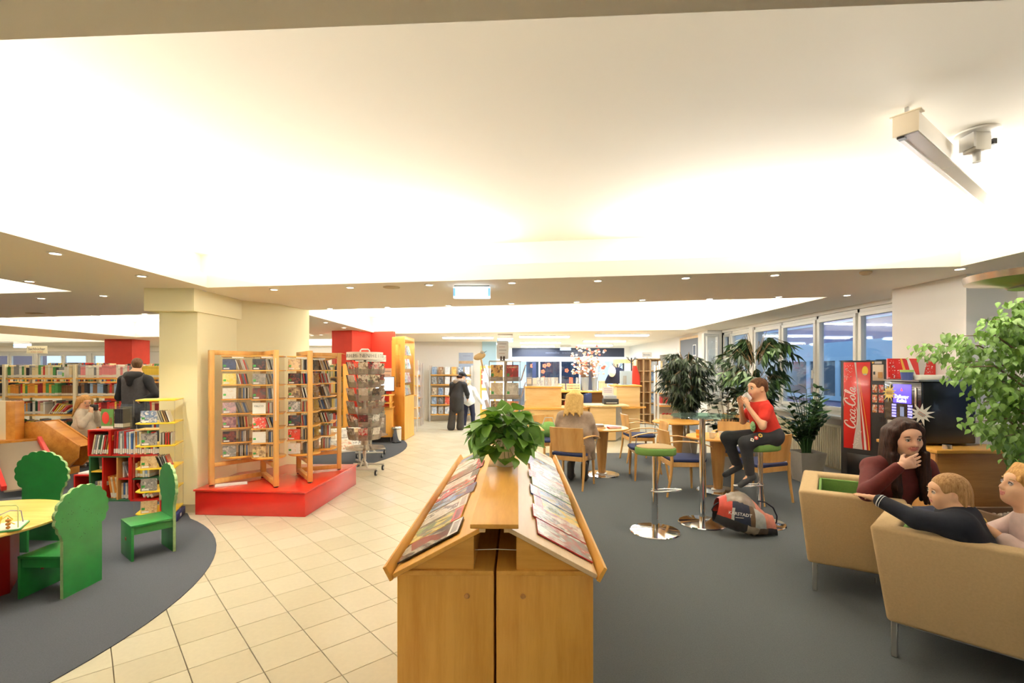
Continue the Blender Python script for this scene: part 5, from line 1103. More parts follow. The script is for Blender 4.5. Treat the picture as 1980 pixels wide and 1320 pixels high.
FR = [['navy','yellow','white','pinkish','maroon','dark','grey'],['dark','grey','dark','white','red','white','tan'],['tan','dark','tan','grey','dark','red','white'],['grey','tan','white','yellow','tan','yellow','white']]
for ti, ((x,y),deg,nm) in enumerate(TOW):
    x += (.0,.0,.0,-.15)[ti]; y += (0,0,0,.26)[ti]
    t = thing('cd_tower', 'revolving beech and acrylic CD tower, %s on the podium'%['first from left','second from left','third from left','fourth from left'][ti], 'CD tower', (x,y,.545), R(deg), 'revolving CD towers')
    MB().lathe([(0,.03),(.175,.03),(.185,.038),(.185,.05),(.177,.056),(0,.056)], n=48).build('base_disc', BEECHH, t, smooth=40); MB().lathe([(.03,-.003),(.03,.03),(0,.03)], n=16).build('swivel', STEEL, t)
    ZT = [.057+.166*k for k in range(8)]
    for k in range(1,8):
        z = ZT[k]; MB().prism([(-.165,-.165),(.13,-.165),(.165,-.13),(.165,.165),(-.165,.165)], z-.012, z).build('shelf', BEECHH, t, bevel=.002, seg=1)
    MB().b2((-.004,-.16,.057),(.004,.16,1.2)).build('acrylic_fin', ACRYL, t); m = MB(); m.b2((-.164,-.0035,.057),(-.0045,.0035,1.205)); m.build('acrylic_fin', ACRYL, t); m = MB(); m.b2((.0045,-.0035,.057),(.164,.0035,1.205)); m.build('acrylic_fin', ACRYL, t)
    MB().b2((-.06,-.1675,1.19),(.06,-.166,1.206)).build('label_strip', PAPER, t); MB().lathe([(0,1.205),(.012,1.205),(.012,1.224),(0,1.224)],n=12).build('top_pivot', STEEL, t)
    TMx = Matrix.Translation((x,y,.545)) @ Matrix.Rotation(R(deg),4,'Z')
    for k in range(7):
        cd_shelf(TMx @ Matrix.Translation((0,0,ZT[k]+.0005)), ['lowest','second','third','fourth','fifth','sixth','highest'][k], nm, FR[ti][6-k], 7, -.085, .012, 100+ti*10+k, step=.0158, lean=0 if k in (0,1) else None, fx=.136)
# lettering on the white CD of the second tower
fm = Matrix.Translation((-2.85,5.705,.545)) @ Matrix.Rotation(R(20),4,'Z') @ Matrix.Translation((-.085,-.161,.057+.166*3+.088)) @ Matrix.Rotation(PI/2-R(6),4,'X')
for o in bpy.data.objects:
    if o.get('label') == 'white CD shown face-on, fourth shelf of the second tower':
        tx = text('FALCO', .03, 'lettering', INK, o); tx.matrix_basis = o.matrix_basis.inverted() @ fm; setmat(o, mat('plain_white_cd',(236,232,222),.2,coat=.3))
t = tag(MB().b2((-.16,-.06,0),(.16,.06,.012)).build('booklet', PAPER, loc=(-3.22,5.58,.2835), rz=.5), 'white booklet lying on the podium under the left CD rack', 'booklet')

# ---------------------------------------------------------------- film stands
DVM = MB().b2((-.5,0,0),(.5,1,1)).mesh('dvd_case', PAPER)
DV = [('white',[(232,226,214),(206,196,180),(236,232,224),(120,100,90)]),('beige',[(200,184,160),(230,220,200),(150,130,104),(90,76,64)]),('dark',[(60,54,52),(110,96,84),(40,38,40),(160,130,100)]),('red',[(190,50,60),(226,214,200),(120,40,50),(70,50,50)]),('grey',[(150,146,140),(200,196,190),(100,96,92),(226,222,214)])]
DVC = {n: cover('dvd_'+n, p, (0,2), 3.2, .0, True, .2) for n, p in DV}
def ring_text(s, r, z, size, a0, parent, m, step=None):
    step = step or size*.72/r; k = len(s)
    for i, ch in enumerate(s):
        if ch == ' ': continue
        a = a0+(i-(k-1)/2)*step
        text(ch, size, 'lettering', m, parent, (r*math.sin(a), -r*math.cos(a), z), (PI/2,0,a), sx=.95)
def film_stand(label, x, y, words, full, nm, rz=0):
    t = thing('film_stand', label, 'stand', (x,y,.006), rz, 'revolving film stands'); rr = random.Random(int(x*100)+7)
    MB().lathe([(.262,1.745),(.272,1.745),(.272,1.865),(.262,1.865),(.262,1.745)], n=48).build('sign_ring', mat('ring_white',(240,230,214),.5), t, smooth=40)
    for a,w in words: ring_text(w, .2735, 1.805, .075, a, t, mat('ring_letters',(150,144,136),.7))
    MB().tube([(-.07,0,1.865),(-.07,0,1.89),(-.05,0,1.91),(.05,0,1.91),(.07,0,1.89),(.07,0,1.865)],.012,8).build('handle', WHITEM, t, smooth=60)
    MB().lathe([(.021,.3),(.021,1.86),(0,1.86)], n=14).build('pole', GREYM, t, smooth=40)
    for a in range(4): MB().b2((-.012,-.262,1.752),(.012,-.024,1.762)).build('spoke', GREYM, t, rz=a*PI/2)
    MB().lathe([(.0,.44),(.05,.44),(.055,.45),(.055,.53),(.05,.535),(0,.535)], n=28).build('canister', mat('canister_white',(236,226,208),.4), t, smooth=40); sl = MB()
    for k in range(8): sl.box((.0,-.0553,.452+k*.0095),(.02,.002,.003))
    o = sl.build('canister_slots', mat('slot_brown',(150,110,80),.7), t); o['kind'] = 'stuff'
    MB().lathe([(.05,.375),(.30,.39),(.31,.405),(.30,.405),(.05,.39)], n=8).build('lower_tray', SMOKE, t)
    DX = []
    for tier in range(6):
        zb = 1.53-.198*tier; MB().lathe([(.02,zb-.008),(.215,zb-.008),(.235,zb),(.02,zb)], n=8).build('tier_plate', SMOKE, t)
        for k in range(8):
            a = 2*PI*k/8+.2; fr = math.cos(a-rz*0)
            M = Matrix.Rotation(a,4,'Z') @ Matrix.Translation((0,-.205,zb+.002)) @ Matrix.Rotation(R(14),4,'X')
            m = MB(); m.b2((-.072,-.028,0),(.072,-.026,.085)); m.b2((-.072,-.026,0),(-.07,.002,.11)); m.b2((.07,-.026,0),(.072,.002,.11)); o = m.build('pocket', SMOKE, t); o.matrix_basis = M
            if math.cos(a) > -.15:
                DX.append((tier,k,M))
    lg = GREYM; MB().tube([(-.02,-.0,.39),(-.02,.0,.3),(.0,-.02,.2),(.05,-.1,.15),(.09,-.17,.12),(.12,-.2,.11)],.014,8).build('stay', lg, t, smooth=60)
    for sy in (-.2,.2): MB().cyl((-.24,sy,.105),(.24,sy,.105),.016).build('foot_bar', lg, t, smooth=60)
    MB().tube([(-.02,-.2,.105),(-.03,0,.22),(-.02,.2,.105)],.014,8).build('foot_bar', lg, t, smooth=60); MB().cyl((0,0,.2),(0,0,.4),.018).build('stem', lg, t, smooth=60)
    for sx in (-.22,.22):
        for sy in (-.2,.2):
            w = MB(); w.cyl((sx-.013,sy+.02,.045),(sx+.013,sy+.02,.045),.042,n=18); o = w.build('caster_wheel', DARK, t, smooth=40); MB().cyl((sx,sy,.09),(sx,sy+.01,.105),.01).build('caster_stem', lg, o); MB().cyl((sx-.014,sy+.02,.045),(sx+.014,sy+.02,.045),.022,n=14).build('hub', mat('hub_beige',(220,210,190),.5), o)
    RT = Matrix.Translation((x,y,.006)) @ Matrix.Rotation(rz,4,'Z')
    for tier,k,M in DX[:full]:
        if rr.random() < .12: continue
        cn = rr.choice(DV)[0]; o = bpy.data.objects.new('dvd_case', DVM); COL.objects.link(o); h = .188; 
        o.matrix_basis = RT @ M @ Matrix.Translation((rr.uniform(-.004,.004),-.022,.002)) @ Matrix.Diagonal((.132,.014,h,1)); setmat(o, DVC[cn])
        pk = ordw(1+int((math.degrees(2*PI*k/8+.2)+100)%360//45)); tag(o, '%s film case, tier %s from top, pocket %s from left, %s'%(cn, ordw(tier+1), pk, nm), 'DVD', 'film cases on the revolving stands')
    return t
film_stand('revolving film stand with white sign ring and grey pockets beside the podium', -2.27, 7.5, [(.42,'FILM-NEUHEITEN'),(-.83,'FILM-NEUHEITEN')], 99, 'near film stand')
film_stand('second revolving film stand half hidden behind the near one', -2.60, 8.95, [(.55,'FILM-NEUHEITEN')], 99, 'rear film stand', .15)
# low sloping brochure trough behind the racks
t = thing('brochure_trough', 'low sloping trough of brochures behind the right CD rack', 'stand', (-2.97,8.0,.006), R(35))
m = MB(); m.add([(-.55,-.25,.28),(.55,-.25,.28),(.55,.25,.60),(-.55,.25,.60),(-.55,-.25,.26),(.55,-.25,.26),(.55,.25,.58),(-.55,.25,.58)], [(0,1,2,3),(7,6,5,4),(0,4,5,1),(1,5,6,2),(2,6,7,3),(3,7,4,0)]); m.build('sloping_panel', WHITEM, t)
for sx in (-.5,.5): MB().b2((sx-.015,.1,0),(sx+.015,.14,.5)).build('leg', GREYM, t); MB().b2((sx-.015,-.3,0),(sx+.015,.3,.03)).build('foot', GREYM, t)
bc = [cover('brochure_grey',[(210,206,200),(150,146,140),(90,88,86),(232,230,226)],(0,1),4,.0,False),cover('brochure_warm',[(226,206,170),(236,230,214),(190,120,90),(206,190,150)],(0,1),4,.0,False)]
for r_ in range(2):
    for k in range(5):
        o = MB().b2((-.09,-.11,0),(.09,.11,.006)).build('brochure', bc[(k+r_)%2]); o.matrix_basis = Matrix.Translation((-2.97,8.0,.006)) @ Matrix.Rotation(R(35),4,'Z') @ Matrix.Translation((-.43+k*.21,-.12+r_*.235,.4+r_*.151-.033)) @ Matrix.Rotation(math.atan2(.32,.5),4,'X'); tag(o, 'brochure in the %s row of the sloping trough, %s from left'%(['lower','upper'][r_],ordw(k+1)), 'brochure', 'brochures in the sloping trough')
# coloured bookcase behind the right rack
t = thing('bookcase', 'beech bookcase with bright red and yellow books behind the CD racks', 'bookcase', (-3.95,10.1,.006))
for x in (-.45,.43): MB().b2((x,0,0),(x+.02,.3,1.72)).build('side_panel', BEECH, t)
for z in (.08,.42,.77,1.12,1.45): MB().b2((-.43,0,z-.02),(.43,.3,z)).build('shelf', BEECHH, t)
MB().b2((-.43,.29,.08),(.43,.3,1.72)).build('back_panel', BEECH, t)
book_stuff('shelved_books', [(-.40,.40,.02,z+.001,.2,.28,.2) for z in (.42,.77,1.12,1.45)], t, 15)
tag(MB().tube([(-3.98,10.25,1.765),(-3.96,10.25,1.78),(-3.9,10.25,1.82),(-3.75,10.22,1.86),(-3.6,10.2,1.95),(-3.5,10.2,1.93)],[.03,.03,.028,.022,.012,.004],8).build('driftwood', wood('driftwood',(220,160,90),(180,120,60),0), smooth=60), 'curved driftwood piece on top of the bookcase behind the CD racks', 'driftwood')

# ---------------------------------------------------------------- computer corner, display case, bin
t = thing('computer_desk', 'beech catalogue computer desk with a grey mesh door by the red wall', 'desk', (-2.98,10.62,.006), R(8))
MB().b2((-.35,0,.12),(.35,.5,.74)).build('cabinet', BEECH, t, bevel=.004); d = MB().b2((-.33,-.015,.14),(.33,0,.72)).build('door', BEECH, t, bevel=.003); MB().b2((-.22,-.018,.2),(.22,-.0155,.62)).build('mesh_panel', mat('mesh_grey',(128,116,106),.7), d)
MB().b2((-.37,-.03,.74),(.37,.5,.77)).build('worktop', BEECHH, t, bevel=.004); MB().b2((-.36,-.1,.86),(.36,.3,.885)).build('keyboard_shelf', BEECHH, t, bevel=.003); MB().b2((.30,-.1,.77),(.33,.3,1.02)).build('side_panel', BEECH, t, bevel=.004); MB().b2((-.37,.0,1.02),(.37,.48,1.045)).build('top_shelf', BEECHH, t, bevel=.004); MB().b2((-.33,-.1,.77),(-.30,.3,1.02)).build('side_panel', BEECH, t); MB().b2((-.3,.1,0),(.3,.4,.12)).build('plinth', DARK, t)
tag(MB().b2((-.2,-.07,0),(.2,.07,.02)).build('keyboard', DARK, loc=(-2.95,10.6,.892), rz=R(8), bevel=.004), 'dark keyboard on the shelf of the catalogue computer desk', 'keyboard')
t = thing('monitor', 'black flat monitor with a bright white screen on the computer desk', 'monitor', (-2.84,10.85,1.0515), R(12)); MB().b2((-.21,-.015,.07),(.21,.015,.40)).build('housing', BLACK, t, bevel=.006); MB().b2((-.195,-.0165,.09),(.195,-.0152,.385)).build('screen', mat('screen_white',(230,240,255),.3,emit=2.2,ecol=(224,236,255)), t); MB().b2((-.09,-.06,0),(.09,.07,.012)).build('foot', BLACK, t); MB().b2((-.03,-.005,.012),(.03,.02,.08)).build('neck', BLACK, t)
t = thing('notice', 'white notice with printed lines on the red wall above the computer', 'notice', (-2.98,11.606,1.42), R(-16)); MB().b2((-.16,-.002,-.22),(.16,.0,.22)).build('sheet', mat('sheet_cream',(240,226,206),.8), t)
for k in range(4): MB().b2((-.1,-.0035,.14-.09*k),(.1-.02*(k%2),-.0025,.152-.09*k)).build('text_line', INK, t)
t = thing('display_case', 'tall beech display case with glazed sides standing at the red wall', 'cabinet', (-2.43,11.0,.006))
DC = BEECH
MB().prism([(-.36,.30),(0,0),(.03,.95),(-.36,.95)], 0, .04).build('plinth', DC, t); MB().prism([(-.36,.30),(0,0),(.03,.95),(-.36,.95)], 2.28, 2.36).build('crown', DC, t, bevel=.004); MB().prism([(-.355,.31),(-.005,.02),(.022,.94),(-.355,.94)], .04, .99).build('lower_body', DC, t)
def slab(mb, a, b, z0, z1, th=.02):
    a, b = Vector((*a,0)), Vector((*b,0)); d = (b-a); mb.box(((a+b)/2).to_tuple()[:2]+((z0+z1)/2,), (d.length, th, z1-z0), 0, math.atan2(d.y,d.x)); return mb
A0, A1 = Vector((-.36,.30)), Vector((0,0)); f = lambda k: tuple(A0+(A1-A0)*k)
slab(MB(), f(0), f(.30), .99, 2.28).build('front_stile', DC, t); slab(MB(), f(.70), f(1), .99, 2.28).build('front_stile', DC, t); slab(MB(), f(.30), f(.70), 2.18, 2.28).build('front_rail', DC, t); slab(MB(), f(.30), f(.70), .99, 1.2).build('front_rail', DC, t); slab(MB(), f(.30), f(.70), 1.2, 2.18, .005).build('glass_front', GLASS, t)
slab(MB(), (.003,.06), (.027,.90), 1.0, 2.27, .005).build('glass_side', GLASS, t); slab(MB(), (.025,.88), (.028,.95), .99, 2.28).build('side_stile', DC, t); MB().b2((-.36,.92,.99),(.02,.95,2.28)).build('back_panel', DC, t); MB().b2((-.37,.32,.99),(-.35,.93,2.28)).build('back_panel', DC, t)
for z in (1.28,1.6,1.92): MB().prism([(-.34,.33),(-.02,.06),(.0,.9),(-.34,.9)], z, z+.008).build('glass_shelf', GLASS, t)
area((-2.6,11.5,2.27),(.2,.5),6,WARM)
cz = [cover('case_book_a',[(230,226,218),(190,60,50),(220,200,170),(60,60,64)],(0,2),3.5,.0,False),cover('case_book_b',[(150,180,220),(236,234,230),(80,110,160),(200,180,150)],(0,2),3.5,.0,False),cover('case_book_c',[(120,170,90),(232,228,220),(190,80,60),(214,190,150)],(0,2),3.5,.0,False)]
for s,z in enumerate((1.0,1.295,1.615,1.935)):
    for k in range(3):
        o = MB().b2((-.085,0,0),(.085,.02,.24)).build('display_book', cz[(s+k)%3]); o.matrix_basis = Matrix.Translation((-2.475,11.2+k*.25,z+.012)) @ Matrix.Rotation(R(70),4,'Z') @ Matrix.Rotation(R(-12),4,'X'); tag(o, 'face-on book in the display case, %s on the %s glass shelf'%(ordw(k+1),['lowest','second','third','top'][s]), 'book', 'books in the display case')
t = thing('pedal_bin', 'small chrome pedal bin standing beside the display case', 'bin', (-2.54,10.70,.006)); MB().lathe([(.095,0),(.1,.02),(.105,.3),(0,.3)], n=36).build('body', CHROME, t, smooth=40); MB().lathe([(.108,.305),(.108,.33),(.09,.352),(0,.362)], n=36).build('lid', STEEL, t, smooth=40); MB().lathe([(0,-.0),(.1,0),(.104,.018),(.0,.018)], n=36).build('base', BLACK, t); MB().b2((-.02,-.15,.01),(.02,-.1,.022)).build('pedal', BLACK, t, bevel=.003)
# ================================================================ THE FAR END
struct(MB().b2((-3.4,15.55,0),(-.95,15.65,2.52)).build('wall_partition', WALLW))
LB = mat('light_steel',(206,204,198),.4,.4)
cb = {'pale':[(214,222,230),(236,236,232),(170,186,206),(200,190,176)],'blue':[(120,150,190),(206,216,226),(70,100,140),(170,186,206)],'brown':[(150,110,80),(200,170,130),(100,76,60),(220,206,180)],'orange':[(232,170,70),(210,140,60),(60,50,40),(240,200,110)],'red':[(206,70,50),(230,120,90),(190,50,40),(226,200,180)],'grey':[(140,140,140),(90,92,96),(196,196,192),(60,62,66)]}
CB = {n: cover('face_'+n,p,(0,2),3.2,.0,False,.35) for n,p in cb.items()}
def face_book(label, x, y, z, w, h, kind, group, rz=0, tilt=-12, name='display_book'):
    o = MB().b2((-w/2,0,0),(w/2,.02,h)).build(name, CB[kind]); o.matrix_basis = Matrix.Translation((x,y,z+.002+.02*abs(math.sin(R(tilt))))) @ Matrix.Rotation(rz,4,'Z') @ Matrix.Rotation(R(tilt),4,'X'); return tag(o, label, name.replace('_',' '), group)
def rack_shelf(label, x0, x1, y, zs, top, uprights=LB, depth=.3):
    t = thing('shelf_rack', label, 'shelf', ((x0+x1)/2,y,.0)); w = (x1-x0)/2
    for sx in (-w,w):
        for yy in (0,depth): MB().b2((sx-.02,yy-.015,0),(sx+.02,yy+.015,top)).build('upright', uprights, t)
    for z in zs: MB().b2((-w+.02,-.03,z-.03),(w-.02,depth,z)).build('shelf', BEECHH, t, bevel=.003)
    MB().b2((-w+.02,depth+.005,zs[0]),(w-.02,depth+.015,top-.05)).build('back_panel', mat('rack_back',(214,204,186),.7), t); return t
zs = [.228,.53,.81,1.153,1.456]
rack_shelf('wide face-out book shelf on the far wall beside the two readers', -2.55, -1.25, 15.1, zs, 1.74)
FB = [['blue','brown','pale','orange','blue','pale'],['grey','grey','pale','pale','pale','blue'],['brown','blue','pale','pale','pale','pale'],['blue','grey','red','pale','grey','brown'],['pale','grey','pale','red','brown','grey']]
for s in range(5):
    for k in range(6): face_book('%s book face-on, %s from left on the %s shelf of the far wall shelf'%(FB[s][k],ordw(k+1),SHN[s]), -2.42+k*.205, 15.1, zs[4-s]+.003, .15, .235, FB[s][k], 'face-out books on the far wall shelf')
t = rack_shelf('narrow steel shelf seen end-on between display case and far wall shelf', -2.98, -2.62, 14.0, zs, 1.8)
for s in range(5):
    for k in range(2): face_book('%s book, %s on the %s level of the narrow steel shelf'%(['blue','pale'][k],['left','right'][k],SHN[s]), -2.89+k*.17, 13.98, zs[4-s]+.003, .14, .22, ['blue','pale'][k], 'books on the narrow steel shelf')
t = thing('leaflet_rack', 'white leaflet rack with orange shelves right behind the display case', 'rack', (-2.62,12.6,0))
for sx in (-.16,.16): MB().b2((sx-.012,-.012,0),(sx+.012,.012,1.55)).build('upright', WHITEM, t)
for z in (.35,.62,.95,1.2,1.45): MB().b2((-.15,-.05,z-.02),(.15,.2,z)).build('shelf', mat('shelf_orange',(238,190,110),.5), t)
MB().b2((-.15,.2,.3),(.15,.215,1.85)).build('back_panel', WHITEM, t)
for k,z in enumerate((.35,.62,.95,1.2)): face_book('leaflets face-on at level %s of the white leaflet rack'%ordw(k+1), -2.62, 12.6, z+.003, .14, .2, ['pale','brown','red','pale'][k], 'leaflets in the white rack')
# poster: a plain pale blue sheet with a broad tan band
t = thing('poster', 'pale blue poster with a tan band on the wall over the far shelf', 'poster', (-1.47,15.545,1.9)); MB().b2((-.23,-.004,-.25),(.23,0,.25)).build('sheet', mat('poster_blue',(176,192,216),.6,var=.08,scale=3), t); MB().b2((-.23,-.0055,-.10),(.23,-.0045,-.01)).build('printed_band', mat('poster_tan',(206,176,140),.6,var=.2,scale=9), t); MB().b2((-.1,-.0055,.14),(.14,-.0045,.16)).build('text_line', mat('poster_ink',(150,160,196),.6), t)
# wall strip with bluish light painted into its colour, magazine board beside it
t = thing('magazine_board', 'tall beech board of white leaflets beside the far wall shelf', 'board', (-.73,14.2,0)); MB().b2((-.2,0,0),(.25,.03,1.72)).build('board', BEECH, t)
MB().b2((-.15,-.012,1.08),(.2,-.001,1.65)).build('poster_sheet', PAPER, t); MB().b2((-.15,-.012,.45),(.2,-.001,1.0)).build('poster_sheet', mat('sheet_blue',(206,218,232),.6,var=.2,scale=6), t)
for k in range(3): MB().b2((-.17,-.014,1.5-k*.16),(-.13,-.0125,1.62-k*.16)).build('red_mark', mat('mark_red',(226,90,70),.6), t)
struct(MB().b2((-.95,15.5,0),(-.5,15.6,2.52)).build('wall_blue_lit_strip', mat('pale_blue_strip',(176,214,236),.4)))
# paperback spinner with a sheet on top
PBX, PBY = -.08, 6.15
t = thing('paperback_stand', 'revolving paperback stand with clear pockets behind the potted pothos', 'stand', (PBX,PBY,.006), R(-4))
MB().lathe([(0,0),(.26,0),(.26,.02),(0,.03)], n=32).build('base', GREYM, t, smooth=40); MB().lathe([(.02,.03),(.02,1.70),(0,1.70)], n=14).build('pole', GREYM, t)
MB().b2((-.19,-.16,1.695),(.19,.16,1.71)).build('top_plate', SMOKE, t); MB().b2((-.19,-.16,.55),(.19,.16,.565)).build('bottom_plate', SMOKE, t)
PT = [1.46,1.24,1.015,.79,.57]
for z in PT:
    MB().b2((-.19,-.19,z-.006),(.19,-.135,z)).build('pocket_floor', SMOKE, t); MB().b2((-.19,-.193,z-.006),(.19,-.19,z+.05)).build('pocket_lip', SMOKE, t)
    for s in (-1,1):
        m = MB(); m.add([(s*.19,-.14,z),(s*.25,-.12,z+.2),(s*.25,.12,z+.2),(s*.19,.14,z),(s*.197,-.14,z),(s*.257,-.12,z+.2),(s*.257,.12,z+.2),(s*.197,.14,z)],[(0,1,2,3),(7,6,5,4),(0,4,5,1),(1,5,6,2),(2,6,7,3),(3,7,4,0)]); m.build('side_pocket', mat('pocket_taupe',(190,172,156),.3), t)
for x in (-.19,0,.19): MB().b2((x-.004,-.18,.55),(x+.004,-.135,1.70)).build('divider', SMOKE, t)
PBC = {'gold':[(214,170,90),(180,120,60),(236,220,180),(120,80,50)],'red':[(190,40,40),(226,206,190),(150,30,34),(120,40,40)],'cream':[(232,216,186),(210,180,140),(240,230,210),(170,120,80)],'grey':[(206,198,182),(150,140,126),(90,84,78),(226,220,206)],'brown':[(90,64,44),(150,110,70),(60,44,34),(200,160,110)],'yellow':[(240,200,70),(226,120,90),(232,214,180),(110,100,96)]}
PBM = {n: cover('paperback_'+n,p,(0,2),3,.0,True,.4) for n,p in PBC.items()}
RT = Matrix.Translation((PBX,PBY,.006)) @ Matrix.Rotation(R(-4),4,'Z'); pk = [('gold','red'),('cream','grey'),('brown','yellow'),('brown','cream'),('grey','gold')]
for s in range(5):
    for k in range(2):
        o = MB().b2((-.075,0,0),(.075,.018,.195)).build('paperback', PBM[pk[s][k]]); M = RT @ Matrix.Translation((-.097+.194*k,-.175,PT[s]+.002)) @ Matrix.Rotation(R(-5),4,'X'); o.matrix_basis = M
        tag(o, '%s paperback, %s column, %s row of the paperback stand'%(pk[s][k],['left','right'][k],ordw(s+1)), 'paperback', 'paperbacks in the revolving stand')
        if (s,k) in ((2,0),(0,1)): text({(2,0):'EVITA',(0,1):'CABARET'}[(s,k)], .03, 'lettering', mat('letter_cream',(240,226,180),.6), o, (0,-.0012,.165), (PI/2,0,0))
t = thing('sheet_holder', 'white printed sheet clipped upright on top of the paperback stand', 'sign', (-.12,6.13,1.717), R(6)); MB().b2((-.07,-.002,.02),(.075,.002,.25)).build('sheet', PAPER, t); MB().b2((-.03,-.03,0),(.03,.03,.008)).build('base_plate', BLACK, t)
for x in (-.018,.018): MB().lathe([(.011,.008),(.011,.05),(.006,.056),(0,.056)],c=(x,-.01,0),n=12).build('clip', mat('clip_brown',(60,36,28),.5), t)
for k in range(4): MB().b2((-.045,-.0035,.21-k*.04),(.05-.02*(k%2),-.0025,.214-k*.04)).build('text_line', mat('line_red',(190,120,100),.7) if k%2 else INK, t)
t = thing('wooden_bird', 'carved pale wooden bird hanging from the ceiling left of the paperback stand', 'ornament', (-.43,6.45,1.78)); m = MB(); m.ell((0,0,0),(.085,.03,.045),14,T=Matrix.Rotation(R(-20),4,'Y')); m.build('body', wood('bird_wood',(240,206,150),(220,180,120),0), t, smooth=60); MB().ell((.035,0,.045),(.03,.022,.03),12).build('head', mat('bird_head',(214,206,190),.6), t, smooth=60); MB().cyl((.06,0,.05),(.1,0,.075),.006,.001,8).build('beak', DARK, t); MB().cyl((.02,0,-.03),(.05,0,-.2),.012,.01,8).build('stick', MAPLE, t); MB().cyl((0,0,.03),(0,0,.72),.0012,n=5).build('thread', PAPER, t)

# ---------------------------------------------------------------- reception desk
def curved(m, x0, x1, y, bulge, z0, z1, depth, mi=0, n=12):
    F = [(x0+(x1-x0)*i/n, y-bulge*(1-(2*i/n-1)**2)) for i in range(n+1)]; return m.prism(F+[(x1,y+depth),(x0,y+depth)], z0, z1, mi)
t = thing('reception_desk', 'long curved maple reception desk with raised left and right counters', 'desk', (0,0,.0))
curved(MB(), .20, 1.72, 11.0, .18, .02, .72, .6).build('front_panel', DESKW, t, smooth=30); curved(MB(), .16, 1.76, 10.97, .2, .72, .755, .65).build('ledge', BEECHH, t, smooth=30)
curved(MB(), .30, 1.13, 11.12, .1, .756, 1.19, .5).build('raised_counter', DESKW, t, smooth=30); curved(MB(), .27, 1.16, 11.09, .11, 1.19, 1.225, .56).build('counter_top', BEECHH, t, smooth=30)
MB().b2((1.75,10.9,.02),(2.33,11.5,.77)).build('front_panel', DESKW, t, bevel=.004); MB().b2((1.66,10.84,.77),(2.62,11.6,.81)).build('worktop', MAPLE, t, bevel=.005); MB().prism([(2.335,10.92),(2.62,11.6),(2.335,11.6)], .02, .77).build('corner_panel', mat('desk_grey_end',(176,172,164),.6), t)
MB().b2((2.5,11.62,.02),(3.06,12.4,1.20)).build('raised_counter', DESKW, t, bevel=.004); MB().b2((2.46,11.58,1.20),(3.1,12.45,1.235)).build('counter_top', BEECHH, t, bevel=.005); curved(MB(), 2.52, 3.2, 11.6, .16, .69, .73, .019).build('bag_shelf', BEECHH, t)
t = thing('back_counter', 'low maple shelving counter behind the reception desk, open at the front', 'counter', (0,0,0))
MB().b2((1.1,12.9,1.0),(2.95,13.5,1.04)).build('worktop', BEECHH, t, bevel=.004); 
for x in (1.12,1.75,2.04,2.93): MB().b2((x-.012,12.95,.3),(x+.012,13.45,1.0)).build('divider', DESKW, t)
for z in (.62,.82): MB().b2((1.132,12.95,z-.02),(2.028,13.45,z)).build('shelf', DESKW, t)
MB().b2((1.1,13.46,.0),(2.95,13.5,1.0)).build('back_panel', wood('brown_back',(176,130,84),(150,106,64),0), t); MB().b2((1.1,12.9,0),(2.95,13.45,.3)).build('plinth', DESKW, t)
for k,(x,z,c,l) in enumerate(((1.895,.625,(176,40,36),'red'),(1.52,.625,(176,40,36),'red'),(1.89,.825,(120,90,70),'brown'),(1.5,.825,(60,56,56),'dark'))): 
    tt = thing('file_box', '%s file box, %s in the shelves behind the desk'%(l,['lower right','lower left','upper right','upper left'][k]), 'box', (x,13.0,z), 0, 'file boxes behind the desk'); MB().b2((-.12,0,0),(.12,.25,.12)).build('body', mat('box_%d_%d_%d'%c,c,.5), tt, bevel=.004); MB().b2((-.05,-.002,.05),(.05,-.0005,.09)).build('label', PAPER, tt)
for k in range(3): tag(MB().b2((-.02,0,0),(.02,.22,.2)).build('folder', mat(['folder_white','folder_lime','folder_blue'][k],[(220,224,220),(190,210,90),(110,140,170)][k],.5), loc=(2.09+k*.05,13.0,.825 if False else .302)), '%s folder upright beside the file boxes'%['white','lime','blue'][k], 'folder')
# on the raised left counter
G4 = 'brochures on the reception counter'
for k in range(6): face_book('white brochure standing on the left counter, %s of the row'%ordw(k+1), .62+k*.082, 11.2, 1.2275, .075, .2, 'pale', G4, 0, -14, 'brochure')
t = thing('terminal', 'grey loan terminal box on the left end of the reception counter', 'terminal', (.40,11.28,1.2275)); MB().b2((-.06,0,0),(.06,.12,.2)).build('housing', mat('terminal_grey',(150,156,166),.4), t, bevel=.006); MB().b2((-.05,-.003,.05),(.05,.0,.17)).build('front_panel', GREYM, t)
t = thing('terminal', 'pale flat display stand second from the left on the reception counter', 'terminal', (.53,11.3,1.2275)); MB().b2((-.055,0,0),(.055,.04,.19)).build('housing', mat('pale_housing',(214,220,224),.4), t, bevel=.004); MB().b2((-.045,-.002,.05),(.045,0,.17)).build('panel', PAPER, t)
# crates, vases, books on the back counter
def crate(label, x, y, z, w):
    t = thing('wooden_crate', label, 'crate', (x,y,z))
    for zz in (.01,.075,.14): MB().b2((-w/2,-.12,zz),(w/2,-.105,zz+.045)).build('slat', MAPLE, t); MB().b2((-w/2,.105,zz),(w/2,.12,zz+.045)).build('slat', MAPLE, t)
    for sx in (-1,1):
        MB().b2((sx*(w/2-.01)-.01,-.105,0),(sx*(w/2-.01)+.01,.105,.185)).build('end_panel', MAPLE, t)
    MB().b2((-w/2+.02,-.105,.0),(w/2-.02,.105,.01)).build('bottom_panel', MAPLE, t); return t
crate('small wooden crate on the back counter, left of the larger one', 1.30, 13.2, 1.042, .26); crate('larger slatted wooden crate on the back counter before the vases', 1.66, 13.2, 1.042, .36)
for k,(x,kd) in enumerate(((1.60,'red'),(1.78,'grey'))): face_book('%s book upright in the larger wooden crate'%kd, x, 13.15, 1.056, .1, .34, kd, None, 0, -3)
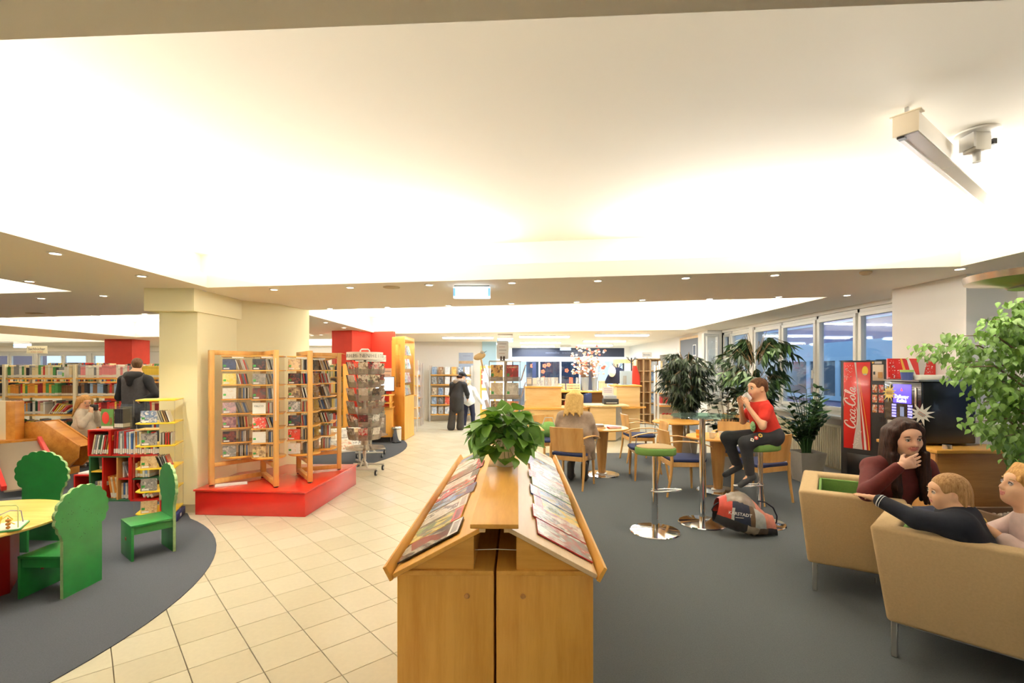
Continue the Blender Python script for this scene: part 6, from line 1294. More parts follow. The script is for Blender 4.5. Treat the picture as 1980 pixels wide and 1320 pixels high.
for k in range(7): book(2.36+k*.032, 13.1, 1.042, .028, .15, .27-.01*(k%2), 'cream', 'cream book upright on the back counter, %s right of the vases'%ordw(k+1), 'books on the back counter')
VG_ = mat('vase_glass',(196,206,212),.25,.25,trans=.35)
def flowers(label, x, y, z, r, h, n, seed, spread, top):
    t = thing('flower_vase', label, 'vase', (x,y,z)); MB().lathe([(0,0),(r*.8,0),(r,h),(r*.93,h),(r*.76,.01),(0,.01)], n=32).build('vase', VG_, t, smooth=50); rr = random.Random(seed); st = MB()
    for k in range(n):
        a = rr.uniform(0,6.28); R_ = spread*rr.random()**.6; zt = h+rr.uniform(.12,1)*(top-h); p = Vector((R_*math.cos(a),R_*.7*math.sin(a),zt)); st.tube([(rr.uniform(-.04,.04),rr.uniform(-.04,.04),.03),(p.x*.4,p.y*.4,h+.15),tuple(p)],[.004,.004,.002],5)
        for j in range(4):
            q = p+Vector((rr.uniform(-.06,.06),rr.uniform(-.05,.05),rr.uniform(-.12,.06))); c = rr.choice(['petal_peach','petal_cream','petal_coral','petal_white','petal_cream'])
            MB().ell((0,0,0),(.036,.03,.028),8).build('blossom', MATS[c], t, loc=q, smooth=60) if not c in BL else link('blossom', BL[c], t, q)
            if c not in BL: BL[c] = [o for o in bpy.data.objects if o.parent == t and o.name.startswith('blossom')][-1].data
    o = st.build('stems', mat('dry_stem',(150,120,90),.8), t); o['kind'] = 'stuff'; return t
BL = {}
for n_, c_ in (('petal_peach',(240,190,150)),('petal_cream',(246,228,206)),('petal_coral',(226,120,96)),('petal_white',(250,244,236))): mat(n_, c_, .7)
flowers('big bunch of peach and cream dried flowers in the left zinc vase', 1.98, 13.2, 1.042, .11, .36, 36, 3, .36, 1.17)
flowers('peach and white dried flowers in the slimmer right vase', 2.24, 13.2, 1.042, .075, .36, 26, 4, .32, 1.15)
# right end of the desk
t = thing('printer', 'grey and black label printer on the low counter of the desk', 'printer', (2.28,11.25,.812)); MB().b2((-.17,-.1,0),(.17,.15,.12)).build('body', DARK, t, bevel=.01); MB().b2((-.15,-.12,.12),(.12,.12,.2)).build('lid', mat('printer_grey',(150,156,166),.4), t, bevel=.008); MB().b2((-.12,-.17,.03),(.12,-.1,.04)).build('paper_tray', PAPER, t)
t = thing('notice_sheet', 'printed sheet standing above the label printer', 'notice', (2.22,11.2,1.015)); MB().b2((-.14,0,0),(.12,.01,.2)).build('sheet', PAPER, t); 
for k in range(3): MB().b2((-.1,-.002,.15-.04*k),(.08,-.0005,.16-.04*k)).build('text_line', mat('line_violet',(190,150,200),.7), t)
t = thing('office_chair', 'dark blue office chair behind the reception desk', 'chair', (1.95,12.45,0), R(60)); MB().b2((-.22,-.03,.55),(.22,.05,1.0)).build('backrest', BLUEF, t, bevel=.03); MB().b2((-.24,-.45,.45),(.24,-.02,.53)).build('seat', BLUEF, t, bevel=.03); MB().cyl((0,-.22,.08),(0,-.22,.45),.03).build('column', BLACK, t)
for k in range(5): MB().b2((-.02,-.0,.03),(.02,.28,.07)).build('foot', BLACK, t, loc=(0,-.22,0), rz=k*2*PI/5)
MB().b2((-.02,-.03,.48),(.02,.0,.6)).build('back_bracket', BLACK, t)
t = thing('leaflet_stand', 'pale blue leaflet stand on the right raised counter', 'stand', (2.78,11.9,1.2375)); MB().b2((-.14,0,0),(.16,.02,.34)).build('back_plate', mat('stand_blue',(190,214,236),.4), t, bevel=.003); MB().b2((-.14,-.06,0),(.16,-.0,.01)).build('base_plate', MATS['stand_blue'], t); MB().b2((-.06,-.02,.01),(.02,-.002,.22)).build('leaflet', mat('leaf_grey',(170,180,190),.6), t)
# coats on stands
def coat_stand(label, x, y, col1, col2, h):
    t = thing('coat_stand', label, 'coat stand', (x,y,0)); MB().cyl((0,0,0),(0,0,h),.02).build('pole', DARK, t); MB().lathe([(0,0),(.22,0),(.2,.03),(0,.04)],n=24).build('base', DARK, t)
    for k in range(4):
        a = k*PI/2+.4; MB().tube([(0,0,h-.12),(.1*math.cos(a),.1*math.sin(a),h-.06),(.17*math.cos(a),.17*math.sin(a),h+.02)],.008,6).build('hook', DARK, t)
    return t
coat_stand('dark coat stand beside the wooden passage shelves', 3.44, 14.0, None, None, 1.95)
def coat(label, x, y, z0, z1, w, col, d=.13):
    g = []; n = 14
    m = MB()
    for j in range(8):
        f = j/7; z = z1+(z0-z1)*f; ww = w*(.35+.65*min(1,f*2.2))*(1+.12*f); row = []
        for i in range(n):
            a = 2*PI*i/n; k = 1+.12*math.sin(3*a+f*5)
            row.append((ww*.5*k*math.cos(a), d*.6*k*math.sin(a)*(1+.3*f), z-z0))
        g.append(row)
    vs = [p for r in g for p in r]; fs = [(j*n+i,j*n+(i+1)%n,(j+1)*n+(i+1)%n,(j+1)*n+i) for j in range(7) for i in range(n)]+[tuple(range(n)),tuple(reversed(range(7*n,8*n)))]
    m.add(vs, fs); return tag(m.build('coat', mat('coat_%d_%d_%d'%col,col,.9), loc=(x,y,z0), smooth=70), label, 'coat')
coat('long bright red coat hanging on the coat stand', 3.47, 13.72, 1.0, 1.72, .26, (216,60,40))
t = coat('dark navy coat and bag hanging left of the pale blue leaflet stand', 2.72, 12.55, 1.25, 1.66, .52, (26,30,52)); coat_stand('dark coat stand holding the navy coat', 2.75, 12.68, None, None, 1.75)
tag(MB().ell((0,0,0),(.10,.05,.14),14).build('hood', mat('hood_white',(236,240,246),.7), loc=(2.55,12.40,1.56), smooth=60), 'white padded hood draped at the left of the navy coat', 'hood')

# ---------------------------------------------------------------- right-hand shelves
SHW = wood('passage_maple',(222,184,132),(206,164,110),2)
t = thing('brochure_shelf', 'tall beech shelf with two columns of pale brochures near the passage', 'shelf', (4.02,14.4,0))
for x in (-.32,-.12,.08,.36): MB().b2((x-.02,0,0),(x+.02,.3,1.94)).build('upright', SHW, t)
PZ = [.3,.63,.95,1.27,1.58]
for z in PZ: MB().b2((-.1,-.02,z-.025),(.34,.3,z)).build('shelf', SHW, t); MB().b2((-.3,0,z-.025),(-.14,.3,z)).build('shelf', SHW, t)
MB().b2((-.34,.3,0),(.38,.31,1.94)).build('back_panel', SHW, t); MB().b2((-.34,-.0,1.91),(.38,.3,1.94)).build('top_panel', SHW, t)
for k,z in enumerate(PZ): face_book('pale brochure on the %s level of the tall brochure shelf'%ordw(k+1), 4.22, 14.42, z+.003, .2, .27, 'blue' if k%2 else 'pale', 'brochures on the tall shelf', 0, -10, 'brochure')
t = thing('hanging_sign', 'white sign reading Bestseller on top of the tall brochure shelf', 'sign', (4.0,14.42,1.942)); MB().b2((-.14,-.005,.03),(.14,.005,.18)).build('board', PAPER, t); text('Bestseller', .052, 'lettering', mat('sign_ink',(110,120,150),.7), t, (0,-.007,.105), (PI/2,0,0)); MB().b2((-.02,-.02,0),(.02,.02,.03)).build('foot', PAPER, t)
t = thing('passage_shelf', 'wooden shelf frame around the passage opening at the far right', 'shelf', (0,0,0)); MB().b2((3.3,15.6,1.82),(4.0,15.9,1.94)).build('top_panel', SHW, t); MB().b2((3.3,15.6,0),(3.42,15.9,1.82)).build('side_panel', SHW, t); MB().b2((3.9,15.6,0),(4.0,15.9,1.82)).build('side_panel', SHW, t)
t = rack_shelf('white book rack beyond the weeping fig on the right', 3.70, 4.36, 12.3, [.35,.7,1.02,1.32,1.6], 1.72, WHITEM)
for s,z in enumerate([.7,1.02,1.32,1.6]):
    for k in range(9): book(3.78+k*.062, 12.29, z+.001, .055, .18, .22-.01*(k%3), ['pale blue','white','grey','cream'][(k*7+s)%4] if s else ['red','brown'][k%2], '%s file, %s from left on the %s level of the white rack'%((['pale blue','white','grey','cream'][(k*7+s)%4] if s else ['red','brown'][k%2]),ordw(k+1),['lowest','second','third','top'][s]), 'files in the white rack')
t = thing('basket', 'small wooden box of red fruit on the lowest level of the white rack', 'box', (3.92,12.35,.352)); MB().b2((-.14,-.1,0),(.14,.1,.12)).build('box', MAPLE, t); m = MB()
for k in range(8): m.ell((-.1+.03*k,-.04+.05*(k%3),.13),(.03,.03,.025),8)
o = m.build('contents', mat('fruit_red',(180,50,44),.5), t, smooth=60); o['kind'] = 'stuff'
t = thing('paper_bag', 'grey bag with a green and yellow print hanging at the brochure shelf', 'bag', (4.34,12.225,1.33)); MB().b2((-.11,-.06,0),(.11,.05,.27)).build('body', mat('bag_grey',(206,204,196),.6), t, bevel=.02); MB().lathe([(.07,0),(0,.002)],n=20,T=Matrix.Translation((0,-.061,.15)) @ Matrix.Rotation(PI/2,4,'X')).build('print', mat('print_lime',(190,210,110),.6), t)
t = thing('framed_picture', 'white framed picture with a red right edge on the far right pillar', 'picture', (4.52,10.985,1.50)); MB().b2((-.085,-.02,0),(.075,0,.56)).build('canvas', mat('canvas_white',(236,236,232),.6), t); MB().b2((.075,-.022,0),(.098,0,.56)).build('red_edge', mat('edge_red',(186,40,34),.5), t); MB().tube([(-.03,-.022,.36),(0,-.022,.3),(.04,-.022,.42)],.004,5).build('drawn_stroke', INK, t)
t = thing('notice_board', 'grey notice board with two photographs on the right wall', 'notice board', (4.49,12.3,.0)); MB().b2((-.02,-.6,.1),(0,.6,2.38)).build('board', mat('board_grey',(122,126,132),.7), t); MB().b2((-.03,-.63,2.38),(0,.63,2.44)).build('wooden_frame', MAPLE, t); MB().b2((-.03,.6,.1),(0,.63,2.38)).build('wooden_frame', MAPLE, t)
for k,(y,z) in enumerate(((-.4,2.08),(-.15,1.8))):
    p = MB().b2((-.026,y-.1,z-.14),(-.0205,y+.1,z+.14)).build('photograph', PAPER, t); MB().b2((-.028,y-.08,z-.11),(-.0262,y+.08,z+.12)).build('printed_image', mat('photo_dark',(70,80,96),.5,var=.3,scale=8), p)
tag(MB().b2((-.004,-.12,-.1),(0,.12,.1)).build('notice', PAPER, loc=(4.495,13.4,2.1)), 'white sheet taped to the right wall beyond the notice board', 'notice')

# ---------------------------------------------------------------- entrance and outdoors
struct(MB().b2((0,18.62,2.10),(4.3,18.7,2.44)).build('wall_entrance_band', mat('band_dark',(48,54,74),.35)))
struct(MB().b2((0,18.60,1.92),(4.3,18.72,2.10)).build('wall_entrance_header', mat('header_white',(214,226,240),.5)))
ds = struct(bpy.data.objects.new('door_1', None)); COL.objects.link(ds)
for x,c,w in ((.02,DARK,.03),(.85,mat('frame_navy',(40,52,90),.5),.07),(1.05,WHITEM,.025),(1.86,WHITEM,.03),(2.6,WHITEM,.03),(3.25,WHITEM,.03),(4.28,DARK,.03)): MB().b2((x-w,18.63,0),(x+w,18.69,1.92)).build('door_frame', c, ds)
for a,b in ((.05,.78),(.92,1.02),(1.08,1.83),(1.89,2.57),(2.63,3.22),(3.28,4.25)): MB().b2((a,18.655,.0),(b,18.665,1.92)).build('pane', GLASS, ds)
tx = text('stadtbücherei · willkommen', .11, 'lettering', mat('band_letters',(110,118,140),.6), ds, (1.9,18.615,2.26), (PI/2,0,0), sx=-1.0)
PO_ = mat('poppy_orange',(240,104,70),.6)
for k,(u,v) in enumerate(((1029,707),(1053,707),(1061,705),(1050,718),(1051,731),(1096,716),(1166,712))):
    x, z = (u-990)/F0*18.6, EYE-(v-HOR)/F0*18.6; t = thing('poppy_sticker', 'orange poppy sticker on the entrance glass, %s counting from the left'%ordw(k+1), 'sticker', (x,18.645,z), 0, 'poppy stickers'); P = []
    for i in range(20): a = 2*PI*i/20; r = .075*(1+.18*math.cos(5*a)); P.append((r*math.cos(a), r*math.sin(a)))
    MB().prism(P, 0, .003, T=Matrix.Rotation(PI/2,4,'X')).build('petals', PO_, t); MB().lathe([(.022,0),(0,.001)],n=10,T=Matrix.Translation((0,-.0035,0)) @ Matrix.Rotation(PI/2,4,'X')).build('centre', mat('poppy_dark',(150,60,40),.7), t)
gr = struct(MB().b2((-40,18.85,-.2),(5.25,46,-.1)).build('ground_outside', mat('asphalt',(96,98,102),.9)))
struct(MB().b2((5.3,-8,-.2),(40,45,-.1)).build('ground_courtyard', MATS['asphalt']))
t = thing('street_building', 'blue-grey building across the street seen through the entrance', 'building', (2.6,25,0)); MB().b2((-1.75,0,-.1),(1.6,4,7)).build('walls', mat('street_grey',(110,118,134),.8), t)
for x in (-1.2,-.3,.6): MB().b2((x,-.06,1.2),(x+.7,-.01,2.6)).build('window', mat('street_window',(70,84,110),.2), t)
tag(MB().b2((-24,0,-.1),(-18.8,3,12)).build('purple_building', mat('mauve_render',(150,124,128),.9), loc=(-9.9,27,0)), 'mauve building outside the far left windows', 'building')
# building across the courtyard
t = thing('courtyard_building', 'lavender building with pale blue bands across the courtyard windows', 'building', (10.5,0,0)); LV = mat('lavender_render',(158,152,186),.9)
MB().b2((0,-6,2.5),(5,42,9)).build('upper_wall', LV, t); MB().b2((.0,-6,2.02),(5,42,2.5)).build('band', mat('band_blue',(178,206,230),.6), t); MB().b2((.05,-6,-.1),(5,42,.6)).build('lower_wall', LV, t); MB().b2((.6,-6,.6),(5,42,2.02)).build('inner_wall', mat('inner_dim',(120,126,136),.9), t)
for k in range(12):
    y = 9.5+k*1.55; w = MB()
    w.b2((0,y-.1,.6),(.12,y+.1,2.02)); w.b2((.0,y+.1,.6),(.1,y+1.45,.75)); w.b2((.0,y+.1,1.9),(.1,y+1.45,2.02)); wo = w.build('window_frame', mat('frame_pale_blue',(186,212,232),.6), t); MB().b2((.04,y+.1,.75),(.05,y+1.45,1.9)).build('pane', mat('court_pane',(110,120,130),.08,spec=.8), wo)
for z in (3.1,3.5): MB().b2((-.03,-6,z),(0,42,z+.05)).build('ledge', MATS['band_blue'], t)
# ================================================================ PEOPLE: smooth bodies grown from limbs
def sdf_mesh(prims, h, name, mats, parent, smooth_it=0):
    """prims: dicts kind cap/ell, with k (blend) and mi; 'sub' carves. Surface nets over a grid."""
    lo = np.array([1e9]*3); hi = -lo
    for p in prims:
        if p.get('sub'): continue
        if p['t'] == 'cap':
            r = max(p['ra'],p['rb']); P = np.array([p['a'],p['b']]); lo = np.minimum(lo, P.min(0)-r); hi = np.maximum(hi, P.max(0)+r)
        else:
            r = max(p['r']); c = np.array(p['c']); lo = np.minimum(lo, c-r); hi = np.maximum(hi, c+r)
    lo -= 3*h; hi += 3*h; n = np.ceil((hi-lo)/h).astype(int)+1
    ax = [lo[i]+h*np.arange(n[i]) for i in range(3)]
    D = np.full(n, 1.0, np.float32); O = np.zeros(n, np.int8)
    for p in prims:
        k = p.get('k', .02); pad = k+2.5*h
        if p['t'] == 'cap':
            r = max(p['ra'],p['rb']); P = np.array([p['a'],p['b']]); l, u = P.min(0)-r-pad, P.max(0)+r+pad
        else:
            r = max(p['r']); c = np.array(p['c']); l, u = c-r-pad, c+r+pad
        i0 = np.clip(np.floor((l-lo)/h).astype(int), 0, n); i1 = np.clip(np.ceil((u-lo)/h).astype(int)+1, 0, n)
        if np.any(i1 <= i0): continue
        sl = tuple(slice(a,b) for a,b in zip(i0,i1))
        X, Y, Z = np.meshgrid(*[ax[i][sl[i]] for i in range(3)], indexing='ij')
        if p['t'] == 'cap':
            a = np.array(p['a']); b = np.array(p['b']); ab = b-a; L2 = max(ab@ab, 1e-12)
            t = np.clip(((X-a[0])*ab[0]+(Y-a[1])*ab[1]+(Z-a[2])*ab[2])/L2, 0, 1)
            d = np.sqrt((X-a[0]-t*ab[0])**2+(Y-a[1]-t*ab[1])**2+(Z-a[2]-t*ab[2])**2)-(p['ra']+(p['rb']-p['ra'])*t)
        else:
            Rm = np.array(p.get('R', np.eye(3))); c = p['c']; q = [X-c[0], Y-c[1], Z-c[2]]
            l_ = [q[0]*Rm[0][i]+q[1]*Rm[1][i]+q[2]*Rm[2][i] for i in range(3)]; rr = p['r']
            k0 = np.sqrt(sum((l_[i]/rr[i])**2 for i in range(3))); k1 = np.sqrt(sum((l_[i]/rr[i]**2)**2 for i in range(3))); d = k0*(k0-1)/np.maximum(k1, 1e-6)
        d = d.astype(np.float32); E = D[sl]
        if p.get('sub'):
            hh = np.clip(.5-.5*(E+d)/k, 0, 1); D[sl] = E*(1-hh)+(-d)*hh+k*hh*(1-hh)
        else:
            if 'mi' in p: O[sl] = np.where(d < np.minimum(E, 1.0)+p.get('bias',0), p['mi'], O[sl])
            hh = np.clip(.5+.5*(E-d)/k, 0, 1); D[sl] = E*(1-hh)+d*hh-k*hh*(1-hh)
    S = D < 0; m = n-1; acc = np.zeros((*m,3), np.float32); cnt = np.zeros(m, np.float32)
    C = [(i,j,k_) for i in (0,1) for j in (0,1) for k_ in (0,1)]
    def cell(A, c): return A[c[0]:m[0]+c[0], c[1]:m[1]+c[1], c[2]:m[2]+c[2]]
    for a in range(8):
        for b in range(a+1, 8):
            if sum(abs(x-y) for x,y in zip(C[a],C[b])) != 1: continue
            da, db = cell(D,C[a]), cell(D,C[b]); mk = (da < 0) != (db < 0); t = np.where(mk, da/np.where(mk, da-db, 1), 0)
            for i in range(3): acc[...,i] += np.where(mk, C[a][i]+(C[b][i]-C[a][i])*t, 0)
            cnt += mk
    act = cnt > 0; idx = np.full(m, -1); idx[act] = np.arange(act.sum())
    base = np.argwhere(act); V = lo+h*(base+acc[act]/cnt[act][:,None]); own = O[:m[0],:m[1],:m[2]][act]
    F = []
    for axn in range(3):
        o1, o2 = (axn+1)%3, (axn+2)%3
        s0 = [slice(None)]*3; s1 = [slice(None)]*3; s0[axn] = slice(0,-1); s1[axn] = slice(1,None)
        ch = S[tuple(s0)] != S[tuple(s1)]; e = np.argwhere(ch); e = e[(e[:,o1] > 0)&(e[:,o2] > 0)&(e[:,o1] < m[o1])&(e[:,o2] < m[o2])]
        def g(d1, d2):
            q = e.copy(); q[:,o1] -= d1; q[:,o2] -= d2; return idx[q[:,0],q[:,1],q[:,2]]
        Q = np.stack([g(1,1), g(0,1), g(0,0), g(1,0)], 1); fl = S[tuple(s0)][e[:,0],e[:,1],e[:,2]]; Q[~fl] = Q[~fl][:,::-1]; F.append(Q)
    F = np.concatenate(F); F = F[(F >= 0).all(1)]
    me = bpy.data.meshes.new(name); me.vertices.add(len(V)); me.vertices.foreach_set('co', V.astype(np.float32).ravel())
    me.loops.add(F.size); me.loops.foreach_set('vertex_index', F.ravel().astype(np.int32)); me.polygons.add(len(F)); me.polygons.foreach_set('loop_start', np.arange(0,F.size,4,dtype=np.int32))
    for q in mats: me.materials.append(q)
    if len(mats) > 1: me.polygons.foreach_set('material_index', np.minimum(own[F[:,0]], len(mats)-1).astype(np.int32))
    me.update(calc_edges=True); me.validate(); me.shade_smooth(); return link(name, me, parent)
def cap(a, b, ra, rb=None, **k): return dict(t='cap', a=tuple(a), b=tuple(b), ra=ra, rb=ra if rb is None else rb, **k)
def ell(c, r, Rm=None, **k):
    d = dict(t='ell', c=tuple(c), r=tuple(r), **k)
    if Rm is not None: d['R'] = [[Rm[i][j] for j in range(3)] for i in range(3)]
    return d
def V3(*a): return Vector(a)
def frame(f, up=(0,0,1), roll=0):
    f = Vector(f).normalized(); r = f.cross(Vector(up)).normalized(); u = r.cross(f).normalized(); M = Matrix((r, f, u)).transposed()
    return (M @ Matrix.Rotation(roll, 3, 'Y')) if roll else M          # columns: right, forward, up
def skinmat(name, c): 
    if name in MATS: return MATS[name]
    m = mat(name, c, .5, var=.05, scale=14); b = m.node_tree.nodes['Principled BSDF']; b.inputs['Subsurface Weight'].default_value = .12; b.inputs['Subsurface Radius'].default_value = (.012,.005,.003); return m
def hairmat(name, c1, c2):
    if name in MATS: return MATS[name]
    m, nt, b = _new(name); v = _coord(nt, 'Object', (70,70,7)); n = _noise(nt, v, 1.4, 4, .7); nt.links.new(_ramp(nt, n.outputs[0], [(.3,lin(c2)),(.7,lin(c1))]), b.inputs['Base Color']); b.inputs['Roughness'].default_value = .6; b.inputs['Specular IOR Level'].default_value = .25; _bump(nt, b, n.outputs[0], .8, .006); MATS[name] = m; return m
def head_prims(c, F, s, child=0.0):
    """skull, jaw, nose, lips, ears; F columns right/forward/up; s = head height in metres"""
    k = s/.225; Q = lambda x,y,z: tuple(Vector(c)+F @ (Vector((x,y,z))*k)); E = lambda p,r,**kw: ell(Q(*p), [q*k for q in r], F, **kw)
    ch = child
    P = [E((0,-.012,.028),(.074+.003*ch,.094,.088),k=.02*k,mi=0), E((0,.022,-.035),(.058+.006*ch,.068,.072-.012*ch),k=.035*k,mi=0), E((0,.058,-.078+.014*ch),(.026,.024,.020),k=.03*k,mi=0),
         E((-.034,.058,-.022),(.026,.024,.026),k=.03*k,mi=0), E((.034,.058,-.022),(.026,.024,.026),k=.03*k,mi=0), E((0,.066,.042),(.05,.026,.026),k=.03*k,mi=0),
         E((-.032,.094,.014),(.017,.012,.010),k=.012*k,sub=1), E((.032,.094,.014),(.017,.012,.010),k=.012*k,sub=1),
         cap(Q(0,.086,.018),Q(0,.106-.012*ch,-.016),.009*k,.0125*k,k=.014*k,mi=0), E((-.012,.092,-.021),(.0085,.010,.007),k=.008*k,mi=0), E((.012,.092,-.021),(.0085,.010,.007),k=.008*k,mi=0),
         E((0,.084,-.045),(.024,.012,.0052),k=.006*k,mi=1,bias=.001), E((0,.082,-.055),(.020,.012,.0062),k=.006*k,mi=1,bias=.001), E((0,.094,-.0498),(.024,.006,.0014),k=.003*k,sub=1)]
    for sx in (-1,1): P += [E((sx*.077,-.006,.002),(.010,.020,.032),k=.01*k,mi=0), E((sx*.084,.0,.004),(.006,.010,.018),k=.006*k,sub=1)]
    return P, Q, k
def face_parts(parent, Q, k, F, look=(0,1,0), iris=(70,50,36), brow=(60,40,28), closed=False):
    EW = mat('eye_white',(236,228,220),.25); 
    for sx in (-1,1):
        c = Vector(Q(sx*.032,.0825,.0135))
        if not closed:
            e = MB().ell((0,0,0),(.0118*k,)*3,14).build('eye', EW, parent, loc=c, smooth=180)
            d = (F @ Vector(look)).normalized(); q = d.to_track_quat('Z','Y').to_matrix().to_4x4(); ir = MB(); ir.lathe([(.0062*k,.0104*k),(0,.0121*k)], n=14, T=q); ir.build('iris', mat('iris_%d_%d_%d'%iris,iris,.15), e)
        lid = MB(); lid.tube([Q(sx*(.032+.016*t),.0925-.004*abs(t)-.003*t*t,.0185+(.002 if not closed else -.006)-.006*t*t) for t in (-1,-.5,0,.5,1)],[.0018*k,.0028*k,.0032*k,.0028*k,.0018*k],6); lid.build('eyelid', mat('lash_brown',(80,54,44),.6), parent, smooth=180)
        b = MB(); b.tube([Q(sx*(.034+.02*t),.0905-.010*t*t*(1 if t*1>0 else .4),.037-.005*t*t) for t in (-1,-.4,.2,1)],[.0022*k,.0038*k,.0034*k,.0014*k],6); b.build('eyebrow', mat('brow_%d_%d_%d'%brow,brow,.8), parent, smooth=180)
def hand_prims(w, d, nrm, size, curl, side, spread=.16, mi=0, k=.006, thumb=1.0):
    """w wrist point, d direction of the hand, nrm palm normal (palm side), side +1/-1: where the thumb lies"""
    d = Vector(d).normalized(); nrm = Vector(nrm); nrm = (nrm-d*nrm.dot(d)).normalized(); s = d.cross(nrm)*side; w = Vector(w); u = size
    P = [cap(w-d*.01*u, w+d*.05*u, .022*u, .024*u, k=.012, mi=mi)]
    for q in (-.028,-.010,.010,.028): P.append(cap(w+d*.02*u+s*q*.5*u, w+d*.088*u+s*q*u, .014*u, .012*u, k=.008, mi=mi))
    for i, (q, L) in enumerate(((.030,.066),(.0105,.076),(-.0095,.071),(-.0285,.056))):
        a = w+d*.088*u+s*q*u; f = (d+s*spread*q/.03*.5).normalized(); L *= u; r = (.0088,.0092,.0088,.0076)[i]*u
        c0 = curl*(.55+.08*i); c1 = curl*(1.15+.1*i); c2 = curl*1.6
        for ang, seg, r0, r1 in ((c0,.45,r,r*.95),(c1,.32,r*.95,r*.88),(c2,.25,r*.88,r*.72)):
            v = (f*math.cos(ang)+nrm*math.sin(ang)).normalized(); b = a+v*L*seg; P.append(cap(a, b, r0, r1, k=k*.5, mi=mi)); a = b
    a = w+d*.022*u+s*.024*u+nrm*.006*u; b = a+(d*.6+s*.62*thumb+nrm*.35).normalized()*.04*u; c = b+(d*.85+s*.2*thumb+nrm*(.3+.5*curl)).normalized()*.034*u
    P += [cap(a,b,.014*u,.0108*u,k=.008,mi=mi), cap(b,c,.0106*u,.0084*u,k=.003,mi=mi)]
    return P
def fabric(name, c, var=.08, bump=.25, scale=18, rough=.9):
    return mat(name, c, rough, var=var, scale=scale, bump=bump, bscale=30)
LIP = {}
def lips(n, c): return mat('lip_'+n, c, .45)

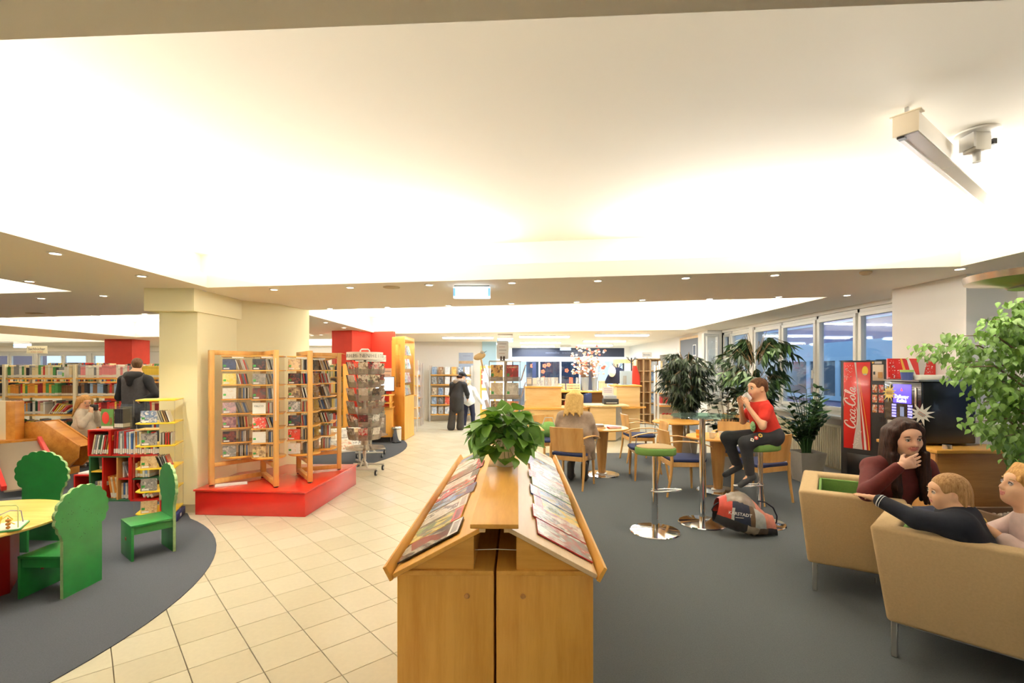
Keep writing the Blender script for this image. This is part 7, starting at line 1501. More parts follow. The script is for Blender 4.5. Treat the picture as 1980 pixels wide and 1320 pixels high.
# ---- dark-haired woman in the armchair
def woman_dark():
    t = thing('person', 'woman with long dark hair in a maroon sweater, hand at mouth, in the armchair', 'person', (0,0,0))
    hc = V3(2.70,3.33,1.135); F = frame((-.20,-.95,-.17), roll=R(5)); SK = skinmat('skin_woman',(226,176,146))
    P, Q, k = head_prims(hc, F, .232)
    nb = V3(2.70,3.41,.985); shR, shL = V3(2.53,3.42,.915), V3(2.91,3.43,.915); pel = V3(2.72,3.56,.53)
    elR, wrR = V3(2.36,3.23,.785), V3(2.475,3.105,.985); elL, wrL = V3(3.03,3.36,.62), V3(2.93,3.16,.52)
    body = P+[cap(Q(0,-.03,-.06),nb,.052,.056,k=.03,mi=0), cap(nb,V3(2.71,3.5,.75),.07,.12,k=.05,mi=0), cap(V3(2.71,3.5,.75),pel,.12,.13,k=.05,mi=0), cap(nb,shR,.05,.055,k=.04,mi=0), cap(nb,shL,.05,.055,k=.04,mi=0),
          cap(shR,elR,.045,.037,k=.02,mi=0), cap(elR,wrR,.036,.025,k=.02,mi=0), cap(shL,elL,.045,.037,k=.02,mi=0), cap(elL,wrL,.036,.025,k=.02,mi=0)]
    kn = [V3(3.06,3.40,.53), V3(3.09,3.56,.53)]; ft = [V3(3.10,3.42,.075), V3(3.14,3.60,.075)]
    for q, f_ in zip(kn, ft): body += [cap(pel+V3(.05,-.03,-.01),q,.075,.055,k=.03,mi=0), cap(q,f_,.052,.036,k=.02,mi=0), cap(f_,f_+V3(.13,-.06,-.04),.035,.03,k=.02,mi=0)]
    mo = Vector(Q(0,.10,-.06)); d = V3(.88,.12,.22).normalized()
    body += hand_prims(wrR+d*.012, d, V3(.1,.95,-.1), 1.02, .22, 1, k=.004, thumb=.6) + hand_prims(wrL, V3(-.35,-.8,-.2), V3(0,0,-1), 1.0, .3, -1)
    b = sdf_mesh(body, .0062, 'body', [SK, lips('woman',(196,112,104))], t); face_parts(t, Q, k, F, (.12,1,-.05), (70,64,50), (52,36,28))
    MR = fabric('maroon_knit',(86,26,22),.12,.35,40)
    sw = [cap(nb+V3(0,.01,-.035),V3(2.71,3.5,.75),.085,.135,k=.05), cap(V3(2.71,3.5,.75),pel,.135,.15,k=.05), cap(V3(2.62,3.43,.80),V3(2.80,3.43,.80),.095,.095,k=.05), cap(nb+V3(-.02,.01,-.03),shR,.062,.068,k=.04), cap(nb+V3(.02,.01,-.03),shL,.062,.068,k=.04),
          cap(shR,elR,.064,.054,k=.025), cap(elR,wrR-(wrR-elR).normalized()*.015,.053,.036,k=.02), cap(shL,elL,.064,.054,k=.025), cap(elL,wrL-(wrL-elL).normalized()*.015,.053,.036,k=.02)]
    sdf_mesh(sw, .009, 'sweater', [MR], t)
    DN = fabric('dark_jeans',(36,40,58),.15,.3,30); tr = [cap(pel,pel+V3(.06,-.03,-.01),.155,.13,k=.04)]
    for q, f_ in zip(kn, ft): tr += [cap(pel+V3(.05,-.03,-.01),q,.09,.07,k=.04), cap(q,f_+V3(0,0,.04),.066,.05,k=.03)]
    sdf_mesh(tr, .011, 'trousers', [DN], t)
    for f_ in ft: sdf_mesh([cap(f_+V3(-.03,.01,-.02),f_+V3(.14,-.065,-.035),.04,.034,k=.02), cap(f_+V3(-.01,0,0),f_+V3(-.01,0,.06),.045,.045,k=.02)], .01, 'shoe', [fabric('black_shoe',(24,22,22),.1,.1,20,.5)], t)
    H = hairmat('dark_brown_hair',(66,38,26),(22,13,10)); E = lambda p,r,**kw: ell(Q(*p),[q*k for q in r],F,**kw)
    hp = [E((0,-.020,.042),(.085,.104,.094),k=.02), E((0,.085,-.03),(.068,.08,.108),k=.012,sub=1), E((.008,.10,.03),(.054,.06,.056),k=.02,sub=1)]
    for sx in (-1,1):
        for j, (ox, oy) in enumerate(((0,0),(.012,-.03),(.004,-.06))):
            pth = [(.028+ox,.045+oy*1.6,.110-.012*j),(.072+ox,.026+oy,.055),(.080+ox,.006+oy,-.03),(.084+ox,.0+oy,-.12),(.092+ox,.02+oy,-.22),(.088+ox,.055+oy,-.32),(.072+ox,.082+oy,-.43)]
            pth = [Q(sx*x,y,z) for x,y,z in pth]
            for a_, b_, r0, r1 in zip(pth, pth[1:], (.012,.018,.024,.030,.035,.032), (.018,.024,.030,.035,.032,.010)): hp.append(cap(a_, b_, r0*k, r1*k, k=.02))
    for x in (-.06,-.02,.02,.06): hp.append(cap(Q(x,-.07,.02),Q(x*1.35,-.085,-.24),.055*k,.05*k,k=.03))
    for i in range(11):
        sx = -1 if i % 2 else 1; x = sx*(.07+.012*(i%4)); hp.append(cap(Q(x,.03+.008*(i%3),-.10),Q(x*.9,.075,-.36-.026*(i%4)),.012,.004,k=.01))
    sdf_mesh(hp, .007, 'hair', [H], t); return t
woman_dark()
# ---- toddler reaching out of the two-seat sofa
def toddler():
    t = thing('person', 'fair-haired toddler in a navy sweater reaching over the sofa towards the woman', 'person', (0,0,0))
    hc = V3(2.345,2.62,.935); F = frame((-.92,.32,-.06)); SK = skinmat('skin_child',(240,190,152)); P, Q, k = head_prims(hc, F, .185, 1.0)
    nb = V3(2.385,2.60,.835); shL, shR = V3(2.30,2.50,.795), V3(2.46,2.70,.785); pel = V3(2.47,2.56,.53)      # shL: camera side
    el, wr = V3(2.165,2.60,.80), V3(2.07,2.76,.868); elR, wrR = V3(2.42,2.80,.70), V3(2.36,2.78,.76)
    body = P+[cap(Q(0,-.03,-.05),nb,.042,.045,k=.03,mi=0), cap(nb,pel,.075,.10,k=.05,mi=0), cap(nb,shL,.045,.045,k=.03,mi=0), cap(nb,shR,.045,.045,k=.03,mi=0), cap(shL,el,.036,.03,k=.02,mi=0), cap(el,wr,.028,.020,k=.02,mi=0), cap(shR,elR,.036,.03,k=.02,mi=0), cap(elR,wrR,.028,.02,k=.02,mi=0),
          cap(pel,V3(2.62,2.72,.50),.07,.055,k=.03,mi=0), cap(V3(2.62,2.72,.50),V3(2.66,2.58,.48),.05,.04,k=.02,mi=0), cap(pel,V3(2.66,2.50,.50),.07,.055,k=.03,mi=0), cap(V3(2.66,2.50,.50),V3(2.74,2.42,.48),.05,.04,k=.02,mi=0)]
    body += hand_prims(wr, V3(-.62,.55,.12), V3(.1,-.1,-1), .68, .12, -1, k=.004, spread=.1)+hand_prims(wrR, V3(-.8,.2,0), V3(0,0,-1), .68, .2, 1)
    sdf_mesh(body, .0058, 'body', [SK, lips('child',(214,130,120))], t); face_parts(t, Q, k, F, (0,1,.1), (70,60,50), (170,130,90))
    NV = fabric('navy_sweater',(22,26,38),.15,.3,40)
    sw = [cap(nb+V3(0,0,-.03),pel,.10,.135,k=.05), cap(nb+V3(0,-.01,-.025),shL,.058,.066,k=.04), cap(nb+V3(0,.01,-.025),shR,.058,.066,k=.04), cap(shL,el,.062,.05,k=.03), cap(el,wr-(wr-el).normalized()*.02,.047,.036,k=.02), cap(shR,elR,.055,.045,k=.03), cap(elR,wrR-(wrR-elR).normalized()*.02,.044,.034,k=.02), cap(shL,pel+V3(-.02,-.05,.06),.07,.10,k=.05)]
    sdf_mesh(sw, .0075, 'sweater', [NV], t); ax = (wr-el).normalized(); q = ax.to_track_quat('Z','Y').to_matrix().to_4x4(); c0 = wr-ax*.016
    for i in range(2): MB().lathe([(.0355,0),(.0375,.003),(.0355,.006)], n=24, T=Matrix.Translation(c0-ax*(.004+.012*i)) @ q).build('cuff_stripe', mat('stripe_white',(230,230,232),.7), t, smooth=60)
    sdf_mesh([cap(pel,V3(2.62,2.72,.50),.095,.07,k=.04), cap(V3(2.62,2.72,.50),V3(2.66,2.58,.49),.065,.05,k=.03), cap(pel,V3(2.66,2.50,.50),.095,.07,k=.04), cap(V3(2.66,2.50,.50),V3(2.74,2.42,.49),.065,.05,k=.03)], .01, 'trousers', [fabric('navy_trousers',(40,44,66),.1,.2,30)], t)
    H = hairmat('light_brown_hair',(206,164,112),(140,98,58)); E = lambda p,r,**kw: ell(Q(*p),[q*k for q in r],F,**kw)
    hp = [E((0,-.020,.042),(.088,.104,.092),k=.02), E((0,-.06,-.02),(.080,.068,.080),k=.03), E((0,.098,-.012),(.075,.062,.085),k=.02,sub=1), E((0,.03,-.085),(.08,.06,.06),k=.02,sub=1)]
    for sx in (-1,1): hp += [E((sx*.085,.012,-.012),(.022,.034,.034),k=.01,sub=1)]
    rr = random.Random(3)
    for i in range(16):
        a = rr.uniform(-1.3,1.3); hp.append(cap(Q(.078*math.sin(a),-.03-.06*math.cos(a),.02),Q(.085*math.sin(a),-.035-.075*math.cos(a),-.07-.03*rr.random()),.014,.006,k=.02))
    sdf_mesh(hp, .006, 'hair', [H], t); return t
toddler()
def girl_pink():
    t = thing('person', 'girl with blond fringe in a pale pink top at the right edge, facing left', 'person', (0,0,0))
    hc = V3(2.64,2.50,.985); F = frame((-.90,.30,.24)); SK = skinmat('skin_child',(240,190,152)); P, Q, k = head_prims(hc, F, .215, .5)
    nb = V3(2.675,2.47,.845); shL, shR = V3(2.61,2.34,.775), V3(2.76,2.60,.785); pel = V3(2.70,2.44,.53)
    el, wr = V3(2.565,2.37,.645), V3(2.475,2.50,.765); elR, wrR = V3(2.70,2.76,.67), V3(2.52,2.62,.735)
    body = P+[cap(Q(0,-.03,-.06),nb,.046,.05,k=.03,mi=0), cap(nb,pel,.085,.11,k=.05,mi=0), cap(nb,shL,.048,.05,k=.03,mi=0), cap(nb,shR,.048,.05,k=.03,mi=0), cap(shL,el,.04,.033,k=.02,mi=0), cap(el,wr,.031,.022,k=.02,mi=0), cap(shR,elR,.04,.033,k=.02,mi=0), cap(elR,wrR,.031,.022,k=.02,mi=0),
          cap(pel,V3(2.92,2.66,.51),.075,.055,k=.03,mi=0), cap(V3(2.92,2.66,.51),V3(2.98,2.74,.13),.05,.035,k=.02,mi=0), cap(pel,V3(2.98,2.56,.51),.075,.055,k=.03,mi=0), cap(V3(2.98,2.56,.51),V3(3.06,2.64,.13),.05,.035,k=.02,mi=0)]
    body += hand_prims(wr, V3(-.35,.55,.35), V3(.9,.1,.2), .8, .75, 1, k=.004)+hand_prims(wrR, V3(-.7,-.4,.2), V3(.2,-.8,.2), .8, .6, -1, k=.004)
    sdf_mesh(body, .0062, 'body', [SK, lips('child',(214,130,120))], t); face_parts(t, Q, k, F, (0,1,.1), (80,90,100), (190,150,100))
    PK = fabric('pale_pink_cotton',(232,206,200),.08,.3,20)
    sw = [cap(nb+V3(0,0,-.035),pel,.105,.145,k=.05), cap(nb+V3(0,0,-.022),shL,.064,.07,k=.04), cap(nb+V3(0,0,-.03),shR,.062,.07,k=.04), cap(shL,el,.068,.062,k=.03), cap(el,wr-(wr-el).normalized()*.06,.056,.044,k=.02), cap(shR,elR,.062,.052,k=.03), cap(elR,wrR-(wrR-elR).normalized()*.05,.05,.04,k=.02)]
    sdf_mesh(sw, .008, 'top', [PK], t)
    sdf_mesh([cap(pel,V3(2.92,2.66,.51),.10,.07,k=.04), cap(V3(2.92,2.66,.51),V3(2.98,2.74,.16),.066,.05,k=.03), cap(pel,V3(2.98,2.56,.51),.10,.07,k=.04), cap(V3(2.98,2.56,.51),V3(3.06,2.64,.16),.066,.05,k=.03)], .012, 'trousers', [fabric('grey_leggings',(96,92,96),.1,.2,30)], t)
    for f_ in (V3(2.98,2.74,.09),V3(3.06,2.64,.09)): sdf_mesh([cap(f_,f_+V3(.1,.1,-.03),.045,.036,k=.02)], .01, 'shoe', [fabric('black_shoe',(24,22,22),.1,.1,20,.5)], t)
    MB().tube([tuple(nb+V3(.058*math.cos(a),.058*math.sin(a),.028+.012*math.cos(a))) for a in [2*PI*i/24 for i in range(24)]],.003,6,closed=True).build('necklace', mat('orange_cord',(200,100,50),.6), t, smooth=180)
    H = hairmat('honey_blond_hair',(232,184,112),(176,120,60)); E = lambda p,r,**kw: ell(Q(*p),[q*k for q in r],F,**kw)
    hp = [E((0,-.018,.042),(.087,.102,.090),k=.02), E((0,.088,-.025),(.07,.055,.075),k=.015,sub=1), E((0,.05,-.09),(.08,.06,.06),k=.02,sub=1)]
    for i in range(7):
        x = -.06+.02*i; hp.append(cap(Q(x*.8,.04,.118),Q(x,.084-abs(x)*.25,.040),.016*k,.008*k,k=.012))
    for i in range(10):
        a = -1.4+.3*i; hp.append(cap(Q(.085*math.sin(a),-.02-.08*math.cos(a),.02),Q(.08*math.sin(a),-.03-.085*math.cos(a),-.16),.026*k,.014*k,k=.025))
    sdf_mesh(hp, .0065, 'hair', [H], t)
    tag(MB().ell((0,0,0),(.03,.03,.024),14).build('snack', mat('snack_yellow',(226,190,96),.6), loc=(2.462,2.56,.805), smooth=60), 'yellow piece of snack in the hands of the girl in pale pink', 'food'); return t
girl_pink()
# ---- boy on the bar stool
def boy():
    t = thing('person', 'boy in a red T-shirt drinking from a cup, sitting on a bar stool', 'person', (0,0,0))
    hc = V3(2.525,5.0,1.405); F = frame((-.98,-.10,-.10)); SK = skinmat('skin_boy',(232,178,140)); P, Q, k = head_prims(hc, F, .212, .5)
    nb = V3(2.555,5.03,1.265); shL, shR = V3(2.565,4.90,1.205), V3(2.565,5.16,1.205); pel = V3(2.665,5.03,.93)
    el, wr = V3(2.49,4.83,1.04), V3(2.395,4.93,1.225); elR, wrR = V3(2.48,5.22,1.05), V3(2.39,5.08,1.23)
    kn = [V3(2.365,4.92,.86), V3(2.275,5.13,.885)]; an = [V3(2.40,4.90,.53), V3(2.375,5.13,.59)]; toe = [V3(2.295,4.88,.445), V3(2.235,5.10,.50)]
    body = P+[cap(Q(0,-.03,-.06),nb,.045,.048,k=.03,mi=0), cap(nb,pel,.08,.095,k=.05,mi=0), cap(nb,shL,.045,.046,k=.03,mi=0), cap(nb,shR,.045,.046,k=.03,mi=0), cap(shL,el,.038,.032,k=.02,mi=0), cap(el,wr,.031,.021,k=.02,mi=0), cap(shR,elR,.038,.032,k=.02,mi=0), cap(elR,wrR,.031,.021,k=.02,mi=0)]
    for q, a_, to in zip(kn, an, toe): body += [cap(pel+V3(-.03,(q.y-pel.y)*.4,-.02),q,.062,.046,k=.03,mi=0), cap(q,a_,.044,.03,k=.02,mi=0), cap(a_,to,.032,.022,k=.02,mi=0)]
    body += hand_prims(wr, V3(-.15,.15,.6), V3(-.2,.9,0), .78, .55, -1, k=.004)+hand_prims(wrR, V3(-.15,-.15,.6), V3(-.2,-.9,0), .78, .55, 1, k=.004)
    sdf_mesh(body, .0065, 'body', [SK, lips('child',(214,130,120))], t); face_parts(t, Q, k, F, (0,1,-.1), (60,44,34), (70,48,34))
    TS = fabric('red_cotton',(206,48,34),.08,.3,20)
    sdf_mesh([cap(nb+V3(.01,0,-.04),pel+V3(0,0,.0),.10,.125,k=.05), cap(nb+V3(0,-.01,-.03),shL,.055,.062,k=.03), cap(nb+V3(0,.01,-.03),shR,.055,.062,k=.03), cap(shL,shL+(el-shL)*.5,.06,.056,k=.02), cap(shR,shR+(elR-shR)*.5,.06,.056,k=.02), cap(V3(2.60,5.03,1.0),V3(2.56,5.03,1.16),.11,.11,k=.05)], .0075, 't_shirt', [TS], t)
    pr = MB(); pr.ell((2.47,4.985,1.02),(.016,.05,.055),12); pr.build('shirt_print', mat('print_green',(150,186,130),.7,var=.5,scale=60), t, smooth=60)
    TR_ = fabric('charcoal_jersey',(44,44,46),.1,.3,20); tp = [cap(pel+V3(.01,-.04,-.01),pel+V3(.01,.04,-.01),.112,.112,k=.04)]
    for q, a_ in zip(kn, an): tp += [cap(pel+V3(-.03,(q.y-pel.y)*.45,-.02),q,.084,.068,k=.04), cap(q,a_+(q-a_)*.1,.065,.047,k=.03)]
    sdf_mesh(tp, .008, 'trousers', [TR_], t); SO = fabric('grey_sock',(58,58,60),.1,.2,40)
    for a_, to in zip(an, toe): sdf_mesh([cap(a_+V3(.02,0,-.005),to,.040,.028,k=.02), cap(a_+V3(.005,0,.05),a_,.038,.038,k=.02)], .007, 'sock', [SO], t)
    for (x,y,z),c,n in (((2.475,4.858,.935),(232,190,80),6),((2.43,4.85,.912),(206,70,50),6),((2.39,4.85,.892),(226,220,206),4)):
        q = (V3(-.05,-1,.55)).to_track_quat('Z','Y').to_matrix().to_4x4(); p = MB(); p.prism(circ(.022,n,0,0,.4), 0, .003, T=Matrix.Translation((x,y-.012,z+.012)) @ q); pp = p.build('patch', mat('patch_%d_%d_%d'%c,c,.7), t); e = MB(); e.prism(circ(.010,n,0,0,.4), .003, .004, T=Matrix.Translation((x,y-.012,z+.012)) @ q); e.build('patch_mark', mat('mark_white' if n==6 and c[0]<210 else 'mark_dark',(240,236,230) if n==6 and c[0]<210 else (60,50,40),.7), pp)
    H = hairmat('brown_hair',(112,72,42),(62,36,20)); E = lambda p,r,**kw: ell(Q(*p),[q*k for q in r],F,**kw)
    sdf_mesh([E((0,-.016,.040),(.081,.099,.085),k=.02), E((0,-.065,-.005),(.066,.045,.05),k=.02), E((0,.095,-.022),(.08,.06,.085),k=.012,sub=1), E((0,.03,-.08),(.09,.08,.058),k=.015,sub=1), E((.085,.008,-.012),(.02,.04,.03),k=.008,sub=1), E((-.085,.008,-.012),(.02,.04,.03),k=.008,sub=1)], .0065, 'hair', [H], t)
    c = thing('cup', 'white cup held to the mouth by the boy', 'cup', Vector(Q(0,.125,-.075))); c.rotation_euler = (0,R(-48),0)
    MB().lathe([(0,-.035),(.026,-.035),(.036,.035),(.033,.035),(.024,-.03),(0,-.03)], n=24).build('body', mat('porcelain',(244,240,232),.25), c, smooth=50); return t
boy()
# ---- seated blond woman from behind
def woman_blond():
    t = thing('person', 'blond woman in a taupe cardigan seen from behind, seated at the round table', 'person', (0,0,0))
    o = V3(.87,6.74,0); f = V3(.35,.94,0).normalized(); r = V3(f.y,-f.x,0); W_ = lambda a,b,z: o+r*a+f*b+V3(0,0,z); SK = skinmat('skin_woman',(226,176,146))
    hc = W_(-.02,.10,1.185); F = frame(f+V3(0,0,-.32)); P, Q, k = head_prims(hc, F, .225)
    nb = W_(-.02,.04,1.02); sh = [W_(-.19,.04,.95), W_(.17,.04,.95)]; pel = W_(0,-.03,.56); el = [W_(-.27,.12,.70), W_(.25,.13,.70)]; wr = [W_(-.2,.36,.765), W_(.16,.37,.765)]
    body = P+[cap(Q(0,-.03,-.06),nb,.05,.052,k=.03,mi=0), cap(nb,pel,.10,.13,k=.05,mi=0)]
    for s_, e_, w_ in zip(sh, el, wr): body += [cap(nb,s_,.05,.05,k=.03,mi=0), cap(s_,e_,.045,.036,k=.02,mi=0), cap(e_,w_,.034,.024,k=.02,mi=0)]+hand_prims(w_, f, V3(0,0,-1), 1, .3, 1 if s_ is sh[0] else -1)
    kn = [W_(-.11,.40,.53), W_(.09,.40,.53)]; an = [W_(-.12,.26,.11), W_(.09,.22,.11)]
    for q, a_ in zip(kn, an): body += [cap(pel,q,.08,.055,k=.03,mi=0), cap(q,a_,.05,.035,k=.02,mi=0), cap(a_,a_+f*.13+V3(0,0,-.05),.034,.028,k=.02,mi=0)]
    sdf_mesh(body, .011, 'body', [SK, lips('woman',(196,112,104))], t); face_parts(t, Q, k, F)
    CG = fabric('taupe_wool',(160,140,120),.1,.4,30)
    sw = [cap(nb+V3(0,0,-.04),pel,.125,.17,k=.06), cap(sh[0]+V3(0,0,-.09),sh[1]+V3(0,0,-.09),.10,.10,k=.06), cap(W_(-.10,-.02,.72),W_(.10,-.02,.72),.14,.14,k=.06), cap(pel+r*-.1,pel+r*.14,.14,.14,k=.05), cap(W_(.2,.0,.62),W_(.24,.05,.40),.07,.045,k=.04), cap(W_(.1,-.12,.54),W_(.22,-.08,.40),.05,.03,k=.04)]
    for s_, e_, w_ in zip(sh, el, wr): sw += [cap(nb+V3(0,0,-.035),s_,.06,.07,k=.04), cap(s_,e_,.07,.062,k=.03), cap(e_,w_-(w_-e_)*.1,.06,.045,k=.03)]
    sdf_mesh(sw, .012, 'cardigan', [CG], t)
    bl = [cap(pel,pel+f*.05,.14,.13,k=.04)]
    for q, a_ in zip(kn, an): bl += [cap(pel,q,.10,.075,k=.04), cap(q,a_+V3(0,0,.06),.07,.05,k=.03)]
    sdf_mesh(bl, .013, 'trousers', [fabric('black_jeans',(34,32,34),.1,.2,30)], t)
    for a_ in an: sdf_mesh([cap(a_+V3(0,0,.14),a_+V3(0,0,-.02),.052,.05,k=.02), cap(a_+V3(0,0,-.05),a_+f*.15+V3(0,0,-.06),.046,.036,k=.02)], .011, 'boot', [fabric('dark_boot',(52,48,46),.1,.1,20,.5)], t)
    H = hairmat('golden_blond_hair',(246,212,134),(206,158,84)); E = lambda p,r_,**kw: ell(Q(*p),[q*k for q in r_],F,**kw)
    hp = [E((0,-.02,.035),(.095,.112,.10),k=.02), E((0,.10,-.03),(.065,.06,.08),k=.015,sub=1)]
    for i in range(15):
        a = -1.75+.25*i; e = Q(.125*math.sin(a),-.045-.10*math.cos(a),-.21-.05*((i*7)%3)/2); hp.append(cap(Q(.085*math.sin(a),-.03-.075*math.cos(a),.03),e,.036*k,.012*k,k=.022))
    sdf_mesh(hp, .009, 'hair', [H], t); return t
woman_blond()
# ---- man in the quilted vest, from behind
def man():
    t = thing('person', 'man with glasses in a dark quilted vest, seen from behind at the bookcases', 'person', (0,0,0)); SK = skinmat('skin_man',(226,172,138))
    o = V3(-6.62,8.55,0); W_ = lambda a,b,z: o+V3(a,b,z); hc = W_(-.02,.06,1.685); F = frame((-.62,.78,.05)); P, Q, k = head_prims(hc, F, .235)
    nb = W_(0,.0,1.50); sh = [W_(-.215,.0,1.42), W_(.215,.0,1.42)]; pel = W_(0,0,.98); el = [W_(-.31,.02,1.12), W_(.40,-.05,1.17)]; wr = [W_(-.25,.22,1.06), W_(.19,-.12,1.07)]
    body = P+[cap(Q(0,-.03,-.06),nb,.057,.06,k=.03,mi=0), cap(nb,pel,.12,.14,k=.05,mi=0)]
    for i in (0,1): body += [cap(nb,sh[i],.06,.06,k=.03,mi=0), cap(sh[i],el[i],.052,.042,k=.02,mi=0), cap(el[i],wr[i],.042,.028,k=.02,mi=0)]
    body += hand_prims(wr[0], V3(.2,.6,-.2), V3(.3,0,-1), 1.05, .5, 1)+hand_prims(wr[1], V3(-.8,.2,-.35), V3(0,1,0), 1.05, .5, -1)
    hip = [W_(-.10,0,.95), W_(.10,0,.95)]; kn = [W_(-.12,.02,.52), W_(.13,.03,.52)]; an = [W_(-.13,-.01,.10), W_(.15,.0,.10)]
    for h_, q, a_ in zip(hip, kn, an): body += [cap(h_,q,.085,.06,k=.03,mi=0), cap(q,a_,.055,.038,k=.02,mi=0), cap(a_,a_+V3(0,.14,-.05),.038,.03,k=.02,mi=0)]
    sdf_mesh(body, .012, 'body', [SK, lips('man',(190,120,104))], t); face_parts(t, Q, k, F)
    VE = fabric('quilted_vest',(74,72,74),.12,.3,30); vp = [cap(W_(-.07,0,1.40),W_(-.06,0,1.06),.135,.13,k=.06), cap(W_(.07,0,1.40),W_(.06,0,1.06),.135,.13,k=.06), cap(W_(-.15,0,1.435),W_(.15,0,1.435),.085,.085,k=.05), cap(W_(-.07,0,1.02),W_(.07,0,1.02),.13,.13,k=.05)]
    for i in range(11):
        z = 1.02+.038*i; hw = .115+.012*math.sin(i*.3); vp.append(cap(W_(-hw*.62,-.0,z),W_(hw*.62,-.0,z),.138,.138,k=.006))
    sdf_mesh(vp, .010, 'vest', [VE], t)
    SL = fabric('charcoal_jersey_sleeve',(36,36,38),.1,.3,20)
    for i in (0,1): sdf_mesh([cap(nb.lerp(sh[i],.75),sh[i],.085,.082,k=.03), cap(sh[i],el[i],.078,.062,k=.03), cap(el[i],wr[i],.06,.042,k=.02)], .011, 'sleeve', [SL], t)
    sdf_mesh([cap(W_(-.09,-.05,1.50),W_(.09,-.05,1.50),.075,.075,k=.05), cap(W_(0,-.10,1.47),W_(0,-.13,1.36),.10,.05,k=.05), cap(W_(-.06,.04,1.51),W_(.06,.04,1.51),.06,.06,k=.04)], .010, 'hood', [fabric('black_hood',(30,30,32),.1,.3,20)], t)
    JE = fabric('grey_jeans',(74,78,84),.2,.35,16); jp = [cap(W_(-.075,.0,.97),W_(.075,0,.97),.135,.135,k=.04), cap(W_(-.075,-.02,.92),W_(.075,-.02,.92),.14,.14,k=.04)]
    for h_, q, a_ in zip(hip, kn, an): jp += [cap(h_,q,.115,.085,k=.03), cap(q,a_,.08,.065,k=.03)]
    sdf_mesh(jp, .012, 'jeans', [JE], t)
    for a_ in an: sdf_mesh([cap(a_+V3(0,-.03,-.05),a_+V3(0,.16,-.06),.045,.038,k=.02)], .012, 'shoe', [fabric('black_shoe',(24,22,22),.1,.1,20,.5)], t)
    H = hairmat('short_brown_hair',(120,88,58),(70,46,28)); E = lambda p,r,**kw: ell(Q(*p),[q*k for q in r],F,**kw)
    sdf_mesh([E((0,-.016,.040),(.080,.098,.085),k=.02), E((0,-.06,-.01),(.066,.048,.05),k=.02), E((0,.09,-.022),(.08,.06,.085),k=.012,sub=1), E((.085,.005,-.012),(.02,.04,.03),k=.008,sub=1), E((-.085,.005,-.012),(.02,.04,.03),k=.008,sub=1)], .010, 'hair', [H], t)
    for sx in (-1,1): MB().tube([Q(sx*.083,-.0,.012),Q(sx*.080,.05,.016),Q(sx*.066,.094,.016),Q(sx*.03,.106,.018),Q(sx*.006,.108,.018)],.0035,6).build('glasses_frame', BLACK, t, smooth=60)
    return t
man()
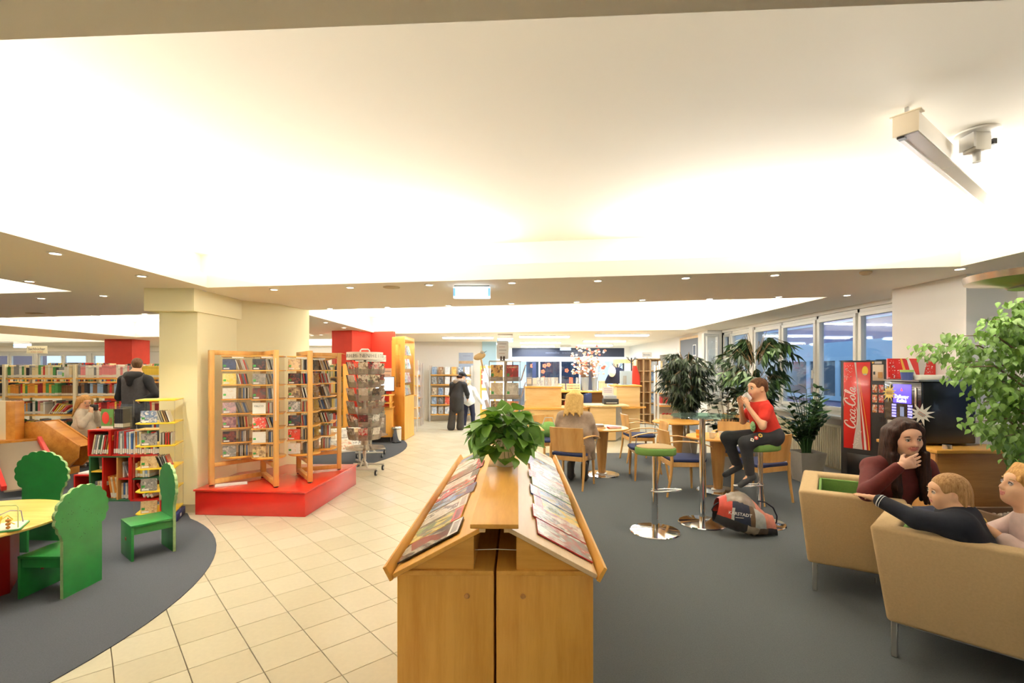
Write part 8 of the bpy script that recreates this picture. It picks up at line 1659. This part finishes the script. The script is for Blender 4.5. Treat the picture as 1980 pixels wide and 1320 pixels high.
def girl_left():
    t = thing('person', 'small girl with long blond hair in a cream sweater by the cube shelves', 'person', (0,0,0)); SK = skinmat('skin_child',(240,190,152))
    o = V3(-7.10,8.05,0); W_ = lambda a,b,z: o+V3(a,b,z); hc = W_(.05,-.02,1.07); F = frame((.80,-.42,-.32)); P, Q, k = head_prims(hc, F, .205, .8)
    nb = W_(.01,.0,.94); shL, shR = W_(.06,-.13,.875), W_(-.02,.13,.875); pel = W_(0,0,.57); elL, wrL = W_(.16,-.20,.70), W_(.24,-.12,.90); elR, wrR = W_(.14,.14,.70), W_(.22,.0,.93)
    body = P+[cap(Q(0,-.03,-.06),nb,.042,.045,k=.03,mi=0), cap(nb,pel,.085,.10,k=.05,mi=0)]
    for s_, e_, w_, q in ((shL,elL,wrL,1),(shR,elR,wrR,-1)): body += [cap(nb,s_,.045,.045,k=.03,mi=0), cap(s_,e_,.038,.032,k=.02,mi=0), cap(e_,w_,.03,.022,k=.02,mi=0)]+hand_prims(w_, V3(-.1,.1,.6), V3(-.3,.5,0), .75, .5, q)
    kn = [W_(.02,-.07,.31), W_(.0,.07,.31)]; an = [W_(.0,-.07,.075), W_(-.02,.08,.075)]
    for q, a_ in zip(kn, an): body += [cap(pel,q,.065,.045,k=.03,mi=0), cap(q,a_,.042,.03,k=.02,mi=0), cap(a_,a_+V3(.1,-.03,-.03),.032,.025,k=.02,mi=0)]
    sdf_mesh(body, .010, 'body', [SK, lips('child',(214,130,120))], t); face_parts(t, Q, k, F, (0,1,-.3), (80,90,100), (190,150,100))
    CR = fabric('cream_knit',(226,212,190),.08,.3,24); sw = [cap(nb+V3(0,0,-.04),pel+V3(0,0,.04),.105,.145,k=.05), cap(pel+V3(-.03,0,.06),pel+V3(.03,0,.06),.14,.14,k=.04)]
    for s_, e_, w_ in ((shL,elL,wrL),(shR,elR,wrR)): sw += [cap(nb+V3(0,0,-.03),s_,.06,.065,k=.04), cap(s_,e_,.062,.054,k=.03), cap(e_,w_-(w_-e_)*.14,.052,.042,k=.02)]
    sdf_mesh(sw, .010, 'sweater', [CR], t); tr = [cap(pel+V3(0,0,.03),pel,.115,.115,k=.04)]
    for q, a_ in zip(kn, an): tr += [cap(pel,q,.09,.062,k=.04), cap(q,a_+V3(0,0,.03),.058,.045,k=.03)]
    sdf_mesh(tr, .011, 'trousers', [fabric('black_leggings',(30,28,32),.1,.2,30)], t)
    for a_ in an: sdf_mesh([cap(a_+V3(-.02,0,-.03),a_+V3(.11,-.03,-.035),.038,.032,k=.02)], .011, 'shoe', [fabric('grey_shoe',(110,104,100),.1,.1,20,.6)], t)
    H = hairmat('dark_blond_hair',(232,184,112),(160,104,52)); E = lambda p,r,**kw: ell(Q(*p),[q*k for q in r],F,**kw)
    hp = [E((0,-.02,.038),(.092,.106,.094),k=.02), E((.0,.10,-.03),(.066,.06,.08),k=.015,sub=1)]
    for i in range(13):
        a = -1.9+.3*i; hp.append(cap(Q(.085*math.sin(a),-.02-.08*math.cos(a),.03),Q(.125*math.sin(a),-.06-.10*math.cos(a),-.20-.05*(i%3)),.036*k,.012*k,k=.022))
    sdf_mesh(hp, .009, 'hair', [H], t)
    tag(MB().b2((-.06,-.02,-.05),(.06,.02,.05)).build('toy', mat('toy_black',(26,24,26),.5), loc=(-6.86,7.98,.985), bevel=.012), 'small black object held up by the girl in the cream sweater', 'toy'); return t
girl_left()
def walkers():
    t = thing('person', 'woman in a dark coat and cap bending towards the far bookshelf', 'person', (0,0,0)); SK = skinmat('skin_woman',(226,176,146)); o = V3(-1.47,12.95,0); W_ = lambda a,b,z: o+V3(a,b,z)
    hc = W_(.13,.12,1.42); F = frame((.55,.75,-.35)); P, Q, k = head_prims(hc, F, .225); nb = W_(.06,.05,1.28); sh = [W_(-.12,.02,1.20), W_(.2,-.0,1.2)]; pel = W_(0,-.02,.86); el = [W_(-.16,.1,.95), W_(.27,.1,.95)]; wr = [W_(-.12,.25,.75), W_(.26,.3,.85)]
    body = P+[cap(Q(0,-.03,-.06),nb,.05,.052,k=.03,mi=0), cap(nb,pel,.1,.13,k=.05,mi=0)]; hip = [W_(-.09,0,.84), W_(.09,0,.84)]; kn = [W_(-.12,.03,.46), W_(.10,.06,.46)]; an = [W_(-.15,-.02,.08), W_(.09,.02,.08)]
    for i in (0,1): body += [cap(nb,sh[i],.05,.05,k=.03,mi=0), cap(sh[i],el[i],.045,.036,k=.02,mi=0), cap(el[i],wr[i],.035,.025,k=.02,mi=0)]+hand_prims(wr[i], V3(0,.3,-1), V3(1 if i == 0 else -1,0,0), 1, .4, 1 if i else -1)
    for h_, q, a_ in zip(hip, kn, an): body += [cap(h_,q,.08,.055,k=.03,mi=0), cap(q,a_,.05,.035,k=.02,mi=0), cap(a_,a_+V3(.02,.13,-.04),.034,.028,k=.02,mi=0)]
    sdf_mesh(body, .013, 'body', [SK, lips('woman',(196,112,104))], t); face_parts(t, Q, k, F); CO = fabric('black_coat',(40,40,42),.1,.3,20); cp = [cap(nb+V3(0,0,-.04),pel,.125,.165,k=.05), cap(pel,W_(0,-.01,.62),.165,.17,k=.05)]
    for i in (0,1): cp += [cap(nb,sh[i],.07,.075,k=.04), cap(sh[i],el[i],.072,.062,k=.03), cap(el[i],wr[i],.06,.045,k=.03)]
    sdf_mesh(cp, .013, 'coat', [CO], t); sdf_mesh([cap(W_(-.03,.0,1.29),W_(.13,.03,1.29),.075,.075,k=.04)], .012, 'hood_fur', [fabric('taupe_fur',(150,136,122),.3,.5,60)], t); lp = []
    for h_, q, a_ in zip(hip, kn, an): lp += [cap(h_,q,.10,.085,k=.03), cap(q,a_+V3(0,0,.0),.085,.105,k=.03)]
    sdf_mesh(lp, .013, 'trousers', [fabric('dark_flares',(60,56,54),.1,.25,20)], t)
    for a_ in an: sdf_mesh([cap(a_+V3(0,-.02,-.035),a_+V3(.02,.16,-.04),.04,.034,k=.02)], .012, 'shoe', [fabric('black_shoe',(24,22,22),.1,.1,20,.5)], t)
    E = lambda p,r,**kw: ell(Q(*p),[q*k for q in r],F,**kw); sdf_mesh([E((0,-.015,.05),(.095,.11,.085),k=.02), E((0,.06,.06),(.085,.07,.03),k=.02)], .010, 'cap', [fabric('black_felt',(32,32,34),.1,.2,30)], t); sdf_mesh([E((0,-.07,-.03),(.07,.055,.06),k=.02), cap(Q(0,-.10,-.03),Q(0,-.15,-.05),.04,.035,k=.02)], .010, 'hair', [hairmat('dark_brown_hair',(66,38,26),(22,13,10))], t)
    t = thing('person', 'blond girl in a white patterned sweater, seen from behind near the far shelf', 'person', (0,0,0)); o = V3(-1.21,13.4,0); W_ = lambda a,b,z: o+V3(a,b,z); SK = skinmat('skin_child',(240,190,152))
    hc = W_(.0,.02,1.27); F = frame((-.12,.97,-.1)); P, Q, k = head_prims(hc, F, .21, .5); nb = W_(0,0,1.13); sh = [W_(-.14,0,1.06), W_(.15,0,1.06)]; pel = W_(.02,0,.70); el = [W_(-.22,.0,.84), W_(.26,-.02,.86)]; wr = [W_(-.26,.04,.64), W_(.38,.0,.68)]
    body = P+[cap(Q(0,-.03,-.06),nb,.045,.048,k=.03,mi=0), cap(nb,pel,.09,.11,k=.05,mi=0)]; hip = [W_(-.06,0,.68), W_(.09,0,.68)]; kn = [W_(-.09,.03,.37), W_(.13,.02,.37)]; an = [W_(-.10,-.03,.07), W_(.14,-.02,.07)]
    for i in (0,1): body += [cap(nb,sh[i],.046,.046,k=.03,mi=0), cap(sh[i],el[i],.04,.033,k=.02,mi=0), cap(el[i],wr[i],.032,.023,k=.02,mi=0)]+hand_prims(wr[i], V3(.1 if i else -.1,.1,-1), V3(-1 if i else 1,0,0), .8, .3, 1 if i else -1)
    for h_, q, a_ in zip(hip, kn, an): body += [cap(h_,q,.065,.046,k=.03,mi=0), cap(q,a_,.043,.03,k=.02,mi=0), cap(a_,a_+V3(.0,.12,-.035),.032,.026,k=.02,mi=0)]
    sdf_mesh(body, .012, 'body', [SK, lips('child',(214,130,120))], t); face_parts(t, Q, k, F); sp = [cap(nb+V3(0,0,-.04),pel+V3(0,0,.04),.115,.14,k=.05), cap(pel+V3(-.04,0,.05),pel+V3(.04,0,.05),.135,.135,k=.04)]
    for i in (0,1): sp += [cap(nb+V3(0,0,-.03),sh[i],.062,.068,k=.04), cap(sh[i],el[i],.066,.056,k=.03), cap(el[i],wr[i],.055,.042,k=.03)]
    m = mat('white_patterned_knit', (236,238,240), .9, var=.12, scale=34, bump=.2); sdf_mesh(sp, .012, 'sweater', [m], t); lp = [cap(pel+V3(-.03,0,.02),pel+V3(.03,0,.02),.115,.115,k=.04)]
    for h_, q, a_ in zip(hip, kn, an): lp += [cap(h_,q,.085,.065,k=.03), cap(q,a_+V3(0,0,.03),.062,.05,k=.03)]
    sdf_mesh(lp, .012, 'trousers', [fabric('navy_leggings',(34,38,64),.1,.2,30)], t)
    for a_ in an: sdf_mesh([cap(a_+V3(0,-.02,-.03),a_+V3(0,.14,-.035),.04,.034,k=.02)], .011, 'shoe', [fabric('white_shoe',(236,236,236),.05,.1,20,.5)], t)
    H = hairmat('ash_blond_hair',(226,204,176),(176,148,116)); E = lambda p,r,**kw: ell(Q(*p),[q*k for q in r],F,**kw); sdf_mesh([E((0,-.015,.036),(.086,.10,.09),k=.02), E((0,-.05,-.02),(.07,.06,.06),k=.02), E((0,.095,-.03),(.065,.06,.08),k=.015,sub=1), cap(Q(-.02,-.10,-.03),Q(-.08,-.12,-.20),.034*k,.03*k,k=.03), cap(Q(-.08,-.12,-.20),Q(-.10,-.10,-.34),.03*k,.012*k,k=.02)], .010, 'hair', [H], t)
walkers()

# ================================================================ shopping bag slumped on the carpet
def shopping_bag():
    t = thing('shopping_bag', 'slumped printed shopping bag lettered KARSTADT on the carpet under the boy', 'bag', (2.27,4.68,.006), R(-6))
    # flattened pouch: cross sections along the local x axis
    n, m_ = 25, 18; rr = random.Random(6); g = []
    def prof(u):          # u 0 left mouth .. 1 right bottom: centre z, half height, half depth
        return (.25-.13*u+.02*math.sin(5*u), .115+.075*math.sin(PI*min(1,u*1.15))-.05*max(0,u-.6), .03+.12*math.sin(PI*min(1,.12+u*.9)))
    for i in range(n):
        u = i/(n-1); cz, hh, hd = prof(u); row = []
        for j in range(m_):
            a = 2*PI*j/m_; w = 1+.06*math.sin(3*a+7*u)+.05*rr.uniform(-1,1)
            x = -.30+.56*u+.05*math.sin(a)*(.5-u); z = max(.003, cz+hh*w*math.sin(a)); y = hd*w*math.cos(a)*(1 if abs(math.cos(a)) < .95 else .96)+.03*u
            row.append((x, y, z))
        g.append(row)
    b = MB(); vs = [p for r in g for p in r]; fs = [(i*m_+j,(i+1)*m_+j,(i+1)*m_+(j+1)%m_,i*m_+(j+1)%m_) for i in range(n-1) for j in range(m_)]+[tuple((n-1)*m_+j for j in range(m_))]
    cols = [('bag_red',(206,80,66)),('bag_cream',(214,196,172)),('bag_navy',(44,52,74)),('bag_taupe',(150,136,120)),('bag_pale',(206,210,206)),('bag_dark',(58,56,56)),('bag_salmon',(232,150,128)),('bag_brown',(120,96,74))]
    ms = [mat(nm, c, .38, var=.16, scale=18, bump=.15, coat=.3) for nm, c in cols]; b.add(vs, fs)
    for q, f in enumerate(fs[:-1]):
        i, j = q//m_, q % m_; u = i/(n-1); up = math.sin(2*PI*(j+.5)/m_)
        if up > .55: mi = 3 if u < .62 else 6
        elif up > -.25: mi = (0 if u < .18 else 2 if u < .46 else 7 if (u < .58) else 4 if u < .78 else 6)
        else: mi = (5 if u < .42 else 1 if u < .66 else 7 if u < .8 else 5)
        if u < .12 and up > .2: mi = 0
        if .18 <= u < .22 and -.25 < up < .5: mi = 4
        b.m[q] = mi
    b.build('body', ms, t, smooth=60)
    # printed name on the dark panel of the near side
    cz, hh, hd = prof(.33); tx = text('KARSTADT', .040, 'lettering', mat('bag_white',(240,238,234),.5), t, (-.125,-hd*1.06-.003,cz+.02), (PI/2-R(6),R(4),R(-16)), bold=.0006)
    MB().box((-.13,-hd*1.05-.004,cz-.012),(.07,.001,.005),0,R(-16)).build('text_line', mat('bag_white',(240,238,234),.5), t)
    MB().tube([(.10,.02,.33),(.17,.02,.32),(.24,.02,.27),(.275,.02,.19),(.27,.02,.13),(.23,.03,.10)],.007,7).build('handle', mat('strap_navy',(26,28,42),.6), t, smooth=60)
    MB().tube([(-.31,.03,.20),(-.335,.0,.24),(-.32,-.03,.29),(-.28,-.03,.32)],.006,7).build('handle', mat('strap_navy',(26,28,42),.6), t, smooth=60); return t
shopping_bag()
t = thing('handbag', 'green and white tote bag lying on the navy chair beside the blond woman', 'bag', (.60,8.02,.502)); MB().ell((0,0,.12),(.17,.09,.13),14).build('body', mat('tote_green',(120,170,84),.6,var=.2,scale=10), t, smooth=60); MB().tube([(-.1,-.05,.2),(-.06,-.07,.32),(.06,-.07,.32),(.1,-.05,.2)],.008,7).build('handle', mat('tote_white',(226,226,216),.7), t, smooth=60)
for lb, gs in LABELS.items():
    if len(gs) > 1 and (None in gs or len(set(gs)) > 1): print('DUPLICATE LABEL', lb, gs)
